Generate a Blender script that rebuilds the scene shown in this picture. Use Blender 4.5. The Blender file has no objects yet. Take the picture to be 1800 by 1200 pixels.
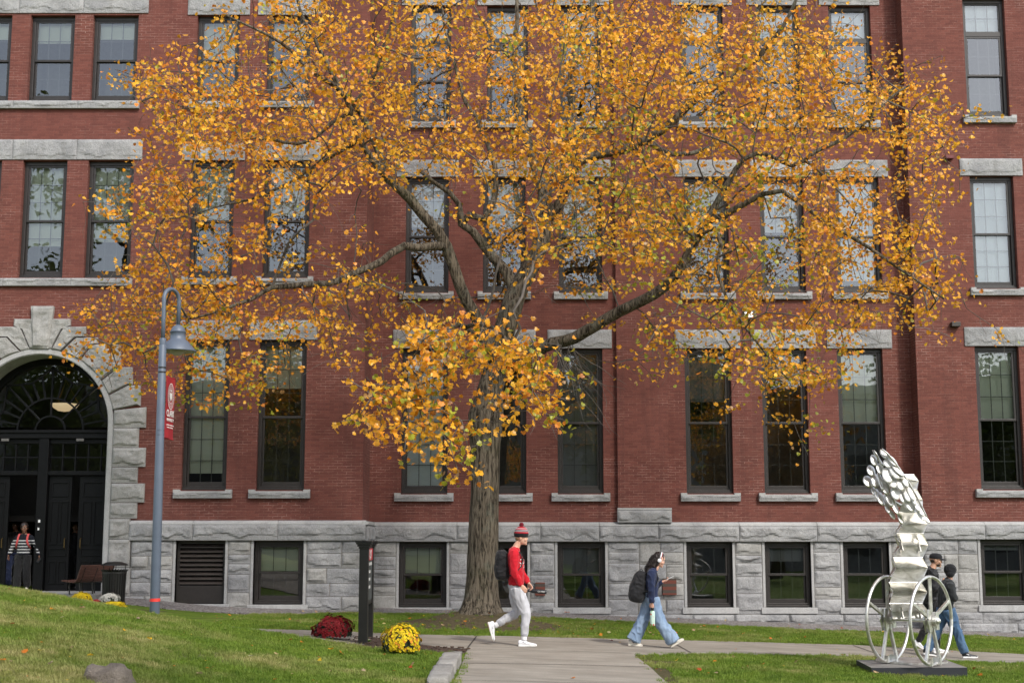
import bpy, math, random, bmesh
import numpy as np
from mathutils import Vector, Matrix, noise, Quaternion
R = random.Random(7)
SC = bpy.context.scene
COL = SC.collection
PI = math.pi
# ------------------------------------------------------------------ camera
F = 2400.0; CX, CY = 900.0, 600.0; HOR = 948.0; EYE = 1.75
PITCH = math.atan((HOR - CY) / F)
cam_d = bpy.data.cameras.new('camera'); cam = bpy.data.objects.new('camera', cam_d); COL.objects.link(cam)
cam_d.sensor_width = 36.0; cam_d.lens = F / 1800 * 36.0; cam_d.clip_end = 2000; cam_d.clip_start = 0.2
cam.location = (0, 0, EYE); cam.rotation_euler = (PI / 2 + PITCH, 0, 0)
cam_d.dof.use_dof = True; cam_d.dof.focus_distance = 23.0; cam_d.dof.aperture_fstop = 2.0
SC.camera = cam
CP, SP = math.cos(PITCH), math.sin(PITCH)
def U(px, py, D):
    "point seen at (px, py) of the photograph on the plane Y = D"
    v = (CY - py) / F; u = (px - CX) / F
    dy = CP - v * SP; t = D / dy
    return Vector((u * t, D, EYE + (SP + v * CP) * t))
def P(p):
    x, y, z = p; z -= EYE
    d = y * CP + z * SP; h = -y * SP + z * CP
    return CX + F * x / d, CY - F * h / d
# ------------------------------------------------------------------ meshes
class MB:
    def __init__(s): s.v = []; s.f = []; s.m = []; s.cur = 0; s.cols = []; s.col = None
    def add(s, vs, fs):
        o = len(s.v); s.v.extend([tuple(q) for q in vs])
        for f in fs: s.f.append(tuple(i + o for i in f)); s.m.append(s.cur); s.cols.append(s.col)
        return o
    def box(s, x0, x1, y0, y1, z0, z1, M=None):
        vs = [Vector((x, y, z)) for z in (z0, z1) for y in (y0, y1) for x in (x0, x1)]
        if M is not None: vs = [M @ q for q in vs]
        s.add(vs, [(0, 2, 3, 1), (4, 5, 7, 6), (0, 1, 5, 4), (1, 3, 7, 5), (3, 2, 6, 7), (2, 0, 4, 6)])
    def bar(s, a, b, w, h, up=(0, 0, 1)):
        a = Vector(a); b = Vector(b); d = (b - a).normalized(); up = Vector(up)
        sd = d.cross(up)
        if sd.length < 1e-4: sd = d.cross(Vector((1, 0, 0)))
        sd.normalize(); u2 = sd.cross(d)
        vs = [p + sd * w / 2 * i + u2 * h / 2 * j for p in (a, b) for i, j in ((-1, -1), (1, -1), (1, 1), (-1, 1))]
        s.add(vs, [(0, 1, 2, 3), (7, 6, 5, 4), (0, 4, 5, 1), (1, 5, 6, 2), (2, 6, 7, 3), (3, 7, 4, 0)])
    def tube(s, pts, rad, n=8, cap=True, side=None):
        pts = [Vector(p) for p in pts]; k = len(pts)
        if not isinstance(rad, (list, tuple)): rad = [rad] * k
        ring = []; nrm = None
        for i, p in enumerate(pts):
            t = (pts[min(i + 1, k - 1)] - pts[max(i - 1, 0)])
            if t.length < 1e-9: t = Vector((0, 0, 1))
            t.normalize()
            if nrm is None:
                nrm = t.orthogonal().normalized() if side is None else (Vector(side) - t * t.dot(Vector(side))).normalized()
            else:
                nrm = (nrm - t * t.dot(nrm))
                nrm = nrm.normalized() if nrm.length > 1e-6 else t.orthogonal().normalized()
            bn = t.cross(nrm); r = rad[i]
            a, b = r if isinstance(r, tuple) else (r, r)
            ring.append([p + nrm * a * math.cos(2 * PI * j / n) + bn * b * math.sin(2 * PI * j / n) for j in range(n)])
        vs = [q for rg in ring for q in rg]; fs = []
        for i in range(k - 1):
            for j in range(n):
                a = i * n + j; b = i * n + (j + 1) % n
                fs.append((a, b, b + n, a + n))
        if cap: fs.append(tuple(range(n))[::-1]); fs.append(tuple((k - 1) * n + j for j in range(n)))
        s.add(vs, fs)
    def lathe(s, prof, c=(0, 0, 0), n=24, M=None):
        vs = []; fs = []
        for r, z in prof:
            for j in range(n):
                a = 2 * PI * j / n; q = Vector((c[0] + r * math.cos(a), c[1] + r * math.sin(a), c[2] + z))
                vs.append(M @ q if M is not None else q)
        for i in range(len(prof) - 1):
            for j in range(n):
                a = i * n + j; b = i * n + (j + 1) % n
                fs.append((a, b, b + n, a + n))
        s.add(vs, fs)
    def ball(s, c, r, n=12, m=8, M=None):
        rx, ry, rz = r if isinstance(r, (list, tuple)) else (r, r, r)
        vs = []; fs = []
        for i in range(m + 1):
            th = PI * i / m
            for j in range(n):
                a = 2 * PI * j / n
                q = Vector((rx * math.sin(th) * math.cos(a), ry * math.sin(th) * math.sin(a), rz * math.cos(th)))
                if M is not None: q = M @ q
                vs.append(q + Vector(c))
        for i in range(m):
            for j in range(n):
                a = i * n + j; b = i * n + (j + 1) % n
                fs.append((a, a + n, b + n, b))
        s.add(vs, fs)
    def prism(s, poly, y0, y1):
        "poly in XZ, extruded along Y"
        n = len(poly)
        s.add([(x, y0, z) for x, z in poly] + [(x, y1, z) for x, z in poly],
              [tuple(range(n))] + [tuple(range(2 * n - 1, n - 1, -1))] + [(i, i + n, (i + 1) % n + n, (i + 1) % n) for i in range(n)])
    def build(s, name, mat, parent=None, smooth=False, bevel=0, loc=None):
        me = bpy.data.meshes.new(name); me.from_pydata(s.v, [], s.f); me.update()
        for mm in (mat if isinstance(mat, (list, tuple)) else [mat]): me.materials.append(mm)
        if any(s.m): me.polygons.foreach_set('material_index', s.m)
        if s.cols and any(c is not None for c in s.cols):
            at = me.color_attributes.new('tint', 'FLOAT_COLOR', 'CORNER'); buf = []
            for c, f in zip(s.cols, s.f):
                c = c or (1, 1, 1)
                if isinstance(c[0], (tuple, list)):
                    for cc in c: buf.extend((*cc, 1))
                else: buf.extend((*c, 1) * len(f))
            at.data.foreach_set('color', buf)
        if smooth: me.polygons.foreach_set('use_smooth', [True] * len(me.polygons))
        o = bpy.data.objects.new(name, me); COL.objects.link(o)
        if parent is not None: o.parent = parent
        if loc is not None: o.location = loc
        if bevel:
            md = o.modifiers.new('bevel', 'BEVEL'); md.width = bevel; md.segments = 2; md.limit_method = 'ANGLE'
        return o
def tag(o, label=None, cat=None, group=None, kind=None):
    if label: o['label'] = label
    if cat: o['category'] = cat
    if group: o['group'] = group
    if kind: o['kind'] = kind
    return o
def empty(name, loc=(0, 0, 0), rz=0, **k):
    o = bpy.data.objects.new(name, None); COL.objects.link(o); o.location = loc; o.rotation_euler.z = rz
    o.empty_display_size = 0.2
    tag(o, **k); return o
def copy_tree(o, parent=None):
    c = o.copy(); COL.objects.link(c)
    if parent is not None: c.parent = parent
    for ch in list(o.children): copy_tree(ch, c)
    return c
def adopt(o, root):
    "part built in world coordinates goes under a thing standing at root.location"
    o.parent = root; o.matrix_parent_inverse = Matrix.Translation(-Vector(root.location))
    return o
# ------------------------------------------------------------------ materials
class NT:
    def __init__(s, name):
        s.m = bpy.data.materials.new(name); s.m.use_nodes = True; s.t = s.m.node_tree; s.n = s.t.nodes; s.l = s.t.links
        s.b = s.n['Principled BSDF']; s.out = s.n['Material Output']
    def N(s, typ, **k):
        nd = s.n.new(typ)
        for a, v in k.items():
            if a in nd.inputs.keys() if isinstance(a, str) else False: pass
            setattr(nd, a, v)
        return nd
    def L(s, a, b): s.l.new(a, b)
    def noise(s, vec, scale, detail=3, rough=.55, dist=0):
        n = s.N('ShaderNodeTexNoise'); n.inputs['Scale'].default_value = scale; n.inputs['Detail'].default_value = detail
        n.inputs['Roughness'].default_value = rough; n.inputs['Distortion'].default_value = dist
        if vec is not None: s.L(vec, n.inputs['Vector'])
        return n.outputs['Fac']
    def ramp(s, fac, stops):
        r = s.N('ShaderNodeValToRGB'); e = r.color_ramp.elements
        while len(e) < len(stops): e.new(.5)
        for el, (p, c) in zip(e, stops): el.position = p; el.color = (*c, 1) if len(c) == 3 else c
        s.L(fac, r.inputs[0]); return r.outputs[0]
    def mix(s, fac, a, b, mode='MIX'):
        m = s.N('ShaderNodeMix', data_type='RGBA', blend_type=mode)
        for sock, v in ((m.inputs[0], fac), (m.inputs[6], a), (m.inputs[7], b)):
            if isinstance(v, (int, float)): sock.default_value = v
            elif isinstance(v, tuple): sock.default_value = (*v, 1)
            else: s.L(v, sock)
        return m.outputs[2]
    def math(s, op, a, b=0.0):
        m = s.N('ShaderNodeMath', operation=op)
        for sock, v in ((m.inputs[0], a), (m.inputs[1], b)):
            if isinstance(v, (int, float)): sock.default_value = v
            else: s.L(v, sock)
        return m.outputs[0]
    def geo(s): return s.N('ShaderNodeNewGeometry').outputs['Position']
    def obj(s): return s.N('ShaderNodeTexCoord').outputs['Object']
    def scale(s, vec, sc, loc=(0, 0, 0), rot=(0, 0, 0)):
        m = s.N('ShaderNodeMapping'); m.inputs['Scale'].default_value = sc; m.inputs['Location'].default_value = loc; m.inputs['Rotation'].default_value = rot
        s.L(vec, m.inputs['Vector']); return m.outputs[0]
    def bump(s, h, strength=.3, dist=.01, nrm=None):
        b = s.N('ShaderNodeBump'); b.inputs['Strength'].default_value = strength; b.inputs['Distance'].default_value = dist
        s.L(h, b.inputs['Height'])
        if nrm is not None: s.L(nrm, b.inputs['Normal'])
        s.L(b.outputs[0], s.b.inputs['Normal']); return b.outputs[0]
    def set(s, col=None, rough=None, metal=None, spec=None):
        if col is not None:
            if isinstance(col, tuple): s.b.inputs['Base Color'].default_value = (*col, 1)
            else: s.L(col, s.b.inputs['Base Color'])
        if rough is not None:
            if isinstance(rough, (int, float)): s.b.inputs['Roughness'].default_value = rough
            else: s.L(rough, s.b.inputs['Roughness'])
        if metal is not None: s.b.inputs['Metallic'].default_value = metal
        if spec is not None: s.b.inputs['Specular IOR Level'].default_value = spec
        return s
def mul(c, k): return tuple(min(1, x * k) for x in c)
def simple(name, col, rough=.6, metal=0, var=.15, scale=8, bump=.0, bscale=60, spec=.5, bdist=.004):
    t = NT(name); p = t.obj()
    n = t.noise(p, scale, 4)
    t.set(t.ramp(n, [(.3, mul(col, 1 - var)), (.7, mul(col, 1 + var))]), rough, metal, spec)
    if bump: t.bump(t.noise(p, bscale, 3), bump, bdist)
    return t.m
M = {}
def brick_mat():
    t = NT('brick'); p = t.geo(); sx = t.N('ShaderNodeSeparateXYZ'); t.L(p, sx.inputs[0])
    cx = t.N('ShaderNodeCombineXYZ'); t.L(t.math('ADD', sx.outputs[0], sx.outputs[1]), cx.inputs[0]); t.L(sx.outputs[2], cx.inputs[1])
    v = cx.outputs[0]
    b = t.N('ShaderNodeTexBrick', offset=.5); t.L(v, b.inputs['Vector'])
    for k, q in (('Scale', 1.0), ('Brick Width', .215), ('Row Height', .0655), ('Mortar Size', .0058), ('Mortar Smooth', .35), ('Bias', -.1)): b.inputs[k].default_value = q
    b.inputs['Color1'].default_value = (.120, .042, .032, 1); b.inputs['Color2'].default_value = (.172, .060, .045, 1)
    # mortar: dark red weathered in most places, pale repointed joints in patches
    mn = t.noise(t.scale(p, (1.0, 1.0, 2.2)), .55, 5, .65)
    mort = t.mix(t.ramp(mn, [(.42, (0, 0, 0)), (.62, (1, 1, 1))]), (.17, .075, .06), (.42, .27, .23))
    mn2 = t.noise(t.scale(p, (3.0, 3.0, 30.0)), 1.3, 3, .6)
    mort = t.mix(t.ramp(mn2, [(.40, (0, 0, 0)), (.60, (1, 1, 1))]), (.13, .05, .04), mort)
    big = t.noise(p, .35, 5, .6)
    base = t.mix(b.outputs['Fac'], b.outputs['Color'], mort)
    base = t.mix(t.ramp(big, [(.3, (0, 0, 0)), (.75, (.5, .5, .5))]), base, (.165, .055, .046))
    fine = t.noise(p, 45, 3)
    streak = t.noise(t.scale(p, (1.6, 1.6, .16)), 1.5, 5, .65)
    base = t.mix(t.ramp(streak, [(.52, (0, 0, 0)), (.74, (.42, .42, .42))]), base, (.062, .028, .024))
    base = t.mix(.35, base, t.ramp(fine, [(.25, (.45, .45, .45)), (.75, (1.4, 1.4, 1.4))]), 'MULTIPLY')
    t.set(base, .88, spec=.25)
    t.bump(t.math('SUBTRACT', t.math('MULTIPLY', fine, .4), b.outputs['Fac']), .45, .006)
    return t.m
def stone_mat(name, c0, c1, bump=.6):
    t = NT(name); p = t.geo()
    n1 = t.noise(p, 2.2, 5, .6); n2 = t.noise(p, 38, 5, .7); n3 = t.noise(t.scale(p, (1, 1, 1), rot=(0, .8, 0)), 9, 6, .65, 1.2)
    base = t.ramp(n1, [(.3, c0), (.7, c1)])
    base = t.mix(.5, base, t.ramp(n2, [(.3, (.5, .5, .5)), (.7, (1.3, 1.3, 1.3))]), 'MULTIPLY')
    st = t.noise(t.scale(p, (3, 3, .7)), 1.1, 4, .6)
    base = t.mix(t.ramp(st, [(.55, (0, 0, 0)), (.8, (.45, .45, .45))]), base, (.12, .115, .10))
    t.set(base, .9, spec=.2)
    t.bump(t.math('ADD', n3, t.math('MULTIPLY', n2, .25)), bump, .055)
    return t.m
M['brick'] = brick_mat()
M['stone'] = stone_mat('granite_rough', (.245, .245, .25), (.385, .382, .38))
M['stone2'] = stone_mat('granite_smooth', (.34, .338, .335), (.44, .437, .43), .15)
M['stone3'] = stone_mat('granite_warm', (.27, .265, .252), (.385, .376, .36), .35)
M['mortar'] = simple('mortar', (.22, .20, .18), .95, var=.2, bump=.3)
M['frame'] = simple('dark_frame', (.022, .018, .016), .45, var=.2)
M['door'] = simple('black_door', (.003, .0032, .0037), .5, var=.3, spec=.2)
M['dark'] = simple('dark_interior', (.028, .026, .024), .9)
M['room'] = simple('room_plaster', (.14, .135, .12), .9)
M['muntin'] = simple('muntin', (.10, .095, .09), .5)
def glass_mat(name, k, bs):
    t = NT(name); p = t.geo()
    g = t.N('ShaderNodeBsdfGlossy'); g.inputs['Roughness'].default_value = .0
    g.inputs['Color'].default_value = (.93, .96, 1, 1)
    tr = t.N('ShaderNodeBsdfTransparent'); tr.inputs['Color'].default_value = (.80, .84, .82, 1)
    mx = t.N('ShaderNodeMixShader')
    fr = t.N('ShaderNodeFresnel'); fr.inputs['IOR'].default_value = 1.5
    t.L(t.math('ADD', t.math('MULTIPLY', fr.outputs[0], 1.2), k), mx.inputs[0])
    b = t.N('ShaderNodeBump'); b.inputs['Strength'].default_value = bs; b.inputs['Distance'].default_value = .006
    t.L(t.noise(t.scale(p, (1.0, 1, .55)), 2.3, 1.5, .4), b.inputs['Height']); t.L(b.outputs[0], g.inputs['Normal'])
    t.L(tr.outputs[0], mx.inputs[1]); t.L(g.outputs[0], mx.inputs[2]); t.L(mx.outputs[0], t.out.inputs['Surface'])
    return t.m
M['glass'] = glass_mat('window_glass', .075, .22)
M['glassdoor'] = glass_mat('door_glass', .06, .15)
def blind_mat(name, col):
    t = NT(name); p = t.geo()
    w = t.N('ShaderNodeTexWave', wave_type='BANDS', bands_direction='Z'); w.inputs['Scale'].default_value = 11; t.L(p, w.inputs['Vector'])
    t.set(t.mix(t.math('MULTIPLY', w.outputs['Fac'], .35), col, mul(col, .6)), .8)
    t.b.inputs['Transmission Weight'].default_value = 0
    return t.m
M['blind'] = blind_mat('blind_cream', (.62, .64, .52))
M['blind2'] = blind_mat('blind_white', (.80, .83, .86))
M['blind3'] = blind_mat('blind_grey', (.22, .22, .22))
def text_mesh(body, size, mat, name, parent, Mx, extrude=.002, align='CENTER', sx=1.0, bold=0):
    cu = bpy.data.curves.new(name, 'FONT'); cu.body = body; cu.size = size; cu.extrude = extrude; cu.align_x = align; cu.align_y = 'CENTER'; cu.offset = bold
    ob = bpy.data.objects.new('tmp', cu); COL.objects.link(ob)
    dg = bpy.context.evaluated_depsgraph_get()
    me = bpy.data.meshes.new_from_object(ob.evaluated_get(dg)); bpy.data.objects.remove(ob)
    me.transform(Matrix.Diagonal((sx, 1, 1, 1))); me.transform(Mx)
    me.materials.clear(); me.materials.append(mat)
    o = bpy.data.objects.new(name, me); COL.objects.link(o)
    if parent is not None: o.parent = parent
    return o
# ------------------------------------------------------------------ light
w = bpy.data.worlds.new('World'); SC.world = w; w.use_nodes = True
SUN_EL = math.radians(42); SUN_AZ = math.radians(148)      # compass style: 0 = +Y, clockwise; sun behind the camera to its right
sky = w.node_tree.nodes.new('ShaderNodeTexSky'); sky.sky_type = 'NISHITA'; sky.sun_disc = False
sky.sun_elevation = SUN_EL; sky.sun_rotation = SUN_AZ; sky.air_density = 1.0; sky.dust_density = 1.6; sky.ozone_density = 1.0
bg = w.node_tree.nodes['Background']; hs = w.node_tree.nodes.new('ShaderNodeHueSaturation'); hs.inputs['Saturation'].default_value = .5; w.node_tree.links.new(sky.outputs[0], hs.inputs['Color']); w.node_tree.links.new(hs.outputs[0], bg.inputs[0]); bg.inputs[1].default_value = .15
sd = bpy.data.lights.new('sun', 'SUN'); sd.energy = 1.5; sd.angle = math.radians(5); sd.color = (1, .95, .87)
so = bpy.data.objects.new('sun', sd); COL.objects.link(so)
dirv = Vector((math.sin(SUN_AZ) * math.cos(SUN_EL), math.cos(SUN_AZ) * math.cos(SUN_EL), math.sin(SUN_EL)))
so.rotation_euler = dirv.to_track_quat('Z', 'Y').to_euler(); so.location = dirv * 60
SC.view_settings.view_transform = 'Standard'; SC.view_settings.look = 'None'; SC.view_settings.gamma = 1; SC.view_settings.use_curve_mapping = False
SC.view_settings.exposure = .95
SC.cycles.use_denoising = True if hasattr(SC, 'cycles') else None
SC.cycles.transparent_max_bounces = 12; SC.cycles.max_bounces = 6
# ------------------------------------------------------------------ terrain
def sstep(a, b, x):
    t = min(1, max(0, (x - a) / (b - a))); return t * t * (3 - 2 * t)
TREE = U(847, 1068, 28.0); TREE.z = 0
def base_z(x): return -.04 * min(x, 16) if x > 0 else .027 * min(-x, 12)
def G(x, y):
    z = base_z(x)
    hill = .135 * (math.sqrt((x + 2.5) ** 2 + .25) - (x + 2.5)) / 2 * (1 if x > -12 else 1) if x > -14 else .135 * 11.5
    back = 1 - sstep(21.6, 24.8 + 3.7 * sstep(-5.2, -7.5, x), y) * (1 - .18 * sstep(-6.5, -9, x))
    near = sstep(-4, 10, y)
    z += hill * back * near
    dx, dy = x - TREE.x, y - 28.1
    z += .34 * math.exp(-(dx * dx / 1.5 + dy * dy / 1.1))
    z += .03 * noise.noise((x * .35, y * .35, 0)) * (1 - sstep(19, 21.5, y) * (1 if x > -2.6 else 0))
    return z
def on_ground(px, py):
    y = 12.0
    for i in range(4000):
        q = U(px, py, y)
        if q.z <= G(q.x, y): return Vector((q.x, y, G(q.x, y)))
        y += .01
    return U(px, py, 40)
def poly_in(x, y, poly):
    c = False; j = len(poly) - 1
    for i in range(len(poly)):
        xi, yi = poly[i]; xj, yj = poly[j]
        if (yi > y) != (yj > y) and x < (xj - xi) * (y - yi) / (yj - yi) + xi: c = not c
        j = i
    return c
def lerp_poly(pts, x):
    if x <= pts[0][0]: return pts[0][1]
    for (a, b), (c, d) in zip(pts, pts[1:]):
        if x <= c: return b + (d - b) * (x - a) / (c - a)
    return pts[-1][1]
# footpath that runs along the facade: far and near edges as y(x)
farE = [tuple(on_ground(a, b)[:2]) for a, b in ((750, 1117), (1000, 1122), (1300, 1129), (1500, 1134.5), (1800, 1151))]
nearE = [tuple(on_ground(a, b)[:2]) for a, b in ((745, 1140), (822, 1142), (1112, 1150), (1300, 1150.5), (1500, 1154), (1800, 1166.5))]
farE = [(-14, farE[0][1] + 1.9), (-6, farE[0][1] + .6)] + farE + [(22, farE[-1][1] - 1.6)]
nearE = [(-14, nearE[0][1] + 2.0), (-6, nearE[0][1] + .6)] + nearE + [(22, nearE[-1][1] - 1.6)]
wl = [on_ground(822, 1142), on_ground(799, 1200)]; wr = [on_ground(1112, 1150), on_ground(1171, 1200)]
def walk_x(y):
    l = wl[0].x + (wl[1].x - wl[0].x) * (y - wl[0].y) / (wl[1].y - wl[0].y)
    r = wr[0].x + (wr[1].x - wr[0].x) * (y - wr[0].y) / (wr[1].y - wr[0].y)
    return l, r
def on_path(x, y, m=0.0):
    if lerp_poly(nearE, x) - m < y < lerp_poly(farE, x) + m: return True
    l, r = walk_x(y)
    return y <= lerp_poly(nearE, x) and l - m < x < r + m
BED = [tuple(on_ground(a, b)[:2]) for a, b in ((600, 1126), (640, 1118), (700, 1122), (742, 1139), (830, 1143), (815, 1150), (735, 1146), (680, 1143), (640, 1138))]
DIRT = [tuple(on_ground(a, b)[:2]) for a, b in ((1112, 1150), (1200, 1151), (1228, 1153), (1195, 1160), (1200, 1172), (1185, 1186), (1195, 1200), (1172, 1200))]
def gravel_edge(x):  # y where the grass starts in front of the wall
    return 31.8 - .35 * sstep(0, 6, x) + .25 * noise.noise((x * .8, 3, 0)) + .08 * noise.noise((x * 3, 5, 0)) - (1.4 * sstep(-3.2, -5, x))
def cover(x, y):
    "what grows here: (grass, dirt)"
    if on_path(x, y, .03): return 0, .3
    if poly_in(x, y, BED): return 0, 1
    if y > gravel_edge(x): return 0, 0
    d = math.hypot(x - TREE.x, (y - 28.1) * 1.1) + .5 * noise.noise((x * 1.3, y * 1.3, 2))
    if d < 2.1: return .04 + .5 * sstep(1.6, 2.1, d), .9
    if poly_in(x, y, DIRT): 
        k = noise.noise((x * 2.1, y * 2.1, 9))
        return (.05, .85) if k < .12 else (.8, .2)
    e = 1.0
    if on_path(x, y, .14) : e = .55
    n = noise.noise((x * .9, y * .9, 4)) + .5 * noise.noise((x * 2.9, y * 2.9, 6))
    if x > 5 and y < 30: n -= .2
    dirt = 0
    if n > .55: e *= .45; dirt = .6
    return e, dirt
def axis(a, b, s, far):
    xs = list(np.arange(a, b, s)) + [b]
    g = s; x = b
    while x < far: g *= 1.5; x += g; xs.append(x)
    g = s; x = a
    while x > -far: g *= 1.5; x -= g; xs.insert(0, x)
    return xs
def sheet(name, xs, ys, zf, mat, attr=None, keep=None):
    nx, ny = len(xs), len(ys)
    vs = [(x, y, zf(x, y)) for y in ys for x in xs]
    fs = [(j * nx + i, j * nx + i + 1, (j + 1) * nx + i + 1, (j + 1) * nx + i) for j in range(ny - 1) for i in range(nx - 1)]
    me = bpy.data.meshes.new(name); me.from_pydata(vs, [], fs)
    if attr:
        a = me.attributes.new('grass', 'FLOAT', 'POINT'); b = me.attributes.new('dirt', 'FLOAT', 'POINT')
        c = [attr(v[0], v[1]) for v in vs]
        a.data.foreach_set('value', [q[0] for q in c]); b.data.foreach_set('value', [q[1] for q in c])
    me.polygons.foreach_set('use_smooth', [True] * len(me.polygons)); me.materials.append(mat)
    o = bpy.data.objects.new(name, me); COL.objects.link(o); return o
def grass_color(t, p):
    n1 = t.noise(p, .55, 4, .6); n2 = t.noise(p, 3.2, 4, .65)
    g = t.ramp(n2, [(.3, (.075, .150, .013)), (.7, (.20, .30, .032))])
    dry = t.ramp(n2, [(.35, (.24, .25, .06)), (.65, (.52, .44, .22))])
    # near slope: dry straw, whose pale colour also stands in for sun patches
    sx = t.N('ShaderNodeSeparateXYZ'); t.L(p, sx.inputs[0])
    slope = t.math('MULTIPLY', t.math('SUBTRACT', -3.0, sx.outputs[0]), .13)
    near = t.math('MULTIPLY', t.math('SUBTRACT', 20.5, sx.outputs[1]), .14)
    k = t.math('ADD', n1, t.math('MINIMUM', t.math('MAXIMUM', t.math('MULTIPLY', t.math('MAXIMUM', slope, 0.0), t.math('MINIMUM', t.math('MAXIMUM', near, 0.0), 1.0)), 0.0), .16))
    return t.mix(t.ramp(k, [(.50, (0, 0, 0)), (.70, (.9, .9, .9))]), g, dry)
def ground_mat():
    t = NT('lawn_soil'); p = t.geo()
    at = t.N('ShaderNodeAttribute'); at.attribute_name = 'dirt'
    n = t.noise(p, 14, 5, .7)
    soil = t.ramp(n, [(.3, (.045, .032, .022)), (.7, (.12, .088, .062))])
    t.set(t.mix(at.outputs['Fac'], t.mix(.5, grass_color(t, p), (.075, .10, .02)), soil), .95, spec=.1)
    t.bump(t.noise(p, 30, 5, .7), .6, .03)
    return t.m
def blade_mat():
    t = NT('grass_blades'); p = t.geo()
    oi = t.N('ShaderNodeObjectInfo')
    c = grass_color(t, t.scale(oi.outputs['Location'], (1, 1, 1)))
    c = t.mix(t.ramp(oi.outputs['Random'], [(.0, (0, 0, 0)), (1, (.55, .55, .55))]), c, t.mix(.5, c, (.28, .30, .07)))
    t.set(c, .6, spec=.25)
    d = t.N('ShaderNodeBsdfTranslucent'); t.L(c, d.inputs['Color'])
    mx = t.N('ShaderNodeMixShader'); mx.inputs[0].default_value = .3
    t.L(t.b.outputs[0], mx.inputs[1]); t.L(d.outputs[0], mx.inputs[2]); t.L(mx.outputs[0], t.out.inputs['Surface'])
    return t.m
def concrete_mat(name, jx, jy, c0=(.25, .222, .185), c1=(.35, .318, .27)):
    t = NT(name); p = t.geo()
    n = t.noise(p, 1.3, 5, .6); n2 = t.noise(p, 55, 4, .7); n3 = t.noise(t.scale(p, (.4, 2.5, 1)), 1.6, 4, .6)
    c = t.ramp(n, [(.3, c0), (.7, c1)])
    c = t.mix(.45, c, t.ramp(n2, [(.3, (.6, .6, .6)), (.7, (1.25, 1.25, 1.25))]), 'MULTIPLY')
    c = t.mix(t.ramp(n3, [(.45, (0, 0, 0)), (.75, (.6, .6, .6))]), c, (.14, .125, .105))
    t.set(c, .9, spec=.2); t.bump(n2, .25, .004)
    return t.m
def gravel_mat():
    t = NT('gravel'); p = t.geo()
    v = t.N('ShaderNodeTexVoronoi'); v.inputs['Scale'].default_value = 26; t.L(p, v.inputs['Vector'])
    sp = t.N('ShaderNodeSeparateColor'); t.L(v.outputs['Color'], sp.inputs[0])
    c = t.ramp(sp.outputs[0], [(0, (.10, .085, .075)), (.5, (.21, .19, .18)), (1, (.36, .34, .33))])
    t.set(c, .95, spec=.2); t.bump(v.outputs['Distance'], .9, -.03)
    return t.m
M['ground'] = ground_mat(); M['blade'] = blade_mat(); M['concrete'] = concrete_mat('path_concrete', 0, 0); M['gravel'] = gravel_mat()
M['joint'] = simple('joint', (.045, .038, .03), .95)
M['mulch'] = simple('bark_mulch', (.075, .045, .03), .95, var=.6, scale=40, bump=1, bscale=70, bdist=.03)
def gz(x, y):
    z = G(x, y)
    if on_path(x, y, -.12): z -= .06
    return z
xs = axis(-12.5, 14.5, .14, 160); ys = axis(9.5, 35.0, .14, 160)
ground = sheet('ground', xs, ys, gz, M['ground'], cover); ground['kind'] = 'structure'
def strip(name, xs, lo, hi, n, dz, mat, thick=.05):
    mb = MB(); ny = n
    vs = []; fs = []
    for x in xs:
        a, b = lo(x), hi(x)
        for j in range(ny + 1):
            y = a + (b - a) * j / ny; vs.append((x, y, G(x, y) + dz))
    for i in range(len(xs) - 1):
        for j in range(ny):
            q = i * (ny + 1) + j; fs.append((q, q + ny + 1, q + ny + 2, q + 1))
    k = len(vs)
    for e in (0, ny):
        for i in range(len(xs) - 1):
            a = i * (ny + 1) + e; b = (i + 1) * (ny + 1) + e
            o = len(vs); va, vb = vs[a], vs[b]
            vs.extend([(va[0], va[1], va[2] - thick), (vb[0], vb[1], vb[2] - thick)])
            fs.append((a, b, o + 1, o))
    mb.add(vs, fs); ob = mb.build(name, mat, smooth=False); ob['kind'] = 'structure'; return ob
footpath = strip('footpath', list(np.arange(-14, 22.01, .3)), lambda x: lerp_poly(nearE, x), lambda x: lerp_poly(farE, x), 8, .022, M['concrete'])
# front walk coming towards the viewer
mb = MB(); vs = []; fs = []; n = 12
yy = list(np.arange(0.5, 26, .3))
for y in yy:
    l, r = walk_x(y)
    for j in range(n + 1):
        x = l + (r - l) * j / n; y2 = min(y, lerp_poly(nearE, x) - .006); vs.append((x, y2, G(x, y2) + .022))
for i in range(len(yy) - 1):
    for j in range(n):
        q = i * (n + 1) + j
        if vs[q + n + 1][1] - vs[q][1] > 1e-4 or vs[q + n + 2][1] - vs[q + 1][1] > 1e-4: fs.append((q, q + 1, q + n + 2, q + n + 1))
mb.add(vs, fs); walk = mb.build('front_walk', M['concrete']); walk['kind'] = 'structure'
# expansion joints in the concrete
def joint(a, b, w=.014, parent=None):
    pa, pb = on_ground(*a), on_ground(*b); mb = MB(); k = 14
    d = (pb - pa); d.z = 0; s = Vector((-d.y, d.x, 0)).normalized() * w
    v = []
    for i in range(k + 1):
        q = pa + (pb - pa) * i / k
        for e in (-1, 1):
            x, y = q.x + s.x * e, q.y + s.y * e; v.append((x, y, G(x, y) + .027))
    mb.add(v, [(2 * i, 2 * i + 1, 2 * i + 3, 2 * i + 2) for i in range(k)])
    return mb.build('expansion_joint', M['joint'], parent)
joint((1176, 1127), (1216, 1150), parent=footpath); joint((838, 1119.5), (821, 1142), parent=footpath); joint((1500, 1136), (1548, 1153), parent=footpath)
joint((822, 1142.5), (1112, 1149.5), .008, parent=footpath); joint((812, 1168), (1138, 1174), parent=walk); joint((799, 1199), (1168, 1205), parent=walk)
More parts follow.
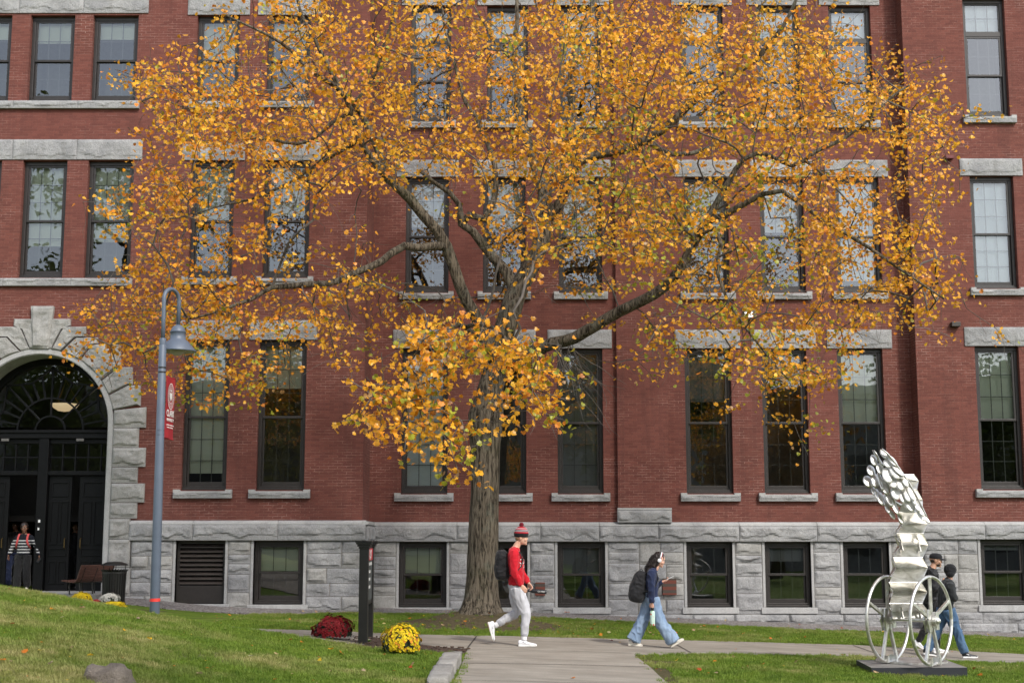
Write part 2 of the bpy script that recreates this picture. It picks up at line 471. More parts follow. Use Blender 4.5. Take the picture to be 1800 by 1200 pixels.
grav = strip('gravel_strip', list(np.arange(-9.3, 20, .15)), lambda x: gravel_edge(x) - .05, lambda x: 33.95 if x > -3.3 else 32.35, 10, .015, M['gravel'])
mb = MB()
cx = sum(p[0] for p in BED) / len(BED); cy = sum(p[1] for p in BED) / len(BED)
pp = []
for i in range(len(BED)):
    a, b = BED[i], BED[(i + 1) % len(BED)]
    for k in range(6):
        x = a[0] + (b[0] - a[0]) * k / 6; y = a[1] + (b[1] - a[1]) * k / 6; s = 1 + .05 * noise.noise((x * 5, y * 5, 1))
        pp.append((cx + (x - cx) * s, cy + (y - cy) * s))
n = len(pp); vs = []
for r_ in (1, .8, .55, .3, 0.02):
    for x, y in pp:
        X = cx + (x - cx) * r_; Y = cy + (y - cy) * r_
        vs.append((X, Y, G(X, Y) + .012 + .05 * (1 - r_) + .02 * noise.noise((X * 9, Y * 9, 0))))
mb.add(vs, [(k * n + i, k * n + (i + 1) % n, (k + 1) * n + (i + 1) % n, (k + 1) * n + i) for k in range(4) for i in range(n)])
o = mb.build('mulch_bed', M['mulch'], smooth=True); o['kind'] = 'structure'
# mulch chips
mb = MB()
for i in range(900):
    x = cx + R.uniform(-2.2, 2.2); y = cy + R.uniform(-1.6, 1.6)
    if not poly_in(x, y, BED): continue
    s = R.uniform(.012, .035)
    mb.box(-s, s, -s * .4, s * .4, -s * .2, s * .2, Matrix.Translation((x, y, G(x, y) + .05)) @ Matrix.Rotation(R.uniform(0, 6), 4, 'Z') @ Matrix.Rotation(R.uniform(-.6, .6), 4, 'X'))
o = mb.build('mulch_chips', M['mulch']); tag(o, 'brown bark chips scattered in the bed under the black sign', 'mulch', kind='stuff')
# ---- grass: geometry nodes over a copy of the lawn near the camera
def tuft(name, n, h, spread, seed):
    r = random.Random(seed); mb = MB()
    for i in range(n):
        a = r.uniform(0, 2 * PI); d = spread * math.sqrt(r.random()); x, y = d * math.cos(a), d * math.sin(a)
        l = h * r.uniform(.5, 1.15); b = r.uniform(0, 2 * PI); lean = r.uniform(.1, .75) * l; w = r.uniform(.0022, .0042)
        px, py = -math.sin(b) * w, math.cos(b) * w; ex, ey = math.cos(b) * lean, math.sin(b) * lean
        mb.add([(x - px, y - py, -.005), (x + px, y + py, -.005), (x + ex * .4 - px * .8, y + ey * .4 - py * .8, l * .6), (x + ex * .4 + px * .8, y + ey * .4 + py * .8, l * .6), (x + ex, y + ey, l)],
               [(0, 1, 3, 2), (2, 3, 4)])
    me = bpy.data.meshes.new(name); me.from_pydata(mb.v, [], mb.f); me.materials.append(M['blade']); return me
gx = list(np.arange(-13.5, 13.6, .28)); gy = list(np.arange(10.4, 32.3, .28))
def lawn(name, label, inside):
    nx = len(gx); vs = [(x, y, G(x, y)) for y in gy for x in gx]
    fs = []
    for j in range(len(gy) - 1):
        for i in range(nx - 1):
            x, y = gx[i] + .14, gy[j] + .14
            px, py = P((x, y, G(x, y)))
            if not (-560 < px < 2100 and py < 1260): continue
            if x < -3 and y > 25: 
                if not inside(x, y): continue
                if x < -5.8: continue
            if inside(x, y): fs.append((j * nx + i, j * nx + i + 1, (j + 1) * nx + i + 1, (j + 1) * nx + i))
    me = bpy.data.meshes.new(name); me.from_pydata(vs, [], fs)
    a = me.attributes.new('grass', 'FLOAT', 'POINT')
    a.data.foreach_set('value', [cover(v[0], v[1])[0] for v in vs])
    o = bpy.data.objects.new(name, me); COL.objects.link(o)
    tag(o, label, 'grass', kind='stuff')
    ng = bpy.data.node_groups.new('grow_grass', 'GeometryNodeTree')
    ng.interface.new_socket('Geometry', in_out='INPUT', socket_type='NodeSocketGeometry'); ng.interface.new_socket('Geometry', in_out='OUTPUT', socket_type='NodeSocketGeometry')
    N = ng.nodes.new; L = ng.links.new
    gi, go = N('NodeGroupInput'), N('NodeGroupOutput')
    dp = N('GeometryNodeDistributePointsOnFaces'); dp.distribute_method = 'RANDOM'
    at = N('GeometryNodeInputNamedAttribute'); at.data_type = 'FLOAT'; at.inputs['Name'].default_value = 'grass'
    mm = N('ShaderNodeMath'); mm.operation = 'MULTIPLY'; mm.inputs[1].default_value = DENS
    L(at.outputs['Attribute'], mm.inputs[0]); L(mm.outputs[0], dp.inputs['Density']); L(gi.outputs[0], dp.inputs['Mesh'])
    ins = N('GeometryNodeInstanceOnPoints'); L(dp.outputs['Points'], ins.inputs['Points'])
    ci = N('GeometryNodeCollectionInfo'); ci.inputs['Collection'].default_value = TCOL; ci.inputs['Separate Children'].default_value = True; ci.inputs['Reset Children'].default_value = True
    L(ci.outputs[0], ins.inputs['Instance']); ins.inputs['Pick Instance'].default_value = True
    ri = N('FunctionNodeRandomValue'); ri.data_type = 'INT'; ri.inputs['Min'].default_value = 0; ri.inputs['Max'].default_value = 5
    L([s for s in ri.outputs if s.type == 'INT'][0], ins.inputs['Instance Index'])
    rr = N('FunctionNodeRandomValue'); rr.data_type = 'FLOAT_VECTOR'; rr.inputs['Min'].default_value = (0, 0, 0); rr.inputs['Max'].default_value = (0, 0, 6.28)
    L([s for s in rr.outputs if s.type == 'VECTOR'][0], ins.inputs['Rotation'])
    rs = N('FunctionNodeRandomValue'); rs.data_type = 'FLOAT'; rs.inputs[2].default_value = .6; rs.inputs[3].default_value = 1.25
    L([s for s in rs.outputs if s.type == 'VALUE'][0], ins.inputs['Scale'])
    L(ins.outputs[0], go.inputs[0])
    md = o.modifiers.new('grass', 'NODES'); md.node_group = ng
    return o
DENS = 260
TCOL = bpy.data.collections.new('tufts')
for i in range(6):
    me = tuft('grass_tuft', 26, .045 if i < 5 else .062, .05, i)
    TCOL.objects.link(bpy.data.objects.new('grass_tuft', me))
lawn('lawn_grass', 'short green lawn grass with dry straw patches around the paths', lambda x, y: y < gravel_edge(x) + .1)
# stones: kerb and boulder
M['kerb'] = stone_mat('kerb_granite', (.26, .245, .22), (.42, .40, .37), .8)
def rock_box(mb, c, dx, dy, dz, rot, seed, amp=.02, n=6):
    bm = bmesh.new(); bmesh.ops.create_cube(bm, size=1); bmesh.ops.subdivide_edges(bm, edges=bm.edges, cuts=n, use_grid_fill=True)
    Mx = Matrix.Translation(c) @ Matrix.Rotation(rot, 4, 'Z')
    bm.verts.ensure_lookup_table(); vs = []
    for v in bm.verts:
        q = Vector(v.co); q = q * (1 - .06 * max(0, (q.length - .6) * 3)) if n < 8 else q.lerp(q.normalized() * .55, .75); q = Vector((q.x * dx, q.y * dy, q.z * dz))
        nn = noise.noise_vector(q * 5 + Vector((seed, 0, 0))) * amp + noise.noise_vector(q * 16 + Vector((seed, 0, 0))) * amp * .35
        vs.append(Mx @ (q + nn))
    mb.add(vs, [tuple(v.index for v in f.verts) for f in bm.faces]); bm.free()
def kerb(pa, pb, wid, h, label, seed):
    a, b = on_ground(*pa), on_ground(*pb); c = (a + b) / 2; d = b - a
    mb = MB(); rock_box(mb, Vector((0, 0, 0)), math.hypot(d.x, d.y), wid, h, math.atan2(d.y, d.x), seed, .018)
    o = mb.build('kerb_stone', M['kerb'], smooth=True, loc=(c.x, c.y, c.z + h * .18)); tag(o, label, 'kerb stone', 'kerb stones beside the front walk'); return o
kerb((797, 1161), (783, 1186), .26, .22, 'longer pale granite kerb stone at the far end of the row beside the front walk', 1)
kerb((781, 1189), (769, 1212), .26, .22, 'pale granite kerb stone nearest the viewer, cut by the bottom edge', 5)
c = on_ground(180, 1199); mb = MB()
rock_box(mb, Vector((0, 0, 0)), .52, .42, .34, .1, 9, .07, 8)
M['rock'] = stone_mat('field_stone', (.13, .105, .085), (.26, .22, .18), .8)
o = mb.build('boulder', M['rock'], smooth=True, loc=(c.x + .06, c.y - .0, c.z - .02)); tag(o, 'low grey brown boulder poking out of the grass slope', 'boulder')
# ------------------------------------------------------------------ building
DL, DC, DR = 32.4, 34.0, 33.5
XL = U(637, 900, DL).x; XR = U(1622, 900, DR).x
TOPZ = 17.5
bld = empty('brick_building', (0, DL, 0), label='long red brick academic building with grey granite base, arched entrance and tall dark windows', cat='building')
def put(o): return adopt(o, bld)
def zc(py, D): return U(900, py, D).z
# windows: (cols at mid height as px L, R), rows
wins = []   # dict(x0,x1,z0,z1,D,kind)
def addw(L_, R_, T, B, D, kind, **k):
    mid = (T + B) / 2
    wins.append(dict(x0=U(L_, mid, D).x, x1=U(R_, mid, D).x, z0=zc(B, D), z1=zc(T, D), D=D, kind=kind, **k))
# left wing
for i, (a, b) in enumerate(((322, 401), (453, 537))): addw(a, b, 597, 861, DL, 'f1', blind=(.30, 1.0)[0] if i == 1 else .9, bm='blind', lint=1)
for i, (a, b) in enumerate(((-78, -2), (36, 114), (151, 232), (334, 410), (463, 544))): addw(a, b, 282, 488, DL, 'f2', blind=(.5, .72, .68, .5, .44)[i], bm='blind', lint=1 if i > 2 else 0)
for i, (a, b) in enumerate(((-62, 18), (51, 129), (161, 241), (345, 420), (469, 545))): addw(a, b, 27, 178, DL, 'f3', blind=(.2, .25, .2, .45, .3)[i], bm='blind', lint=1 if i > 2 else 0)
addw(308, 395, 950, 1061, DL, 'vent'); addw(445, 533, 950, 1062, DL, 'b', blind=.45, bm='blind')
# centre
c1 = ((706, 787), (845, 925), (980, 1060), (1205, 1287), (1341, 1421), (1475, 1556))
c2 = ((713, 789), (849, 924), (982, 1058), (1203, 1281), (1337, 1414), (1470, 1548))
c3 = ((722, 793), (856, 928), (984, 1055), (1198, 1272), (1331, 1405), (1459, 1533))
for i, (a, b) in enumerate(c1): addw(a, b, 612, 867, DC, 'f1', blind=(.98, .1, .98, .35, .2, .5)[i], bm=('blind2', 'blind3', 'blind3', 'blind3', 'blind3', 'blind')[i], lint=1)  # the full white blind on the left stands in for a bright reflection
for i, (a, b) in enumerate(c2): addw(a, b, 311, 514, DC, 'f2', blind=(.4, .42, .5, .5, .45, .9)[i], bm='blind' if 0 < i < 4 else 'blind2', lint=1)
for i, (a, b) in enumerate(c3): addw(a, b, 10, 214, DC, 'f3t', blind=.25, bm='blind2', lint=1)
for i, (a, b) in enumerate(((701, 785), (846, 927), (980, 1064), (1207, 1288), (1345, 1426), (1483, 1564))):
    addw(a, b, 952, 1067, DC, 'b', blind=(.5, 0, .5, .0, .25, 0)[i], bm=('blind', 'blind3', 'blind3', 'blind3', 'blind3', 'blind3')[i])
# right
for (a, b) in ((1719, 1797), (1853, 1932)): addw(a, b, 608, 860, DR, 'f1', blind=.5, bm='blind', lint=1)
for (a, b) in ((1709, 1786), (1842, 1920)): addw(a, b, 309, 507, DR, 'f2', blind=1, bm='blind2', lint=1)
for (a, b) in ((1696, 1770), (1826, 1902)): addw(a, b, -3, 205, DR, 'f3t', blind=.25, bm='blind2', lint=1)
for (a, b) in ((1725, 1808), (1860, 1942)): addw(a, b, 947, 1063, DR, 'b', blind=.1, bm='blind3')
# fourth storey above the frame, so the wall does not simply stop
for D, cols in ((DL, ((-56, 20), (55, 130), (164, 240), (348, 420), (470, 545))), (DC, c3), (DR, ((1690, 1762), (1818, 1892)))):
    for a, b in cols:
        x0, x1 = U(a, 0, D).x, U(b, 0, D).x
        wins.append(dict(x0=x0, x1=x1, z0=zc(-85, D), z1=zc(-85, D) + 2.3, D=D, kind='f3', blind=.3, bm='blind', lint=0))
# entrance opening
ACX = U(66, 755, DL).x; ASZ = zc(746, DL); ASB = zc(755, DL); AR = U(190, 755, DL).x - ACX
DOORZ = .54
E_R = AR + .10
holes = [(w_['x0'], w_['x1'], w_['z0'], w_['z1'], w_['D']) for w_ in wins]
holes.append((ACX - E_R - .25, ACX + E_R + .25, DOORZ - 1.0, ASZ + E_R + .25, DL))
WT_T = {DL: zc(914, DL), DC: zc(917, DC), DR: zc(916, DR)}    # top of water table
WT_B = {DL: zc(949, DL), DC: zc(951, DC), DR: zc(947, DR)}
def wall(name, D, x0, x1, z0, z1, mat, rev=.24, th=.5, name_hole=None):
    hs = [h for h in holes if h[4] == D and h[1] > x0 and h[0] < x1 and h[3] > z0 and h[2] < z1]
    xs = sorted({x0, x1} | {min(max(v, x0), x1) for h in hs for v in h[:2]}); zs = sorted({z0, z1} | {min(max(v, z0), z1) for h in hs for v in h[2:4]})
    mb = MB()
    for a, b in zip(xs, xs[1:]):
        for c, d in zip(zs, zs[1:]):
            mx, mz = (a + b) / 2, (c + d) / 2
            if any(h[0] < mx < h[1] and h[2] < mz < h[3] for h in hs): continue
            mb.add([(a, D, c), (b, D, c), (b, D, d), (a, D, d)], [(0, 1, 2, 3)])
    for h in hs:
        a, b, c, d = max(h[0], x0), min(h[1], x1), max(h[2], z0), min(h[3], z1)
        e = D + rev
        mb.add([(a, D, c), (a, e, c), (a, e, d), (a, D, d)], [(0, 1, 2, 3)]); mb.add([(b, D, c), (b, e, c), (b, e, d), (b, D, d)], [(3, 2, 1, 0)])
        if d == h[3]: mb.add([(a, D, d), (a, e, d), (b, e, d), (b, D, d)], [(0, 1, 2, 3)])
        if c == h[2]: mb.add([(a, D, c), (a, e, c), (b, e, c), (b, D, c)], [(3, 2, 1, 0)])
    return mb
mb = wall('w', DL, -17, XL, WT_T[DL], TOPZ, None)
# return of the left wing and spandrel over the arch
mb.add([(XL, DL, WT_T[DL]), (XL, DC, WT_T[DL]), (XL, DC, TOPZ), (XL, DL, TOPZ)], [(0, 1, 2, 3)])
def arc(r, n=40, a0=0, a1=PI, cx=ACX, cz=ASZ): return [(cx + r * math.cos(a0 + (a1 - a0) * i / n), cz + r * math.sin(a0 + (a1 - a0) * i / n)) for i in range(n + 1)]
hx0, hx1, _, hz1, _ = holes[-1]
A = arc(E_R + .04); RO = []
for i, (x, z) in enumerate(A):
    a = PI * i / 40; c, s = math.cos(a), math.sin(a)
    k = min((hx1 - ACX) / abs(c) if abs(c) > 1e-6 else 1e9, (hz1 - ASZ) / s if s > 1e-6 else 1e9); RO.append((ACX + c * k, ASZ + s * k))
mb.add([(x, DL + .002, z) for x, z in A] + [(x, DL + .002, z) for x, z in RO], [(i, i + 1, i + 42, i + 41) for i in range(40)])
for sgn in (-1, 1):
    xa, xb = (ACX + sgn * (E_R + .04), hx1 if sgn > 0 else hx0)
    mb.add([(xa, DL + .002, WT_T[DL]), (xb, DL + .002, WT_T[DL]), (xb, DL + .002, ASZ), (xa, DL + .002, ASZ)], [(0, 1, 2, 3)])
put(mb.build('brick_wall', M['brick']))
mb = wall('w', DC, XL, XR, WT_T[DC], TOPZ, None)
put(mb.build('brick_wall', M['brick']))
mb = wall('w', DR, XR, 20, WT_T[DR], TOPZ, None)
mb.add([(XR, DC, WT_T[DR]), (XR, DR, WT_T[DR]), (XR, DR, TOPZ), (XR, DC, TOPZ)], [(0, 1, 2, 3)])
put(mb.build('brick_wall', M['brick']))
# pilaster of the centre
PX0, PX1 = U(1087, 900, DC - .16).x, U(1178, 900, DC - .16).x
mb = MB(); mb.box(PX0, PX1, DC - .13, DC - .003, zc(895, DC), TOPZ)
put(mb.build('brick_pilaster', M['brick']))
# end walls, roof, interior
mb = MB()
mb.box(-17.4, -17.01, DL, 50, -1.5, TOPZ); mb.box(20.01, 20.4, DR, 50, -1.5, TOPZ); mb.box(-17.4, 20.4, 50, 50.4, -1.5, TOPZ)
put(mb.build('side_wall', M['brick']))
M['roof'] = simple('roof_slate', (.08, .08, .085), .8, scale=3)
mb = MB(); mb.box(-17.8, XL + .4, DL - .45, DL + .2, TOPZ, TOPZ + .5); mb.box(XL + .4, XR - .4, DC - .45, DC + .2, TOPZ, TOPZ + .5); mb.box(XR - .4, 20.8, DR - .45, DR + .2, TOPZ, TOPZ + .5)
put(mb.build('cornice', M['stone2']))
mb = MB(); mb.prism([(-17.8, TOPZ + .503), (20.8, TOPZ + .503), (17, TOPZ + 3.2), (-14, TOPZ + 3.2)], DL + .205, 50.5); put(mb.build('roof', M['roof']))
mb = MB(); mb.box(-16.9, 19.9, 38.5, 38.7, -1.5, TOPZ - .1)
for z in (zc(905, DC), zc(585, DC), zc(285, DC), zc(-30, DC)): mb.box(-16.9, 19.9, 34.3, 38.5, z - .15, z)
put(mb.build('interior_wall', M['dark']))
# ---------------- rock faced stones
def quad_block(mb, c, yf, back, bulge, seed, nx=None, nz=None, drop=.5, tex=1.0):
    "c: 4 corners (x, z) counter clockwise from lower left; face bulges towards -Y"
    (x0, z0), (x1, z1), (x2, z2), (x3, z3) = c
    wx = (math.hypot(x1 - x0, z1 - z0) + math.hypot(x2 - x3, z2 - z3)) / 2; hz_ = (math.hypot(x3 - x0, z3 - z0) + math.hypot(x2 - x1, z2 - z1)) / 2
    nx = nx or max(3, int(wx / .038)); nz = nz or max(3, int(hz_ / .034))
    nx = min(nx, 50); nz = min(nz, 20)
    vs = []
    for j in range(nz + 1):
        t = j / nz
        for i in range(nx + 1):
            s = i / nx
            x = (x0 * (1 - s) + x1 * s) * (1 - t) + (x3 * (1 - s) + x2 * s) * t
            z = (z0 * (1 - s) + z1 * s) * (1 - t) + (z3 * (1 - s) + z2 * s) * t
            e = min(s * wx, (1 - s) * wx, t * hz_, (1 - t) * hz_)
            k = min(1, e / .05)
            # chipped lower edge: the face cuts back irregularly near the bottom
            low = drop * (.5 + .7 * noise.noise((x * 3.1, z * .3, seed)))
            cut = .18 + .82 * sstep(.24 * max(.1, low), .24 * max(.1, low) + .035, t * hz_)
            nn = noise.noise((x * 2.6, z * 4.2, seed)) * .75 + (.5 - abs(noise.noise((x * 6, z * 7, seed + 4)))) * .45 - .1
            y = yf - bulge * k * cut * (.75 + nn * tex)
            vs.append((x, y, z))
    fs = [(j * (nx + 1) + i, j * (nx + 1) + i + 1, (j + 1) * (nx + 1) + i + 1, (j + 1) * (nx + 1) + i) for j in range(nz) for i in range(nx)]
    o = len(vs)
    cs = [(0, 0), (nx, 0), (nx, nz), (0, nz)]
    per = [j * 0 + i for i in range(nx + 1)] + [j * (nx + 1) + nx for j in range(1, nz + 1)] + [nz * (nx + 1) + i for i in range(nx - 1, -1, -1)] + [j * (nx + 1) for j in range(nz - 1, 0, -1)]
    for q in per: vs.append((vs[q][0], back, vs[q][2]))
    m = len(per)
    for a in range(m): fs.append((per[a], o + a, o + (a + 1) % m, per[(a + 1) % m]))
    mb.add(vs, fs)
def rect(x0, x1, z0, z1): return [(x0, z0), (x1, z0), (x1, z1), (x0, z1)]
seedc = [0]
def ashlar(mb, x0, x1, z0, z1, D, r, lvl=0):
    w_, h_ = x1 - x0, z1 - z0
    mx = r.uniform(.7, 1.1); mh = r.uniform(.34, .62)
    if w_ < .26 or (w_ <= mx and h_ <= mh) or (w_ < .42 and h_ < .75 and r.random() < .5) or h_ < .2 and w_ < 1.1:
        if h_ > .8 and w_ < .6:
            zz = z0 + h_ * r.uniform(.4, .6); ashlar(mb, x0, x1, z0, zz, D, r, lvl + 1); ashlar(mb, x0, x1, zz, z1, D, r, lvl + 1); return
        seedc[0] += 1; g = .007
        mb.cur = r.choice((0, 0, 1)); quad_block(mb, rect(x0 + g, x1 - g, z0 + g, z1 - g), D - .012, D + .06, r.uniform(.03, .06), seedc[0] * 1.7); mb.cur = 0
        return
    if (h_ > mh and h_ > w_ * .55) or w_ < .5:
        zz = z0 + h_ * r.uniform(.35, .65) if h_ < 1 else z0 + r.uniform(.28, .5)
        ashlar(mb, x0, x1, z0, zz, D, r, lvl + 1); ashlar(mb, x0, x1, zz, z1, D, r, lvl + 1)
    else:
        xx = x0 + w_ * r.uniform(.35, .65) if w_ < 1.6 else x0 + r.uniform(.5, .9)
        ashlar(mb, x0, xx, z0, z1, D, r, lvl + 1); ashlar(mb, xx, x1, z0, z1, D, r, lvl + 1)
def base(D, x0, x1, seed, jam=.07):
    r = random.Random(seed); top = WT_B[D] - .004; bot = -1.0
    hs = sorted([(h[0], h[1], h[2], h[3]) for h in holes if h[4] == D and h[2] < 1.0 and h[1] > x0 and h[0] < x1 and h[1] - h[0] < 2])
    bl = MB(); bk = wall('b', D, x0, x1, bot, top + .05, None, rev=.26)
    sl = MB()
    cur = x0
    zb = (min(h[2] for h in hs) if hs else .16) - .16
    for h in hs:
        ashlar(bl, cur, h[0] - jam, zb, top, D, r)
        for xa in (h[0] - jam + .006, h[1]):     # dressed jamb strips
            sl.box(xa, xa + jam - .006, D - .022, D + .2, zb + .16, top); put(sl.build('window_jamb', M['stone2'], bevel=.008)); sl = MB()
        cur = h[1] + jam
        sl.box(h[0] - .12, h[1] + .12, D - .07, D + .2, h[2] - .15, h[2]); put(sl.build('basement_sill', M['stone2'], bevel=.012)); sl = MB()
    ashlar(bl, cur, x1, zb, top, D, r)
    # courses under the sills
    z = zb
    x = x0
    spans = []; cur = x0
    for h in hs: spans.append((cur, h[0] - .12)); cur = h[1] + .12
    spans.append((cur, x1))
    for a, b in spans:
        pass
    z1_ = zb
    for row in range(3):
        z0_ = z1_ - (.30 if row else .26); x = x0
        while x < x1 - .05:
            L = r.uniform(.7, 1.4); e = min(x1, x + L)
            if x1 - e < .3: e = x1
            seedc[0] += 1; quad_block(bl, rect(x + .006, e - .006, z0_ + .006, z1_ - .006), D - .03, D + .06, .05, seedc[0] * 1.3); x = e
        z1_ = z0_
    put(bk.build('base_backing', M['mortar'])); put(bl.build('granite_base', [M['stone'], M['stone3']]))
base(DL, -17, ACX - (U(229, 1000, DL).x - ACX), 29); base(DL, U(229, 1000, DL).x, XL, 3); base(DC, XL + .05, XR, 5); base(DR, XR, 20, 11)
# return faces of the base (left wing, right bay)
mb = MB()
def ret_block(mb, x, ya, yb, z0, z1, sgn, seed):
    n_, m_ = max(3, int((yb - ya) / .06)), max(3, int((z1 - z0) / .06)); vs = []
    for j in range(m_ + 1):
        for i in range(n_ + 1):
            y = ya + (yb - ya) * i / n_; z = z0 + (z1 - z0) * j / m_; e = min(i, n_ - i, j, m_ - j)
            vs.append((x + sgn * (.01 + (.045 if e else 0) * (.8 + noise.noise((y * 4, z * 5, seed)))), y, z))
    mb.add(vs, [(j * (n_ + 1) + i, j * (n_ + 1) + i + 1, (j + 1) * (n_ + 1) + i + 1, (j + 1) * (n_ + 1) + i) for j in range(m_) for i in range(n_)])
for x, ya, yb, sgn in ((XL, DL - .04, DC, 1), (XR, DR - .04, DC, -1)):
    z = -.9; k = 0
    while z < WT_B[DC] - .1:
        z2 = min(WT_B[DC], z + .38); ym = ya + (yb - ya) * (.6 if k % 2 else .35)
        if yb - ya > 1: ret_block(mb, x, ya, ym - .006, z + .006, z2 - .006, sgn, k); ret_block(mb, x, ym + .006, yb, z + .006, z2 - .006, sgn, k + 9)
        else: ret_block(mb, x, ya, yb, z + .006, z2 - .006, sgn, k)
        z = z2; k += 1
    put(mb.build('granite_base', M['stone'])); mb = MB()
# water table: rough band with a dressed sloping top
def water(D, x0, x1, seed, extra=0):
    r = random.Random(seed); bl = MB(); tp = MB(); x = x0; zt, zb = WT_T[D], WT_B[D]; ch = .085
    while x < x1 - .05:
        L = r.uniform(1.4, 2.1); e = min(x1, x + L)
        if x1 - e < .6: e = x1
        seedc[0] += 1; quad_block(bl, rect(x + .005, e - .005, zb, zt - ch - .012), D - .10, D + .05, .05, seedc[0] * 2.1, drop=.8)
        tp.add([(x + .005, D - .115, zt - ch - .01), (e - .005, D - .115, zt - ch - .01), (e - .005, D - .105, zt - ch + .03), (x + .005, D - .105, zt - ch + .03), (e - .005, D + .01, zt), (x + .005, D + .01, zt),
                (x + .005, D + .01, zt - ch - .01), (e - .005, D + .01, zt - ch - .01)], [(0, 1, 2, 3), (3, 2, 4, 5), (0, 3, 5, 6), (1, 7, 4, 2), (0, 6, 7, 1)])
        x = e
    put(bl.build('water_table', M['stone'])); put(tp.build('water_table_ledge', M['stone2']))
water(DL, -17, ACX - (U(229, 930, DL).x - ACX), 9); water(DL, U(229, 930, DL).x, XL + .10, 1); water(DC, XL + .10, XR - .10, 2); water(DR, XR - .10, 20, 3)
mb = MB(); ret_block(mb, XL + .10, DL - .1, DC - .1, WT_B[DC], WT_T[DC] - .08, 1, 3); put(mb.build('water_table', M['stone'])); mb = MB(); ret_block(mb, XR - .10, DR - .1, DC - .1, WT_B[DC], WT_T[DC] - .08, -1, 4); put(mb.build('water_table', M['stone']))
mb = MB(); mb.box(XL + .002, XL + .155, DL - .112, DC - .115, WT_T[DC] - .08, WT_T[DC] - .003); put(mb.build('water_table_ledge', M['stone2'])); mb = MB(); mb.box(XR - .155, XR - .002, DR - .112, DC - .115, WT_T[DC] - .08, WT_T[DC] - .003)
put(mb.build('water_table_ledge', M['stone2']))
mb = MB(); quad_block(mb, rect(PX0 - .02, PX1 + .04, WT_T[DC] - .01, zc(896, DC)), DC - .16, DC, .05, 77); mb.cur = 1
mb.box(PX0 - .02, PX1 + .04, DC - .18, DC - .004, zc(896, DC) + .001, zc(896, DC) + .05)
put(mb.build('pilaster_base', [M['stone'], M['stone2']]))
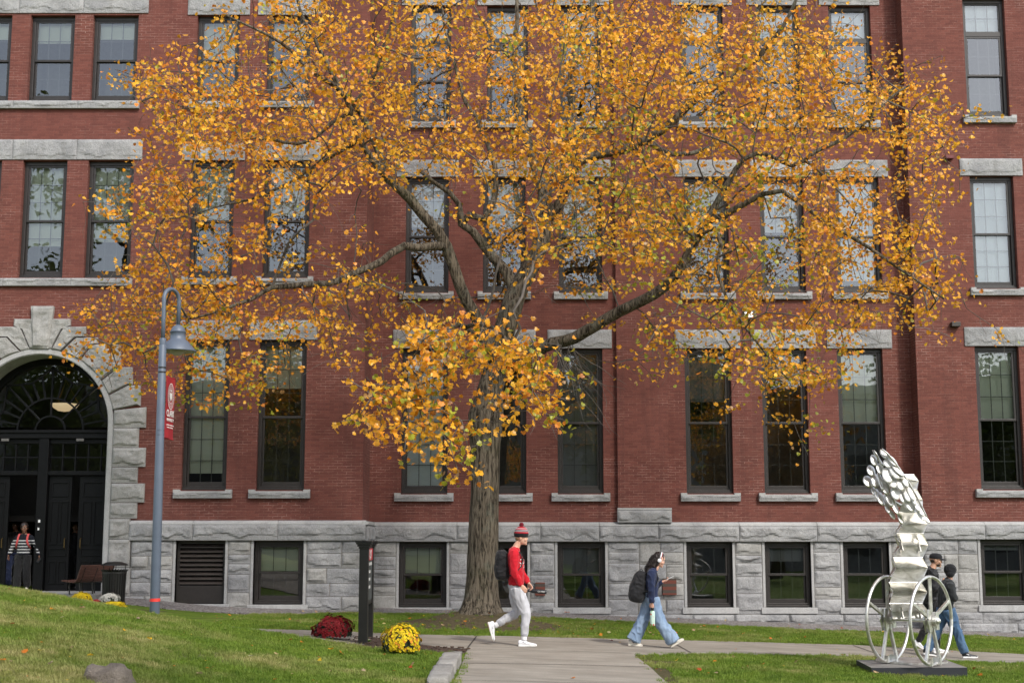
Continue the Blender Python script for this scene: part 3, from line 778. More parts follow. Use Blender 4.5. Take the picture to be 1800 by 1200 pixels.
# ---------------- windows
def window(w_):
    x0, x1, z0, z1, D, kind = (w_[k] for k in ('x0', 'x1', 'z0', 'z1', 'D', 'kind'))
    y = D + .13
    if kind == 'vent':
        f = MB(); b = .07
        f.box(x0, x1, y, y + .08, z0, z0 + .42); f.box(x0, x1, y, y + .08, z1 - b, z1); f.box(x0, x0 + b, y + .001, y + .081, z0 + .42, z1 - b); f.box(x1 - b, x1, y + .001, y + .081, z0 + .42, z1 - b)
        o = put(f.build('vent', M['frame'], bevel=.006))
        s = MB(); n_ = 9; zz = z0 + .44
        for i in range(n_):
            za = zz + (z1 - b - zz) * i / n_; h_ = (z1 - b - zz) / n_
            s.add([(x0 + b, y - .01, za + h_ * .1), (x1 - b, y - .01, za + h_ * .1), (x1 - b, y + .11, za + h_), (x0 + b, y + .11, za + h_), (x0 + b, y - .01, za + h_ * .3), (x1 - b, y - .01, za + h_ * .3)], [(0, 1, 2, 3), (0, 1, 5, 4), (4, 5, 2, 3)])
        so_ = s.build('louvre', M['louv']); so_.parent = o
        s = MB(); s.box(x0 + .01, x1 - .01, y + .2, y + .22, z0 + .01, z1 - .01); so_ = s.build('vent_back', M['dark']); so_.parent = o
        return
    W_, H_ = x1 - x0, z1 - z0
    f = MB(); b = .085 if kind != 'b' else .10
    # outer casing, stepped
    def rim(mb, a0, a1, c0, c1, t, ya, yb, tb=None, tt=None):
        tb = tb or t; tt = tt or t
        mb.box(a0, a1, ya, yb, c0, c0 + tb); mb.box(a0, a1, ya, yb, c1 - tt, c1)
        mb.box(a0, a0 + t, ya + .0015, yb, c0 + tb, c1 - tt); mb.box(a1 - t, a1, ya + .0015, yb, c0 + tb, c1 - tt)
    rim(f, x0, x1, z0, z1, b, y, y + .12, tb=.10, tt=.10)
    ax0, ax1, az0, az1 = x0 + b, x1 - b, z0 + .10, z1 - .10
    f.box(x0 + .01, x1 - .01, y - .05, y - .002, z0 + .001, z0 + .05)
    o = put(f.build('window', M['frame'], bevel=.007))
    mu = MB(); gl = MB(); sh = MB()
    tz = az1
    if kind == 'f3t':
        tr = az1 - (z1 - z0) * .245; sh.box(ax0, ax1, y + .01, y + .1, tr - .11, tr)
        gl.add([(ax0, y + .06, tr), (ax1, y + .06, tr), (ax1, y + .06, az1), (ax0, y + .06, az1)], [(0, 1, 2, 3)])
        rim(sh, ax0, ax1, tr, az1, .03, y + .03, y + .08)
        for k in (1, 2): xx = ax0 + (ax1 - ax0) * k / 3; mu.box(xx - .009, xx + .009, y + .066, y + .078, tr, az1)
        zz = (tr + az1) / 2; mu.box(ax0, ax1, y + .067, y + .079, zz - .009, zz + .009)
        tz = tr - .11
    mid = az0 + (tz - az0) * {'f1': .485, 'f2': .49, 'f3': .49, 'f3t': .50, 'b': .5}[kind]
    rows = {'f1': (3, 3), 'f2': (3, 3), 'f3': (2, 2), 'f3t': (2, 2), 'b': (1, 1)}[kind]
    for (c0, c1, dy, tb, tt, nr) in ((mid - .03, tz, .02, .055, .05, rows[0]), (az0, mid + .03, .065, .10, .055, rows[1])):
        st = .05 if kind != 'b' else .045
        rim(sh, ax0 + .003, ax1 - .003, c0, c1, st, y + dy, y + dy + .04, tb=tb, tt=tt)
        g0, g1, h0, h1 = ax0 + st, ax1 - st, c0 + tb, c1 - tt
        gy = y + dy + .02; tilt = R.uniform(-.0025, .0025); tl2 = R.uniform(-.003, .003)
        gl.add([(g0, gy + tilt, h0), (g1, gy - tilt, h0), (g1, gy - tilt + tl2, h1), (g0, gy + tilt + tl2, h1)], [(0, 1, 2, 3)])
        for k in (1, 2): xx = g0 + (g1 - g0) * k / 3; mu.box(xx - .009, xx + .009, gy + .008, gy + .018, h0, h1)
        for k in range(1, nr): zz = h0 + (h1 - h0) * k / nr; mu.box(g0, g1, gy + .009, gy + .019, zz - .009, zz + .009)
    sh.build('sash', M['frame'], o, bevel=.004); mu.build('muntin', M['muntin'], o); gl.build('pane', M['glass'], o)
    if w_.get('blind', 0) > .01:
        bl = MB(); zb_ = az1 - (az1 - az0) * w_['blind']; yb = y + .17
        bl.add([(ax0 - .03, yb, zb_), (ax1 + .03, yb, zb_), (ax1 + .03, yb + .004, az1 + .04), (ax0 - .03, yb + .004, az1 + .04)], [(0, 1, 2, 3)])
        bl.box(ax0 - .03, ax1 + .03, yb - .01, yb + .012, zb_ - .03, zb_)
        bl.build('blind', M[w_['bm']], o)
    # a dim room behind the glass
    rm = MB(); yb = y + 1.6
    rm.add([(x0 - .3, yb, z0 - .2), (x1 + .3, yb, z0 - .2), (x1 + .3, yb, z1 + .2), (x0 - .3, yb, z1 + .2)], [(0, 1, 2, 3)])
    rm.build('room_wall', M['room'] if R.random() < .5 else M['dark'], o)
    if kind != 'b':
        if D != DL or kind == 'f1' or x0 > -8.5:
            sg = MB(); sz = .19 if kind == 'f1' else .18; seedc[0] += 1; ox = .155 if kind == 'f1' else .13
            quad_block(sg, rect(x0 - ox, x1 + ox, z0 - sz, z0 - .035), D - .10, D + .1, .035, seedc[0] * 1.1, drop=.5); sg.cur = 1
            sg.add([(x0 - ox, D - .112, z0 - .035), (x1 + ox, D - .112, z0 - .035), (x1 + ox, D + .2, z0 + .004), (x0 - ox, D + .2, z0 + .004), (x0 - ox, D - .112, z0 - .06), (x1 + ox, D - .112, z0 - .06)], [(0, 1, 2, 3), (4, 5, 1, 0)])
            for xx in (x0 - ox, x1 + .002): sg.box(xx, xx + ox - .002, D - .11, D - .003, z0 - .034, z0 + .012)
            sg.build('sill', [M['stone'], M['stone2']], o)
        if w_.get('lint'):
            lg = MB(); seedc[0] += 1
            quad_block(lg, rect(x0 - .24, x1 + .24, z1 + .002, z1 + (.47 if kind == 'f1' else .44)), D - .03, D + .2, .03, seedc[0] * 1.9, drop=.7, tex=.7)
            lg.build('lintel', M['stone'], o)
M['louv'] = simple('louvre_paint', (.045, .036, .032), .5)
for w_ in wins: window(w_)
# continuous bands of the entrance bay
def band(x0, x1, z0, z1, D, cuts, name, mat, bul=.03, proud=.03, seed=1):
    mb = MB(); cs = [x0] + [c_ for c_ in cuts if x0 < c_ < x1] + [x1]
    for a, b in zip(cs, cs[1:]): seedc[0] += 1; quad_block(mb, rect(a + .004, b - .004, z0, z1), D - proud, D + .2, bul, seedc[0] * 1.3 + seed, drop=.6, tex=.7)
    put(mb.build(name, mat))
ub = lambda px, py: U(px, py, DL).x
band(-17, ub(251, 262), zc(281, DL) + .003, zc(246, DL), DL, [-15.5, -13.6, ub(-60, 262), ub(23, 262), ub(136, 262)], 'lintel_band', M['stone'])
band(-17, ub(262, 10), zc(24, DL) + .003, zc(-12, DL), DL, [-15.2, -13.2, ub(-75, 10), ub(35, 10), ub(148, 10)], 'lintel_band', M['stone'])
band(-17, ub(233, 495), zc(503, DL), zc(490, DL) + .0, DL, [-15.5, -13.6, ub(-40, 495), ub(7, 495), ub(126, 495)], 'sill_band', M['stone'], .035, .09)
band(-17, ub(246, 185), zc(192, DL), zc(179, DL), DL, [-15.5, -13.6, ub(-50, 185), ub(25, 185), ub(138, 185)], 'sill_band', M['stone'], .035, .09)
# ---------------- entrance arch
vz = MB(); sm = MB()
ro_in = E_R + .035
def polar(r, a): return (ACX + r * math.cos(a), ASZ + r * math.sin(a))
nv = 15; half = 180 / nv
def block_poly(r0, r1, a0, a1, seed):
    quad_block(vz, [polar(r0, a0), polar(r1, a0), polar(r1, a1), polar(r0, a1)][::1], DL - .05, DL + .1, .06, seed, nx=12, nz=8, drop=.3)
key_top = zc(539, DL); key_hw = (ub(87, 540) - ub(47, 540)) / 2
def corner(side, px, pz): return (ACX + side * px, ASZ + pz)
def poly_block(mb, poly, yf, back, bulge, seed):
    "rock faced stone on a star shaped outline (x, z)"
    pts = []
    for i in range(len(poly)):
        a, b = poly[i], poly[(i + 1) % len(poly)]; n = max(1, int(math.hypot(b[0] - a[0], b[1] - a[1]) / .07))
        pts += [(a[0] + (b[0] - a[0]) * k / n, a[1] + (b[1] - a[1]) * k / n) for k in range(n)]
    cx_ = sum(p_[0] for p_ in pts) / len(pts); cz_ = sum(p_[1] for p_ in pts) / len(pts); m = len(pts); vs = []; fs = []
    rs = (1, .90, .76, .6, .42, .22)
    for k, r_ in enumerate(rs):
        for x, z in pts:
            X = cx_ + (x - cx_) * r_; Z = cz_ + (z - cz_) * r_
            nn = noise.noise((X * 2.6, Z * 4.2, seed)) * .6 + noise.noise((X * 9, Z * 11, seed + 4)) * .35
            vs.append((X, yf - (0 if k == 0 else bulge * (.75 + nn)), Z))
    vs.append((cx_, yf - bulge * .8, cz_))
    for k in range(len(rs) - 1): fs += [(k * m + i, k * m + (i + 1) % m, (k + 1) * m + (i + 1) % m, (k + 1) * m + i) for i in range(m)]
    k = len(rs) - 1; fs += [(k * m + i, k * m + (i + 1) % m, len(vs) - 1) for i in range(m)]
    o = len(vs); vs += [(x, back, z) for x, z in pts]; fs += [(i, o + i, o + (i + 1) % m, (i + 1) % m) for i in range(m)]
    mb.add(vs, fs)
VB = [[(199.5, 720), (190.5, 695), (225, 677), (247, 677), (247, 713), (258, 716), (258, 718)][0:5] + [(247, 710)],
      [(189.5, 693), (177, 670), (209, 645), (233, 645), (233, 675), (225, 675)],
      [(176, 668), (159, 647), (143, 631), (163, 605), (212, 605), (212, 643), (208, 643)],
      [(141, 629), (127, 619), (110, 612), (134, 593), (172, 593), (172, 603), (162, 603)],
      [(108, 611), (97, 608), (92, 606.5), (112, 574), (151, 574), (151, 591), (133, 591)],
      [(91, 606), (79, 604.5), (87, 560.5), (124, 560.5), (124, 572), (111, 572)]]
for side in (1, -1):
    for k, pl in enumerate(VB):
        q = []
        for x, y in pl:
            p_ = U(x, y, DL - .05); xx = ACX + side * (p_.x - ACX); q.append((xx, p_.z))
        r0 = math.hypot(q[0][0] - ACX, q[0][1] - ASZ)
        q = [((ACX + (x - ACX) * ro_in / math.hypot(x - ACX, z - ASZ), ASZ + (z - ASZ) * ro_in / math.hypot(x - ACX, z - ASZ)) if math.hypot(x - ACX, z - ASZ) < ro_in * 1.13 else (x, z)) for x, z in q]
        if side < 0: q = q[::-1]
        seedc[0] += 1; poly_block(vz, q, DL - .05, DL + .1, .06, seedc[0])
    ys_ = [715, 752, 786.5, 820.5, 849, 883, 911, 947, 997, 1047, 1090]; xo = [258, 245, 257, 243, 255, 242, 229.5, 229.5, 229.5, 229.5]
    zs_ = [zc(p_, DL) for p_ in ys_]
    for k in range(10):
        xo_ = U(xo[k], (ys_[k] + ys_[k + 1]) / 2, DL).x - ACX; seedc[0] += 1
        x0_, x1_ = E_R + .035, xo_ - .006
        if k == 0:
            cs = [(x0_, zs_[1] + .006 - ASZ), (x1_, zs_[1] + .006 - ASZ), (x1_, zs_[0] - ASZ), (x0_ , ASZ * 0 + .0 + .03)]
            cs = [(x0_, zs_[1] + .006 - ASZ), (x1_, zs_[1] + .006 - ASZ), (x1_, zs_[0] - .006 - ASZ), (x0_, zc(721, DL) - ASZ)]
        else: cs = [(x0_, zs_[k + 1] + .006 - ASZ), (x1_, zs_[k + 1] + .006 - ASZ), (x1_, zs_[k] - .006 - ASZ), (x0_, zs_[k] - .006 - ASZ)]
        cs = [corner(side, *p_) for p_ in cs]
        if side < 0: cs = [cs[1], cs[0], cs[3], cs[2]]
        quad_block(vz, cs, DL - .05 - (.01 if k > 5 else 0), DL + .1, .06, seedc[0], drop=.5)
seedc[0] += 1
quad_block(vz, [corner(-1, key_hw * .72, ro_in), corner(1, key_hw * .72, ro_in), (ACX + key_hw, key_top), (ACX - key_hw, key_top)], DL - .10, DL + .1, .06, seedc[0], nx=9, nz=14, drop=.1)
put(vz.build('arch_stones', M['stone3']))
# smooth archivolt and jambs
def ringbox(mb, r0, r1, ya, yb, n=48, z_low=None):
    A0, A1 = arc(r0, n), arc(r1, n)
    if z_low is not None: A0 = [(A0[0][0], z_low)] + A0 + [(A0[-1][0], z_low)]; A1 = [(A1[0][0], z_low)] + A1 + [(A1[-1][0], z_low)]
    m = len(A0)
    vs = [(x, ya, z) for x, z in A0] + [(x, ya, z) for x, z in A1] + [(x, yb, z) for x, z in A0] + [(x, yb, z) for x, z in A1]
    fs = []
    for i in range(m - 1): fs += [(i, m + i, m + i + 1, i + 1), (i, i + 1, 2 * m + i + 1, 2 * m + i), (m + i, 3 * m + i, 3 * m + i + 1, m + i + 1)]
    mb.add(vs, fs)
ringbox(sm, AR + .02, E_R + .03, DL - .06, DL + .2, z_low=DOORZ - .3); ringbox(sm, AR, AR + .05, DL - .035, DL + .75, z_low=DOORZ - .3)
put(sm.build('archivolt', M['stone2'], smooth=False))
# timber door screen
DD = DL + .72
ds = MB()
ringbox(ds, AR - .16, AR + .01, DD - .02, DD + .10)
ZT = zc(768, DL) ; ds.box(ACX - AR, ACX + AR, DD - .12, DD + .08, ASB - .16, ASB + .02); ds.box(ACX - AR, ACX + AR, DD - .16, DD - .12, ASB - .03, ASB + .04)
pxc = U(74, 900, DD).x; ds.box(pxc - .12, pxc + .12, DD - .10, DD + .1, DOORZ, ASB - .16)
for s_ in (-1, 1): ds.box(ACX + s_ * AR - .05, ACX + s_ * AR + .05, DD - .05, DD + .08, DOORZ, ASB - .16)
zd = U(66, 835, DD).z; ds.box(ACX - AR, ACX + AR, DD - .07, DD + .09, zd, zd + .1)
# fanlight bars
fb = MB()
fcx = ACX + .05; fcz = ASB + .03
def fp(r, a): return Vector((fcx + r * math.cos(a), DD + .02, fcz + r * math.sin(a)))
def fbar(mb, pts, w_=.03):
    for a, b in zip(pts, pts[1:]): mb.bar(a, b, .04, w_, up=(0, 1, 0))
for r_ in (.36, .80):
    fbar(fb, [fp(r_, PI * i / 24) for i in range(25)], .032)
nsp = 8
for i in range(nsp + 1):
    a = PI * i / nsp; fbar(fb, [fp(.36 if i % 2 == 0 and i in (0, 4, 8) else .80, a), fp(1.58 if i % 2 == 0 else 1.26, a)])
    if i in (2, 6): fbar(fb, [fp(.36, a), fp(.8, a)])
for i in range(nsp):
    a, b = PI * i / nsp, PI * (i + 1) / nsp
    ra, rb = (1.55, 1.26) if i % 2 == 0 else (1.26, 1.55); fbar(fb, [fp(ra, a), fp(rb, b)])
for i in range(8):
    a = PI * (i + .5) / 8; fbar(fb, [fp(.80, a), fp(1.38, a)], .024)
# transom lights grid
for xa, xb in ((ACX - AR + .05, pxc - .12), (pxc + .12, ACX + AR - .05)):
    z0_, z1_ = zd + .1, ASB - .16; ds.box(xa, xb, DD - .03, DD + .06, z1_ - .12, z1_)
    for k in range(1, 5): xx = xa + (xb - xa) * k / 5; fb.box(xx - .016, xx + .016, DD, DD + .04, z0_, z1_ - .12)
    zz = (z0_ + z1_ - .12) / 2; fb.box(xa, xb, DD + .001, DD + .041, zz - .015, zz + .015)
scr = put(ds.build('door_screen', M['door'], bevel=.01)); adopt(fb.build('glazing_bars', M['door']), scr)
gm = MB(); A0 = arc(AR - .14, 32); gm.add([(x, DD + .045, z) for x, z in A0], [tuple(range(33))]); gm.add([(ACX - AR, DD + .047, zd + .1), (ACX + AR, DD + .047, zd + .1), (ACX + AR, DD + .047, ASB - .1), (ACX - AR, DD + .047, ASB - .1)], [(0, 1, 2, 3)])
put(gm.build('fanlight_glass', M['glassdoor']))
# doors: leaf (x0, x1, swing)
def leaf(px0, px1, swing=0, D_=DD + .02):
    x0, x1 = U(px0, 950, D_).x, U(px1, 950, D_).x; W_ = x1 - x0; H_ = zd - DOORZ - .02
    mb = MB(); mb.box(0, W_, 0, .05, 0, H_)
    for (a, b, c, d) in ((.12, .88, .82, .95), (.12, .46, .40, .78), (.54, .88, .40, .78), (.12, .88, .30, .37), (.12, .46, .06, .26), (.54, .88, .06, .26)):
        xa, xb, za, zb = a * W_, b * W_, c * H_, d * H_
        for q in ((xa, xb, za, za + .03), (xa, xb, zb - .03, zb)): mb.box(q[0], q[1], -.022, -.001, q[2], q[3])
        for q in ((xa, xa + .03), (xb - .03, xb)): mb.box(q[0], q[1], -.021, -.001, za + .03, zb - .03)
    o = mb.build('door', M['door'], bevel=.004)
    o.location = (x0, D_, DOORZ); o.rotation_euler.z = swing
    hd = MB(); xh = .09 if px0 > 130 else W_ - .1
    hd.tube([(xh, -.02, 1.0), (xh, -.07, 1.03), (xh, -.07, 1.22), (xh, -.02, 1.25)], .012, 8); hd.build('handle', M['brass'], o)
    adopt(o, bld); return o
M['brass'] = simple('aged_brass', (.25, .17, .07), .4, 1)
leaf(-52, 12); leaf(82, 122); leaf(136, 186)
o = leaf(62, 66, 0) if False else None
st = MB(); st.box(pxc - .05, pxc - .0, DD - .104, DD - .101, U(66, 918, DD).z, U(66, 913, DD).z); st.box(pxc - .055, pxc - .015, DD - .104, DD - .101, U(66, 931, DD).z, U(66, 927, DD).z)
M['white'] = simple('white_paint', (.75, .75, .75), .5, var=.03)
put(st.build('sticker', M['white']))
# soffit signs above the doors
st = MB()
for px in (14, 145): a = U(px, 771, DD); st.box(a.x - .09, a.x + .09, DD - .2, DD - .17, ASB - .23, ASB - .17); put(st.build('door_closer', M['muntin'])); st = MB()
# vestibule behind
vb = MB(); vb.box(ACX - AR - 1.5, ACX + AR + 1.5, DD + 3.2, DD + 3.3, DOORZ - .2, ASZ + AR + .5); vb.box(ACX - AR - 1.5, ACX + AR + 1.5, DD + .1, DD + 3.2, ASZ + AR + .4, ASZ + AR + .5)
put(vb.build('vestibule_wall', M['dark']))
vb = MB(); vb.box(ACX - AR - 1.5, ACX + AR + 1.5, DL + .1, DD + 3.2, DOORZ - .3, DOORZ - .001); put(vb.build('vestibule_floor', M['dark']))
# hanging bowl lamp
lc = U(114, 712, DD + 1.0); M['bowl'] = NT('alabaster_bowl').set((.8, .66, .45), .4).m
bb = M['bowl'].node_tree.nodes['Principled BSDF']; bb.inputs['Emission Color'].default_value = (1, .72, .42, 1); bb.inputs['Emission Strength'].default_value = .35
lamp = empty('pendant_lamp', (lc.x, lc.y, lc.z), label='cream bowl pendant lamp hanging behind the arched fanlight', cat='ceiling lamp')
mb = MB(); mb.lathe([(.02, -.16), (.16, -.14), (.27, -.07), (.35, .03), (.345, .03), (.26, -.06), (.02, -.14)], n=32); mb.build('bowl', M['bowl'], lamp, smooth=True)
mb = MB()
for k in range(3):
    a = k * 2.094 + .4; mb.tube([(.34 * math.cos(a), .34 * math.sin(a), .03), (0, 0, .62)], .006, 6)
mb.tube([(0, 0, .6), (0, 0, 1.2)], .012, 6); mb.build('chain', M['brass'], lamp)
# landing in front of the doors
M['landing'] = concrete_mat('landing_stone', 0, 0, (.26, .255, .245), (.34, .335, .325))
lx = on_ground(172, 1049); 
mb = MB(); mb.box(-17, U(172, 1040, 31.2).x, 31.1, DL + .8, -.2, DOORZ)
o = mb.build('entrance_landing', M['landing'], bevel=.02); o['kind'] = 'structure'
# small wall fittings
def fitting(px0, py0, px1, py1, D, dep, mat, name):
    a, b = U(px0, py1, D), U(px1, py0, D); mb = MB(); mb.box(a.x, b.x, D - dep, D - .002, a.z, b.z)
    return put(mb.build(name, mat, bevel=.01))
M['box'] = simple('fixture_brown', (.035, .028, .022), .5)
M['redbox'] = simple('fixture_red', (.12, .02, .02), .6)
fitting(1670, 567, 1685, 575, DR, .16, M['box'], 'wall_light'); fitting(1659, 276, 1674, 281, DR, .14, M['redbox'], 'wall_light')
fl = fitting(1307, 545, 1326, 563, DC, .22, M['muntin'], 'flood_light')
M['lit'] = NT('lit_lens').set((.9, .9, .85), .4).m; q = M['lit'].node_tree.nodes['Principled BSDF']; q.inputs['Emission Color'].default_value = (1, .97, .88, 1); q.inputs['Emission Strength'].default_value = .8
a, b = U(1309, 557, DC - .22), U(1323, 549, DC - .22); mb = MB(); mb.box(a.x, b.x, DC - .235, DC - .222, a.z, b.z); o = mb.build('lens', M['lit']); adopt(o, fl)
# brick patches let into the granite
def patch(px0, py0, px1, py1):
    a, b = U(px0, py1, DC - .1), U(px1, py0, DC - .1); mb = MB(); mb.box(a.x, b.x, DC - .10, DC - .0, a.z, b.z); return put(mb.build('brick_patch', M['patch'], bevel=.004))
t = NT('patch_brick'); p = t.geo(); sx = t.N('ShaderNodeSeparateXYZ'); t.L(p, sx.inputs[0])
t.set(t.mix(t.ramp(t.math('FRACT', t.math('MULTIPLY', sx.outputs[2], 6.5)), [(.45, (0, 0, 0)), (.5, (1, 1, 1))]), (.07, .055, .045), (.15, .045, .03)), .9); M['patch'] = t.m
patch(1165, 1016, 1189, 1045); patch(941, 1023, 958, 1046)
# ------------------------------------------------------------------ the maple
def bark_mat(name, c0, c1, sc=1.0):
    t = NT(name); p = t.obj()
    v = t.scale(p, (24 * sc, 24 * sc, 3.0 * sc)); n = t.noise(v, 1.0, 5, .65, .6); n2 = t.noise(p, 3, 4, .6)
    c = t.ramp(n, [(.40, c0), (.58, c1)])
    c = t.mix(t.ramp(n2, [(.55, (0, 0, 0)), (.72, (.6, .6, .6))]), c, (.16, .165, .13))
    g = t.noise(p, 1.1, 3); c = t.mix(t.ramp(g, [(.55, (0, 0, 0)), (.75, (.35, .35, .35))]), c, (.055, .06, .02))
    t.set(c, .95, spec=.15); t.bump(n, 1.0, .05); return t.m
M['bark'] = bark_mat('maple_bark', (.026, .021, .015), (.175, .145, .108))
M['twig'] = simple('twig_bark', (.10, .085, .072), .9, var=.35, scale=3)
def leaf_mat():
    t = NT('maple_leaf'); a = t.N('ShaderNodeAttribute'); a.attribute_name = 'tint'
    t.set(a.outputs['Color'], .38, spec=.45)
    d = t.N('ShaderNodeBsdfTranslucent'); t.L(a.outputs['Color'], d.inputs['Color'])
    mx = t.N('ShaderNodeMixShader'); mx.inputs[0].default_value = .38
    t.L(t.b.outputs[0], mx.inputs[1]); t.L(d.outputs[0], mx.inputs[2]); t.L(mx.outputs[0], t.out.inputs['Surface']); return t.m
M['leaf'] = leaf_mat()
GRID = {  # density of the foliage, one digit per 50 px cell of the photograph: start column, digits
 0: (6, '134565555555788776655652100'), 1: (4, '1235457766555668888766677632100'), 2: (4, '465555676655668888876778755541'),
 3: (4, '267765666765667777766678766662'), 4: (4, '257776667654556676654567875665 2'.replace(' ', '')), 5: (4, '0466667766766667677435665434 4 3'.replace(' ', '')),
 6: (3, '1577544454322345778875467665551'), 7: (3, '156543222111224566788843567655 3'.replace(' ', '')), 8: (4, '35244312111124454786555457666 1'.replace(' ', '')),
 9: (3, '1556553234311123333554543 66566 3'.replace(' ', '')), 10: (3, '5667764444532122123334662 3444541'.replace(' ', '')), 11: (2, '26666654543422211101344466754322 11'.replace(' ', '')),
 12: (2, '244555533332100000023335 66652'.replace(' ', '')), 13: (4, '25665411110000000022113553'), 14: (25, '23330'), 15: (28, '20')}
NEAR = {10: (13, '122'), 11: (14, '57864'), 12: (13, '2666783'), 13: (12, '256534860'), 14: (11, '1677631452'), 15: (13, '3575'), 16: (15, '230')}
tx, tz = TREE.x, 28.0
def T(px, py, dy=0.0): return U(px, py, 28.0 + dy)
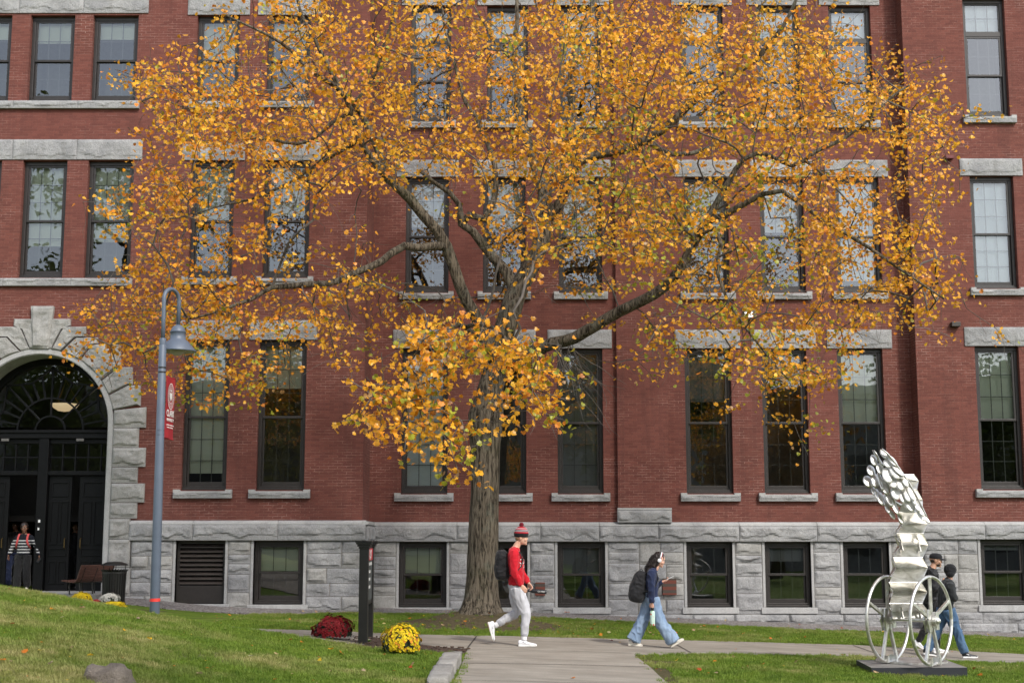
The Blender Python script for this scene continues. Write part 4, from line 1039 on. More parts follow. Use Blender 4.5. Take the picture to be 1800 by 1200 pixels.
LIMBS = [  # (points (px, py, depth offset, radius))
 [(845, 1078, 0, .43), (845, 1066, 0, .38), (846, 1050, 0, .34), (848, 1015, 0, .325), (850, 930, 0, .30), (852, 860, 0, .29), (852, 800, 0, .30), (853, 760, 0, .345), (854, 728, 0, .365), (859, 700, 0, .31), (866, 665, 0, .255), (876, 620, 0, .245), (885, 585, 0, .24), (896, 550, 0, .235), (907, 515, .1, .23), (925, 482, .2, .22), (942, 450, .3, .20), (952, 418, .4, .185), (958, 385, .5, .17), (958, 345, .7, .15), (950, 310, .9, .12), (935, 270, 1.1, .10), (915, 200, 1.5, .08), (905, 110, 1.9, .06), (908, 20, 2.3, .045), (915, -60, 2.6, .03)],
 [(955, 390, .5, .14), (985, 355, .2, .13), (1003, 310, .1, .12), (1020, 285, 0, .115), (1060, 268, -.1, .11), (1100, 262, -.3, .105), (1140, 243, -.5, .10), (1180, 213, -.7, .095), (1215, 183, -.9, .085), (1275, 142, -1.2, .075), (1330, 100, -1.4, .06), (1375, 50, -1.6, .05), (1400, 0, -1.8, .035), (1420, -60, -2, .02)],
 [(1003, 310, .1, .12), (1003, 260, .4, .115), (1004, 210, .7, .11), (1004, 140, 1.0, .10), (1015, 70, 1.3, .09), (1035, 25, 1.5, .08), (1055, -30, 1.8, .06), (1065, -90, 2, .04)],
 [(868, 645, 0, .20), (862, 610, -.1, .165), (840, 565, -.2, .15), (822, 530, -.3, .14), (808, 500, -.4, .14), (795, 465, -.45, .14), (785, 432, -.5, .14), (768, 405, -.6, .13), (745, 380, -.7, .125), (722, 350, -.8, .12), (700, 328, -.9, .11), (680, 312, -1.0, .10), (668, 280, -1.1, .10), (655, 240, -1.2, .09), (632, 195, -1.3, .08), (600, 155, -1.5, .07), (575, 110, -1.7, .055), (540, 50, -1.8, .04), (520, -10, -1.9, .03)],
 [(680, 312, -1.0, .08), (650, 275, -1.3, .075), (628, 235, -1.5, .075), (618, 190, -1.7, .065), (590, 150, -2, .06), (550, 128, -2.3, .05), (510, 90, -2.5, .04), (470, 60, -2.8, .03), (400, 30, -3, .02)],
 [(905, 512, .1, .14), (890, 480, .2, .13), (868, 455, .2, .12), (848, 430, .2, .11), (830, 408, .1, .10), (812, 395, .1, .10), (807, 360, 0, .07), (790, 340, -.1, .06), (765, 320, -.2, .05), (740, 300, -.3, .04)],
 [(812, 395, .1, .09), (825, 380, .1, .09), (850, 385, .1, .09), (862, 362, .2, .08), (872, 330, .3, .07), (868, 290, .4, .07), (850, 240, .5, .06), (835, 205, .6, .055), (820, 180, .7, .05), (800, 120, .9, .04), (780, 40, 1.1, .03), (770, -40, 1.2, .02)],
 [(870, 655, 0, .19), (905, 632, -.3, .165), (940, 618, -.6, .15), (975, 603, -.9, .14), (1010, 592, -1.1, .135), (1050, 570, -1.4, .13), (1090, 548, -1.6, .125), (1130, 528, -1.9, .12), (1165, 503, -2.1, .12), (1192, 478, -2.3, .11), (1210, 445, -2.4, .10), (1222, 420, -2.5, .10), (1240, 392, -2.6, .10), (1258, 362, -2.7, .075), (1272, 335, -2.8, .07), (1295, 300, -2.9, .06), (1330, 270, -3, .05), (1390, 290, -3.1, .045), (1430, 265, -3.2, .045), (1470, 250, -3.2, .045), (1510, 225, -3.3, .04), (1560, 180, -3.4, .03), (1600, 150, -3.4, .02)],
 [(1240, 392, -2.6, .08), (1275, 378, -2.8, .075), (1305, 358, -3, .065), (1340, 340, -3.1, .055), (1375, 335, -3.2, .05), (1420, 365, -3.3, .045), (1465, 400, -3.4, .04), (1510, 425, -3.5, .04), (1550, 450, -3.6, .035), (1600, 485, -3.7, .025), (1660, 525, -3.8, .015)],
 [(782, 432, -.5, .11), (765, 432, -.8, .10), (735, 435, -1.1, .095), (710, 432, -1.4, .09), (690, 445, -1.6, .085), (650, 468, -1.9, .08), (620, 480, -2.2, .075), (595, 492, -2.4, .07), (555, 500, -2.7, .065), (510, 502, -3, .06), (480, 505, -3.2, .05), (440, 525, -3.4, .04), (390, 545, -3.6, .03), (330, 560, -3.7, .02)],
 [(1222, 420, -2.5, .05), (1255, 400, -2.9, .045), (1268, 430, -3.1, .04), (1262, 480, -3.3, .035), (1280, 530, -3.4, .03), (1310, 575, -3.5, .025), (1345, 620, -3.6, .02), (1385, 665, -3.7, .015)],
 [(958, 345, .7, .1), (985, 290, 1.5, .09), (1030, 240, 2.2, .08), (1085, 215, 2.6, .075), (1150, 160, 3.0, .065), (1215, 130, 3.2, .05), (1260, 100, 3.3, .035), (1310, 60, 3.4, .02)],
 [(1080, 267, -.2, .07), (1130, 250, .4, .065), (1180, 270, .8, .06), (1250, 260, 1.1, .05), (1290, 215, 1.3, .04), (1350, 190, 1.5, .03), (1440, 200, 1.6, .02)],
 [(632, 195, -1.3, .05), (590, 210, -1.1, .045), (540, 250, -.9, .04), (480, 245, -.7, .035), (420, 235, -.5, .03), (350, 200, -.4, .02), (280, 170, -.3, .015)],
 [(655, 240, -1.2, .05), (600, 265, -.6, .045), (540, 300, -.2, .04), (470, 340, .2, .03), (400, 360, .5, .02), (330, 380, .7, .015)],
 [(905, 110, 1.9, .04), (860, 60, 1.9, .03), (830, 0, 1.9, .02)], [(618, 190, -1.7, .04), (660, 130, -1.9, .035), (680, 60, -2.1, .03), (700, -20, -2.2, .02)],
 # low shoot reaching out towards the viewer
 [(868, 640, 0, .10), (855, 612, -.9, .08), (835, 590, -2.0, .07), (815, 575, -3.2, .06), (800, 570, -4.3, .05), (780, 585, -5.4, .04), (765, 610, -6.4, .03), (745, 650, -7.2, .02), (720, 685, -7.8, .012)],
 [(815, 575, -3.2, .05), (850, 570, -4.5, .04), (885, 590, -5.6, .03), (915, 640, -6.5, .02)],
]
nodes = []; par = []; srad = []
def key(p): return (round(p[0]), round(p[1]))
seen = {}
trk = MB()
rt = random.Random(11)
for li, limb in enumerate(LIMBS):
    pts = [T(a, b, c) for a, b, c, _ in limb]; rad = [q[3] * (1 if li == 0 else .88) for q in limb]
    # smooth resample
    sp = []; sr = []
    for i in range(len(pts) - 1):
        p0 = pts[max(i - 1, 0)]; p1, p2 = pts[i], pts[i + 1]; p3 = pts[min(i + 2, len(pts) - 1)]; n = max(1, int((p2 - p1).length / .22))
        for k in range(n):
            t = k / n; q = .5 * ((2 * p1) + (p2 - p0) * t + (2 * p0 - 5 * p1 + 4 * p2 - p3) * t * t + (3 * p1 - p0 - 3 * p2 + p3) * t ** 3)
            sp.append(q); sr.append(rad[i] + (rad[i + 1] - rad[i]) * t)
    sp.append(pts[-1]); sr.append(rad[-1])
    if li == 0: sp[0].z -= .0
    sp = [q + (Vector((0, 0, 0)) if r_ > .2 else noise.noise_vector(q * 1.9) * .05) for q, r_ in zip(sp, sr)]
    n = 28 if li == 0 else 12
    if li == 0:
        # fluted trunk with root flare
        vs = []; fs = []
        for i, (q, r_) in enumerate(zip(sp, sr)):
            for j in range(n):
                a = 2 * PI * j / n; h = q.z - sp[0].z; fl = max(0, 1 - h / .7)
                k = 1 + .07 * math.sin(a * 5 + 1) * fl + .05 * noise.noise((math.cos(a) * 1.6, math.sin(a) * 1.6, q.z * 1.3)) + .035 * noise.noise((math.cos(a) * 6, math.sin(a) * 6, q.z * 2)) + .10 * fl * fl
                vs.append((q.x + r_ * k * math.cos(a), q.y + r_ * k * math.sin(a), q.z))
        fs = [(i * n + j, i * n + (j + 1) % n, (i + 1) * n + (j + 1) % n, (i + 1) * n + j) for i in range(len(sp) - 1) for j in range(n)]
        trk.add(vs, fs)
    else: trk.tube(sp, sr, n, cap=True)
    base_i = len(nodes)
    for i, q in enumerate(sp):
        if sr[i] > .16: continue
        nodes.append(q); srad.append(sr[i])
# knots / branch collars
for px, py, r_ in ((866, 712, .10), (853, 735, .0), (1100, 540, .07), (1189, 480, .07)):
    if r_:
        q = T(px, py, -.30 if px < 900 else -1.85 if px < 1150 else -2.45); trk.tube([q + Vector((0, .15, 0)), q + Vector((0, .02, .0)), q + Vector((0, -.03, 0))], [r_ * 1.3, r_ * 1.25, r_ * .8], 14)
tree = empty('maple_tree', (tx, 28.0, G(tx, 28.0)), label='large spreading maple tree in orange and yellow autumn leaf on a bare earth mound', cat='tree')
adopt(trk.build('trunk', M['bark'], smooth=True), tree)
# attractors
att = []
def scatter(grid, near):
    for row, (c0, s) in grid.items():
        for i, ch in enumerate(s):
            d = int(ch)
            if not d: continue
            n = (d / 9) ** 1.75 * 9 * (1.55 if not near else 1.55); n = int(n) + (rt.random() < n % 1)
            for _ in range(n):
                px = (c0 + i + rt.uniform(-.12, 1.12)) * 50; py = (row + rt.uniform(-.12, 1.12)) * 50
                if near: dy = -7.4 + rt.uniform(-1.1, 1.3) + (py - 560) / 260 * -.6
                else:
                    r_ = min(1, math.hypot((px - 900) / 860, (py - 180) / 640)); s_ = math.sqrt(max(.02, 1 - r_ * r_))
                    dy = rt.uniform(-6.0 * s_ - .6, 4.3 * s_ + .3) + (-1.5 if px < 700 or px > 1100 else 0) * (r_ ** .5)
                    dy = min(dy, 4.9)
                    if 700 < px < 1000 and 480 < py: dy = rt.uniform(.5, 3.5)
                att.append((T(px, py, dy), near, py, px))
scatter(GRID, False); scatter(NEAR, True)
# a thin crown above the frame
for _ in range(260):
    px = rt.uniform(400, 1500); py = -rt.uniform(10, 300); att.append((T(px, py, rt.uniform(-4, 4)), False, py, px))
root_p = T(900, 520, 0)
att.sort(key=lambda a: min((a[0] - q).length for q in nodes[::4]))
cap_ = 60000; NP = np.zeros((cap_, 3)); k = len(nodes); NP[:k] = np.array([tuple(q) for q in nodes]); PAR = [-1] * k; TIP = [0] * k; nseed = k
dist0 = np.zeros(cap_)
tips = []
for (q, near, py, px) in att:
    qa = np.array(q); d = NP[:k] - qa; dd = np.sqrt((d ** 2).sum(1))
    # prefer parents lying inward / below, and short total paths
    cost = dd + .22 * dist0[:k] + .25 * np.maximum(0, d[:, 2] - .2)
    j = int(cost.argmin()); L = dd[j]
    if L < .05: continue
    a = Vector(NP[j]); n = max(1, int(L / .28)); prev = j
    sag = Vector((rt.gauss(0, .10), rt.gauss(0, .10), rt.uniform(.02, .20))) * min(L, 2.5)
    for i in range(1, n + 1):
        t = i / n; p_ = a.lerp(q, t) + sag * math.sin(PI * t) * .55
        if i < n: p_ = p_ + Vector((rt.gauss(0, .032), rt.gauss(0, .032), rt.gauss(0, .032)))
        NP[k] = tuple(p_); dist0[k] = dist0[prev] + (p_ - Vector(NP[prev])).length; PAR.append(prev); TIP.append(0); prev = k; k += 1
    tips.append((k - 1, near, py, px))
kids = [[] for _ in range(k)]
for i in range(k):
    if PAR[i] >= 0: kids[PAR[i]].append(i)
cnt = [0] * k
for i in range(k - 1, -1, -1):
    if i >= nseed:
        cnt[i] = max(1, cnt[i]);
        if PAR[i] >= nseed: cnt[PAR[i]] += cnt[i]
def rad_of(i): return .0065 * cnt[i] ** .47
tw = MB()
# chains
started = set()
stack = []
for i in range(nseed, k):
    if PAR[i] < nseed: stack.append((PAR[i], i))
nchain = 0
while stack:
    p_, i = stack.pop(); chain = [p_, i]
    while kids[i]:
        ks = sorted(kids[i], key=lambda c: -cnt[c]); 
        for c in ks[1:]: stack.append((i, c))
        i = ks[0]; chain.append(i)
    pts = [Vector(NP[c]) for c in chain]; rr = [min(rad_of(c) if c >= nseed else rad_of(chain[1]) * 1.1, .07) for c in chain]
    tw.tube(pts, rr, 5 if rr[0] > .012 else 3, cap=False); nchain += 1
# bare fine twigs that hang among the leaves
for _ in range(1500):
    i = rt.randrange(nseed, k); q = Vector(NP[i]); px, py = P(q)
    if py > 660 and not (900 < px < 1120): continue
    d = Vector((rt.gauss(0, 1), rt.gauss(0, 1), rt.gauss(-.35, .7))).normalized(); pts = [q]; L = rt.uniform(.3, 1.0)
    for s in range(5): d = (d + Vector((rt.gauss(0, .25), rt.gauss(0, .25), rt.gauss(-.05, .25)))).normalized(); pts.append(pts[-1] + d * L / 5)
    tw.tube(pts, [.006, .0055, .005, .0045, .004, .003], 3, cap=False)
# the bare hanging spray right of the trunk
for _ in range(26):
    q = T(rt.uniform(960, 1010), rt.uniform(595, 625), rt.uniform(-1.4, -.6)); d = Vector((rt.uniform(-.5, 1.3), rt.uniform(-.4, .3), -1)).normalized(); pts = [q]; L = rt.uniform(.8, 2.4)
    for s in range(8): d = (d + Vector((rt.gauss(.03, .2), rt.gauss(0, .2), rt.gauss(0, .2)))).normalized(); pts.append(pts[-1] + d * L / 8)
    tw.tube(pts, [.012 - .001 * s for s in range(9)], 3, cap=False)
for a, b, c_ in (((893, 600), (1030, 810), 3), ((700, 330), (660, 440), 2)):
    pass
adopt(tw.build('branches', M['twig'], smooth=True), tree)
# leaves
LO = []
for a, r_ in ((90, 1.0), (70, .66), (50, .92), (34, .62), (10, .90), (-15, .60), (-42, .62), (-90, .30)): LO.append((a, r_))
outl = [(r_ * math.cos(math.radians(a)), r_ * math.sin(math.radians(a))) for a, r_ in LO] + [(-r_ * math.cos(math.radians(a)), r_ * math.sin(math.radians(a))) for a, r_ in LO[-2:0:-1]]
YEL, ORG, DOR, BRN, GRN = (.92, .52, .035), (.90, .38, .028), (.76, .26, .025), (.42, .24, .09), (.40, .41, .04)
def leafcol(r, green, redd, hue=.5):
    u = r.random()
    if u < green: c = GRN if r.random() < .6 else (.42, .34, .02)
    elif u < green + .06: c = BRN
    elif u < green + .06 + redd * .6: c = DOR
    else:
        t = min(1, max(0, hue * .8 + r.gauss(.1, .15))); c = tuple(YEL[i] * (1 - t) + ORG[i] * t for i in range(3))
    k_ = r.uniform(.75, 1.15); return tuple(x * k_ for x in c)
def add_leaf(mb, c, sz, r, col, hang=.45):
    tip = Vector((r.gauss(0, 1), r.gauss(0, 1), r.gauss(-hang * 1.6, .7))).normalized()
    nr = Vector((r.gauss(0, .6), r.gauss(-.35, .6), r.gauss(.55, .6))); nr = (nr - tip * tip.dot(nr)).normalized(); sd_ = tip.cross(nr); fold = r.uniform(.1, .45)
    spot = r.random() < .3
    vs = [c + sd_ * (x * sz) + tip * ((y + .2) * sz) + nr * (abs(x) * fold * sz - abs(y) * .12 * sz) for x, y in outl] + [c + tip * (.15 * sz)]
    n = len(outl); o = len(mb.v); mb.v.extend([tuple(v) for v in vs]); ctr = (.03, .02, .015) if spot else tuple(x * .8 for x in col)
    for i in range(n):
        mb.f.append((o + i, o + (i + 1) % n, o + n)); mb.m.append(0); mb.cols.append((col, col, tuple(col[z] * .6 + ctr[z] * .4 for z in range(3))))
lf = MB(); nl = 0
for (i, near, py, px) in tips:
    q = Vector(NP[i]); pr = Vector(NP[PAR[i]]) if PAR[i] >= 0 else q; dr = (q - pr).normalized() if (q - pr).length > 0 else Vector((0, 0, -1))
    green = .03 + .30 * sstep(930, 1050, px) * sstep(1560, 1300, px) * sstep(150, 420, py) + .12 * sstep(420, 700, py) + (.10 if near else 0)
    if 1000 < px < 1250 and 180 < py < 620 and rt.random() < .3: green = .7
    redd = .25 * sstep(750, 350, px) + .14
    bright = rt.uniform(.85, 1.15)
    n = rt.randint(12, 25) if not near else rt.randint(9, 17); hue = rt.random(); grn = rt.random() < green
    spread = .165 if not near else .14
    for _ in range(n):
        t = rt.random(); c = q - dr * t * .45 + Vector((rt.gauss(0, spread * 1.1), rt.gauss(0, spread), rt.gauss(-.06, spread * .48)))
        if c.y > 33.6: continue
        col = tuple(x * bright for x in leafcol(rt, .65 if grn else .02, redd, hue)); add_leaf(lf, c, rt.uniform(.037, .066) * (1.0 if not near else 1.1), rt, col); nl += 1
adopt(lf.build('crown', M['leaf']), tree)
print('tree', len(att), 'nodes', k, 'chains', nchain, 'leaves', nl)
# ------------------------------------------------------------------ trees behind the viewer: mirrored in the windows; nearest one added to dapple slope
rb = random.Random(5)
def back_tree(x, y, h, cr, label, tint, nclump=1100):
    t = empty('park_tree', (x, y, 0), label=label, cat='tree', group='trees across the lawn mirrored in the windows')
    tk = MB(); tk.tube([(0, 0, -.5), (0, 0, h * .3), (.2, .1, h * .6), (.1, 0, h * .85)], [.4, .3, .2, .06], 10)
    lf_ = MB()
    for i in range(22):
        a = rb.uniform(0, 2 * PI); z = h * rb.uniform(.3, .8); e = Vector((math.cos(a) * cr * rb.uniform(.5, .95), math.sin(a) * cr * .9, z + rb.uniform(.5, 2.5)))
        s_ = Vector((0, 0, z - rb.uniform(.5, 1.5))); tk.tube([s_, s_.lerp(e, .5) + Vector((0, 0, .4)), e], [.12, .07, .02], 5)
        for j in range(nclump // 22):
            c = s_.lerp(e, rb.uniform(.35, 1.1)) + Vector((rb.gauss(0, .7), rb.gauss(0, .7), rb.gauss(0, .6)))
            for q_ in range(9):
                p_ = c + Vector((rb.gauss(0, .35), rb.gauss(0, .35), rb.gauss(0, .28))); a_ = Vector((rb.gauss(0, 1), rb.gauss(0, 1), rb.gauss(0, 1))).normalized(); b_ = a_.orthogonal().normalized(); s2 = rb.uniform(.12, .22)
                k_ = rb.uniform(.7, 1.2); lf_.col = tuple(v * k_ for v in tint); lf_.add([p_ + a_ * s2, p_ + b_ * s2 * .7, p_ - a_ * s2, p_ - b_ * s2 * .7], [(0, 1, 2, 3)])
    tk.build('trunk', M['bark'], t, smooth=True); lf_.build('crown', M['leaf'], t); return t
for a in ((-26, -16, 15, 5.5, 'broad green park tree farthest left across the lawn', (.10, .13, .03)), (-14, -21, 19, 5.0, 'tall yellowing park tree across the lawn', (.28, .24, .03)), (-4, -26, 13, 4.5, 'green park tree in the middle of the row', (.09, .13, .03)),
          (6, -22, 16, 5, 'olive park tree right of the middle of the row', (.13, .13, .03)), (17, -19, 12, 5, 'low orange park tree at the right of the row', (.35, .16, .02)),
          (-21, -8, 27, 7, 'very tall green park tree at the far left of the row', (.12, .14, .03)), (27, -14, 15, 6, 'broad dark park tree at the far right of the row', (.09, .11, .03)),
          (8.5, -3.5, 19.5, 6, 'tall green park tree nearest the front walk, shading the slope', (.16, .17, .03))): back_tree(*a)

# low hall across the lawn behind the viewer
hall = empty('campus_hall', (0, -48, 0), label='long low grey campus hall across the lawn, seen only mirrored in the windows', cat='building')
b = MB(); b.box(-75, 75, 0, -10, -1, 14); b.build('wall', simple('hall_concrete', (.22, .21, .20), .8, scale=1), hall)
b = MB(); b.box(-75.5, 75.5, .5, -10.5, 14, 14.7); b.build('roof', M['stone2'], hall)
for k in range(26): 
    b = MB(); b.box(-69.5 + k * 5.4, -66.5 + k * 5.4, .01, .06, 1.2, 8.8); b.build('window', M['frame'], hall)
# ------------------------------------------------------------------ street furniture
M['lamp_paint'] = simple('blue_grey_paint', (.105, .13, .175), .45, var=.08, scale=5, bump=.15, bscale=40)
M['lamp_in'] = simple('shade_inside', (.42, .43, .36), .5, var=.05)
M['black'] = simple('black_paint', (.012, .011, .010), .42, var=.2)
M['tape'] = simple('red_tape', (.75, .05, .04), .5)
M['banner'] = simple('banner_red', (.34, .018, .028), .7, var=.08)
M['print'] = simple('white_print', (.72, .72, .70), .6, var=.03)
LY = 22.6
lb = U(272, 1072, LY); lt = U(283.5, 606, LY); lb.z = G(lb.x, LY)
lamp_ = empty('street_lamp', (lb.x, LY, lb.z - .05), label='blue grey gooseneck street lamp with a red banner, standing behind the grass slope', cat='street lamp')
ax = Vector((lt.x - lb.x, 0, lt.z - lb.z + .05)); lean = math.atan2(ax.x, ax.z) * .55; H1 = ax.z
def lp(z): return Vector((math.tan(lean) * z, 0, z))
mb = MB(); mb.tube([lp(0), lp(H1)], [.082, .062], 24); mb.tube([lp(H1 - .03), lp(H1), lp(H1 + .11), lp(H1 + .115)], [.05, .056, .056, .03], 20)
mb.build('pole', M['lamp_paint'], lamp_, smooth=True, bevel=.003)
mb = MB(); dx, dy = .17, .34; rr = math.hypot(dx, dy) / 2
z0 = H1 + .1; arc_z = U(290, 500, LY).z - lb.z - rr
pts = [lp(z0), lp((z0 + arc_z) / 2), lp(arc_z)]
b0 = lp(arc_z)
for i in range(1, 15):
    a = PI * i / 14; f = (1 - math.cos(a)) / 2; pts.append(b0 + Vector((dx * f, dy * f, math.sin(a) * rr)))
hz_ = U(303, 566, LY + dy).z - lb.z
pts.append(Vector((b0.x + dx, dy, hz_))); mb.tube(pts, .035, 12, side=(0, 1, 0)); mb.build('gooseneck', M['lamp_paint'], lamp_, smooth=True)
hc = Vector((b0.x + dx, dy, 0)); zb = U(303, 613, LY + dy).z - lb.z
hd = MB(); h_ = hz_ - zb
hd.lathe([(.0, h_ + .01), (.04, h_), (.075, h_ * .955), (.105, h_ * .88), (.125, h_ * .78), (.128, h_ * .745), (.134, h_ * .74), (.134, h_ * .735), (.128, h_ * .73), (.13, h_ * .46), (.15, h_ * .43), (.18, h_ * .38), (.31, .02), (.312, 0), (.30, 0)], (hc.x, hc.y, zb), 36)
hd.build('lamp_head', M['lamp_paint'], lamp_, smooth=True)
hd = MB(); hd.lathe([(.30, 0.001), (.17, h_ * .36), (.0, h_ * .40)], (hc.x, hc.y, zb), 36); hd.ball((hc.x, hc.y, zb + .03), (.13, .13, .10), 20, 10); hd.build('lamp_shade_lining', M['lamp_in'], lamp_, smooth=True)
for py in (641, 649, 751, 759):
    z = U(283, py, LY).z - lb.z; b = MB(); c_ = lp(z); b.tube([c_ - Vector((0, 0, .014)), c_ + Vector((0, 0, .014))], .079 - .0035 * z + .0, 20); b.build('strap', M['black'], lamp_)
z = .28; b = MB(); b.tube([lp(z), lp(z + .05)], .0835, 20, cap=False); b.build('tape', M['tape'], lamp_)
# banner hanging away from the viewer
zt, zl = U(294, 655, LY).z - lb.z, U(294, 762, LY).z - lb.z; bx = lp(zt).x + .055
BA = Vector((.035, .46, 0)); BO = Vector((bx + .0, .08, 0))
bm_ = MB(); n_ = 14; vs = []
for j in range(n_ + 1):
    for i in range(9):
        q = BO + BA * (i / 8); z = zt + (zl - zt) * j / n_; vs.append((q.x + .008 * math.sin(i * .9 + j * .35), q.y, z))
bm_.add(vs, [(j * 9 + i, j * 9 + i + 1, (j + 1) * 9 + i + 1, (j + 1) * 9 + i) for j in range(n_) for i in range(8)]); ban = bm_.build('banner', M['banner'], lamp_, smooth=True)
for z in (zt + .01, zl - .01): b = MB(); b.tube([(bx - .05, .02, z), tuple(BO + BA + Vector((0, 0, z)))], .012, 8); b.build('banner_arm', M['banner'], lamp_)
def on_banner(u, z): q = BO + BA * u; return Matrix.Translation((q.x + .016, q.y, z)) @ Matrix(((0.07, 0, 1, 0), (1, 0, -.07, 0), (0, 1, 0, 0), (0, 0, 0, 1)))
hz2 = zt - zl
text_mesh('CLARK', .155, M['print'], 'lettering', ban, on_banner(.5, zt - hz2 * .60), .001, sx=.80, bold=.003)
text_mesh('UNIVERSITY', .072, M['print'], 'lettering', ban, on_banner(.5, zt - hz2 * .705), .001, sx=.95, bold=.001)
text_mesh('CHALLENGE CONVENTION.', .03, M['print'], 'lettering', ban, on_banner(.5, zt - hz2 * .79), .001, sx=1.0)
text_mesh('CHANGE OUR WORLD.', .03, M['print'], 'lettering', ban, on_banner(.5, zt - hz2 * .83), .001, sx=1.0)
sl = MB()
MX = on_banner(.5, zt - hz2 * .31)
def disc(r0, r1, n=36, sy=1.35):
    vs = [MX @ Vector((r * math.cos(2 * PI * i / n), r * sy * math.sin(2 * PI * i / n), 0)) for r in (r0, r1) for i in range(n)]; sl.add(vs, [(i, (i + 1) % n, n + (i + 1) % n, n + i) for i in range(n)])
disc(.155, .165); disc(.135, .142); disc(.085, .095)
for i in range(26):
    a = 2 * PI * i / 26; c_ = (.115 * math.cos(a), .155 * math.sin(a)); sl.add([MX @ Vector((c_[0] + x, c_[1] + y, 0)) for x, y in ((-.007, -.010), (.007, -.010), (.007, .010), (-.007, .010))], [(0, 1, 2, 3)])
sl.add([MX @ Vector(v) for v in ((-.06, .06, 0), (.06, .06, 0), (.06, -.02, 0), (0, -.085, 0), (-.06, -.02, 0))], [(0, 1, 2, 3, 4)])
sl.add([MX @ Vector(v) for v in ((-.03, .105, 0), (.03, .105, 0), (.02, .075, 0), (-.02, .075, 0))], [(0, 1, 2, 3)])
sl.build('seal', M['print'], ban)
# ---- black sign with two posts
s0 = on_ground(638, 1133); s1x = U(650, 1100, s0.y + 1.35).x
sign = empty('directory_sign', (s0.x, s0.y, s0.z - .02), label='tall black two post sign with a red header, seen edge on between two mums', cat='sign')
HS = U(638, 948, s0.y).z - s0.z
d2 = Vector((s1x - s0.x - .02, 1.35, 0))
for q, h in ((Vector((0, 0, 0)), HS), (d2, HS)):
    gzq = G(s0.x + q.x, s0.y + q.y) - s0.z; b = MB()
    b.box(q.x - .072, q.x + .072, q.y - .072, q.y + .072, gzq - .1, h - .09); b.build('post', M['black'], sign, bevel=.006)
    b = MB()
    for i, (w_, z0_, z1_) in enumerate(((.085, -.125, -.09), (.105, -.09, -.055), (.125, -.055, -.025), (.135, -.025, 0.0))): b.box(q.x - w_, q.x + w_, q.y - w_, q.y + w_, h + z0_ + .001, h + z1_)
    b.build('post_cap', M['black'], sign, bevel=.004)
Mp = Matrix.Translation((.02, 0, 0)) @ Matrix(((1, d2.x / d2.y, 0, 0), (0, 1, 0, 0), (0, 0, 1, 0), (0, 0, 0, 1)))
b = MB(); b.box(-.03, .03, .075, 1.275, HS * .42, HS * .93, Mp); pan = b.build('panel', simple('panel_grey', (.09, .10, .10), .5), sign)
b = MB(); b.box(-.035, .036, .075, 1.275, HS * .81, HS * .925, Mp); b.build('red_header', simple('sign_red', (.62, .02, .04), .5), pan)
b = MB(); b.box(-.03, .03, .075, 1.275, HS * .38, HS * .42, Mp); b.box(-.03, .03, .075, 1.275, HS * .93, HS * .96, Mp); b.build('rail', M['black'], sign)
def on_panel(y, z): return Mp @ Matrix.Translation((.0375, y, z)) @ Matrix(((0, 0, 1, 0), (1, 0, 0, 0), (0, 1, 0, 0), (0, 0, 0, 1)))
text_mesh('CLARK', .17, M['print'], 'lettering', pan, on_panel(.68, HS * .875), .001, sx=1.2)
text_mesh('UNIVERSITY', .07, M['print'], 'lettering', pan, on_panel(.68, HS * .83), .001, sx=1.2)
for i in range(4):   # direction lines: bars of small lettering
    b = MB(); z = HS * (.775 - .075 * i)
    for k in range(9 if i == 0 else 6): b.box(.031, .0335, .18 + k * .11, .18 + k * .11 + .075, z - .025, z + .025, Mp)
    b.build('lettering', M['print'], pan)
# small weed at the foot of the post
M['weed'] = simple('weed_leaf', (.10, .20, .03), .5)
wp = on_ground(640, 1131); b = MB()
for i in range(9):
    a = i * .7; L = R.uniform(.05, .09); c_ = Vector((math.cos(a) * .02, math.sin(a) * .02, .03 + i * .007)); e = c_ + Vector((math.cos(a) * L, math.sin(a) * L, .03)); s_ = Vector((-math.sin(a), math.cos(a), 0)) * .02
    b.add([c_, (c_ + e) / 2 + s_ + Vector((0, 0, .02)), e, (c_ + e) / 2 - s_ + Vector((0, 0, .02))], [(0, 1, 2, 3)]); b.tube([(0, 0, 0), c_], .003, 4)
o = b.build('weed', M['weed'], loc=(wp.x + .03, wp.y - .10, wp.z)); tag(o, 'small green weed sprouting at the foot of the black sign post', 'weed')
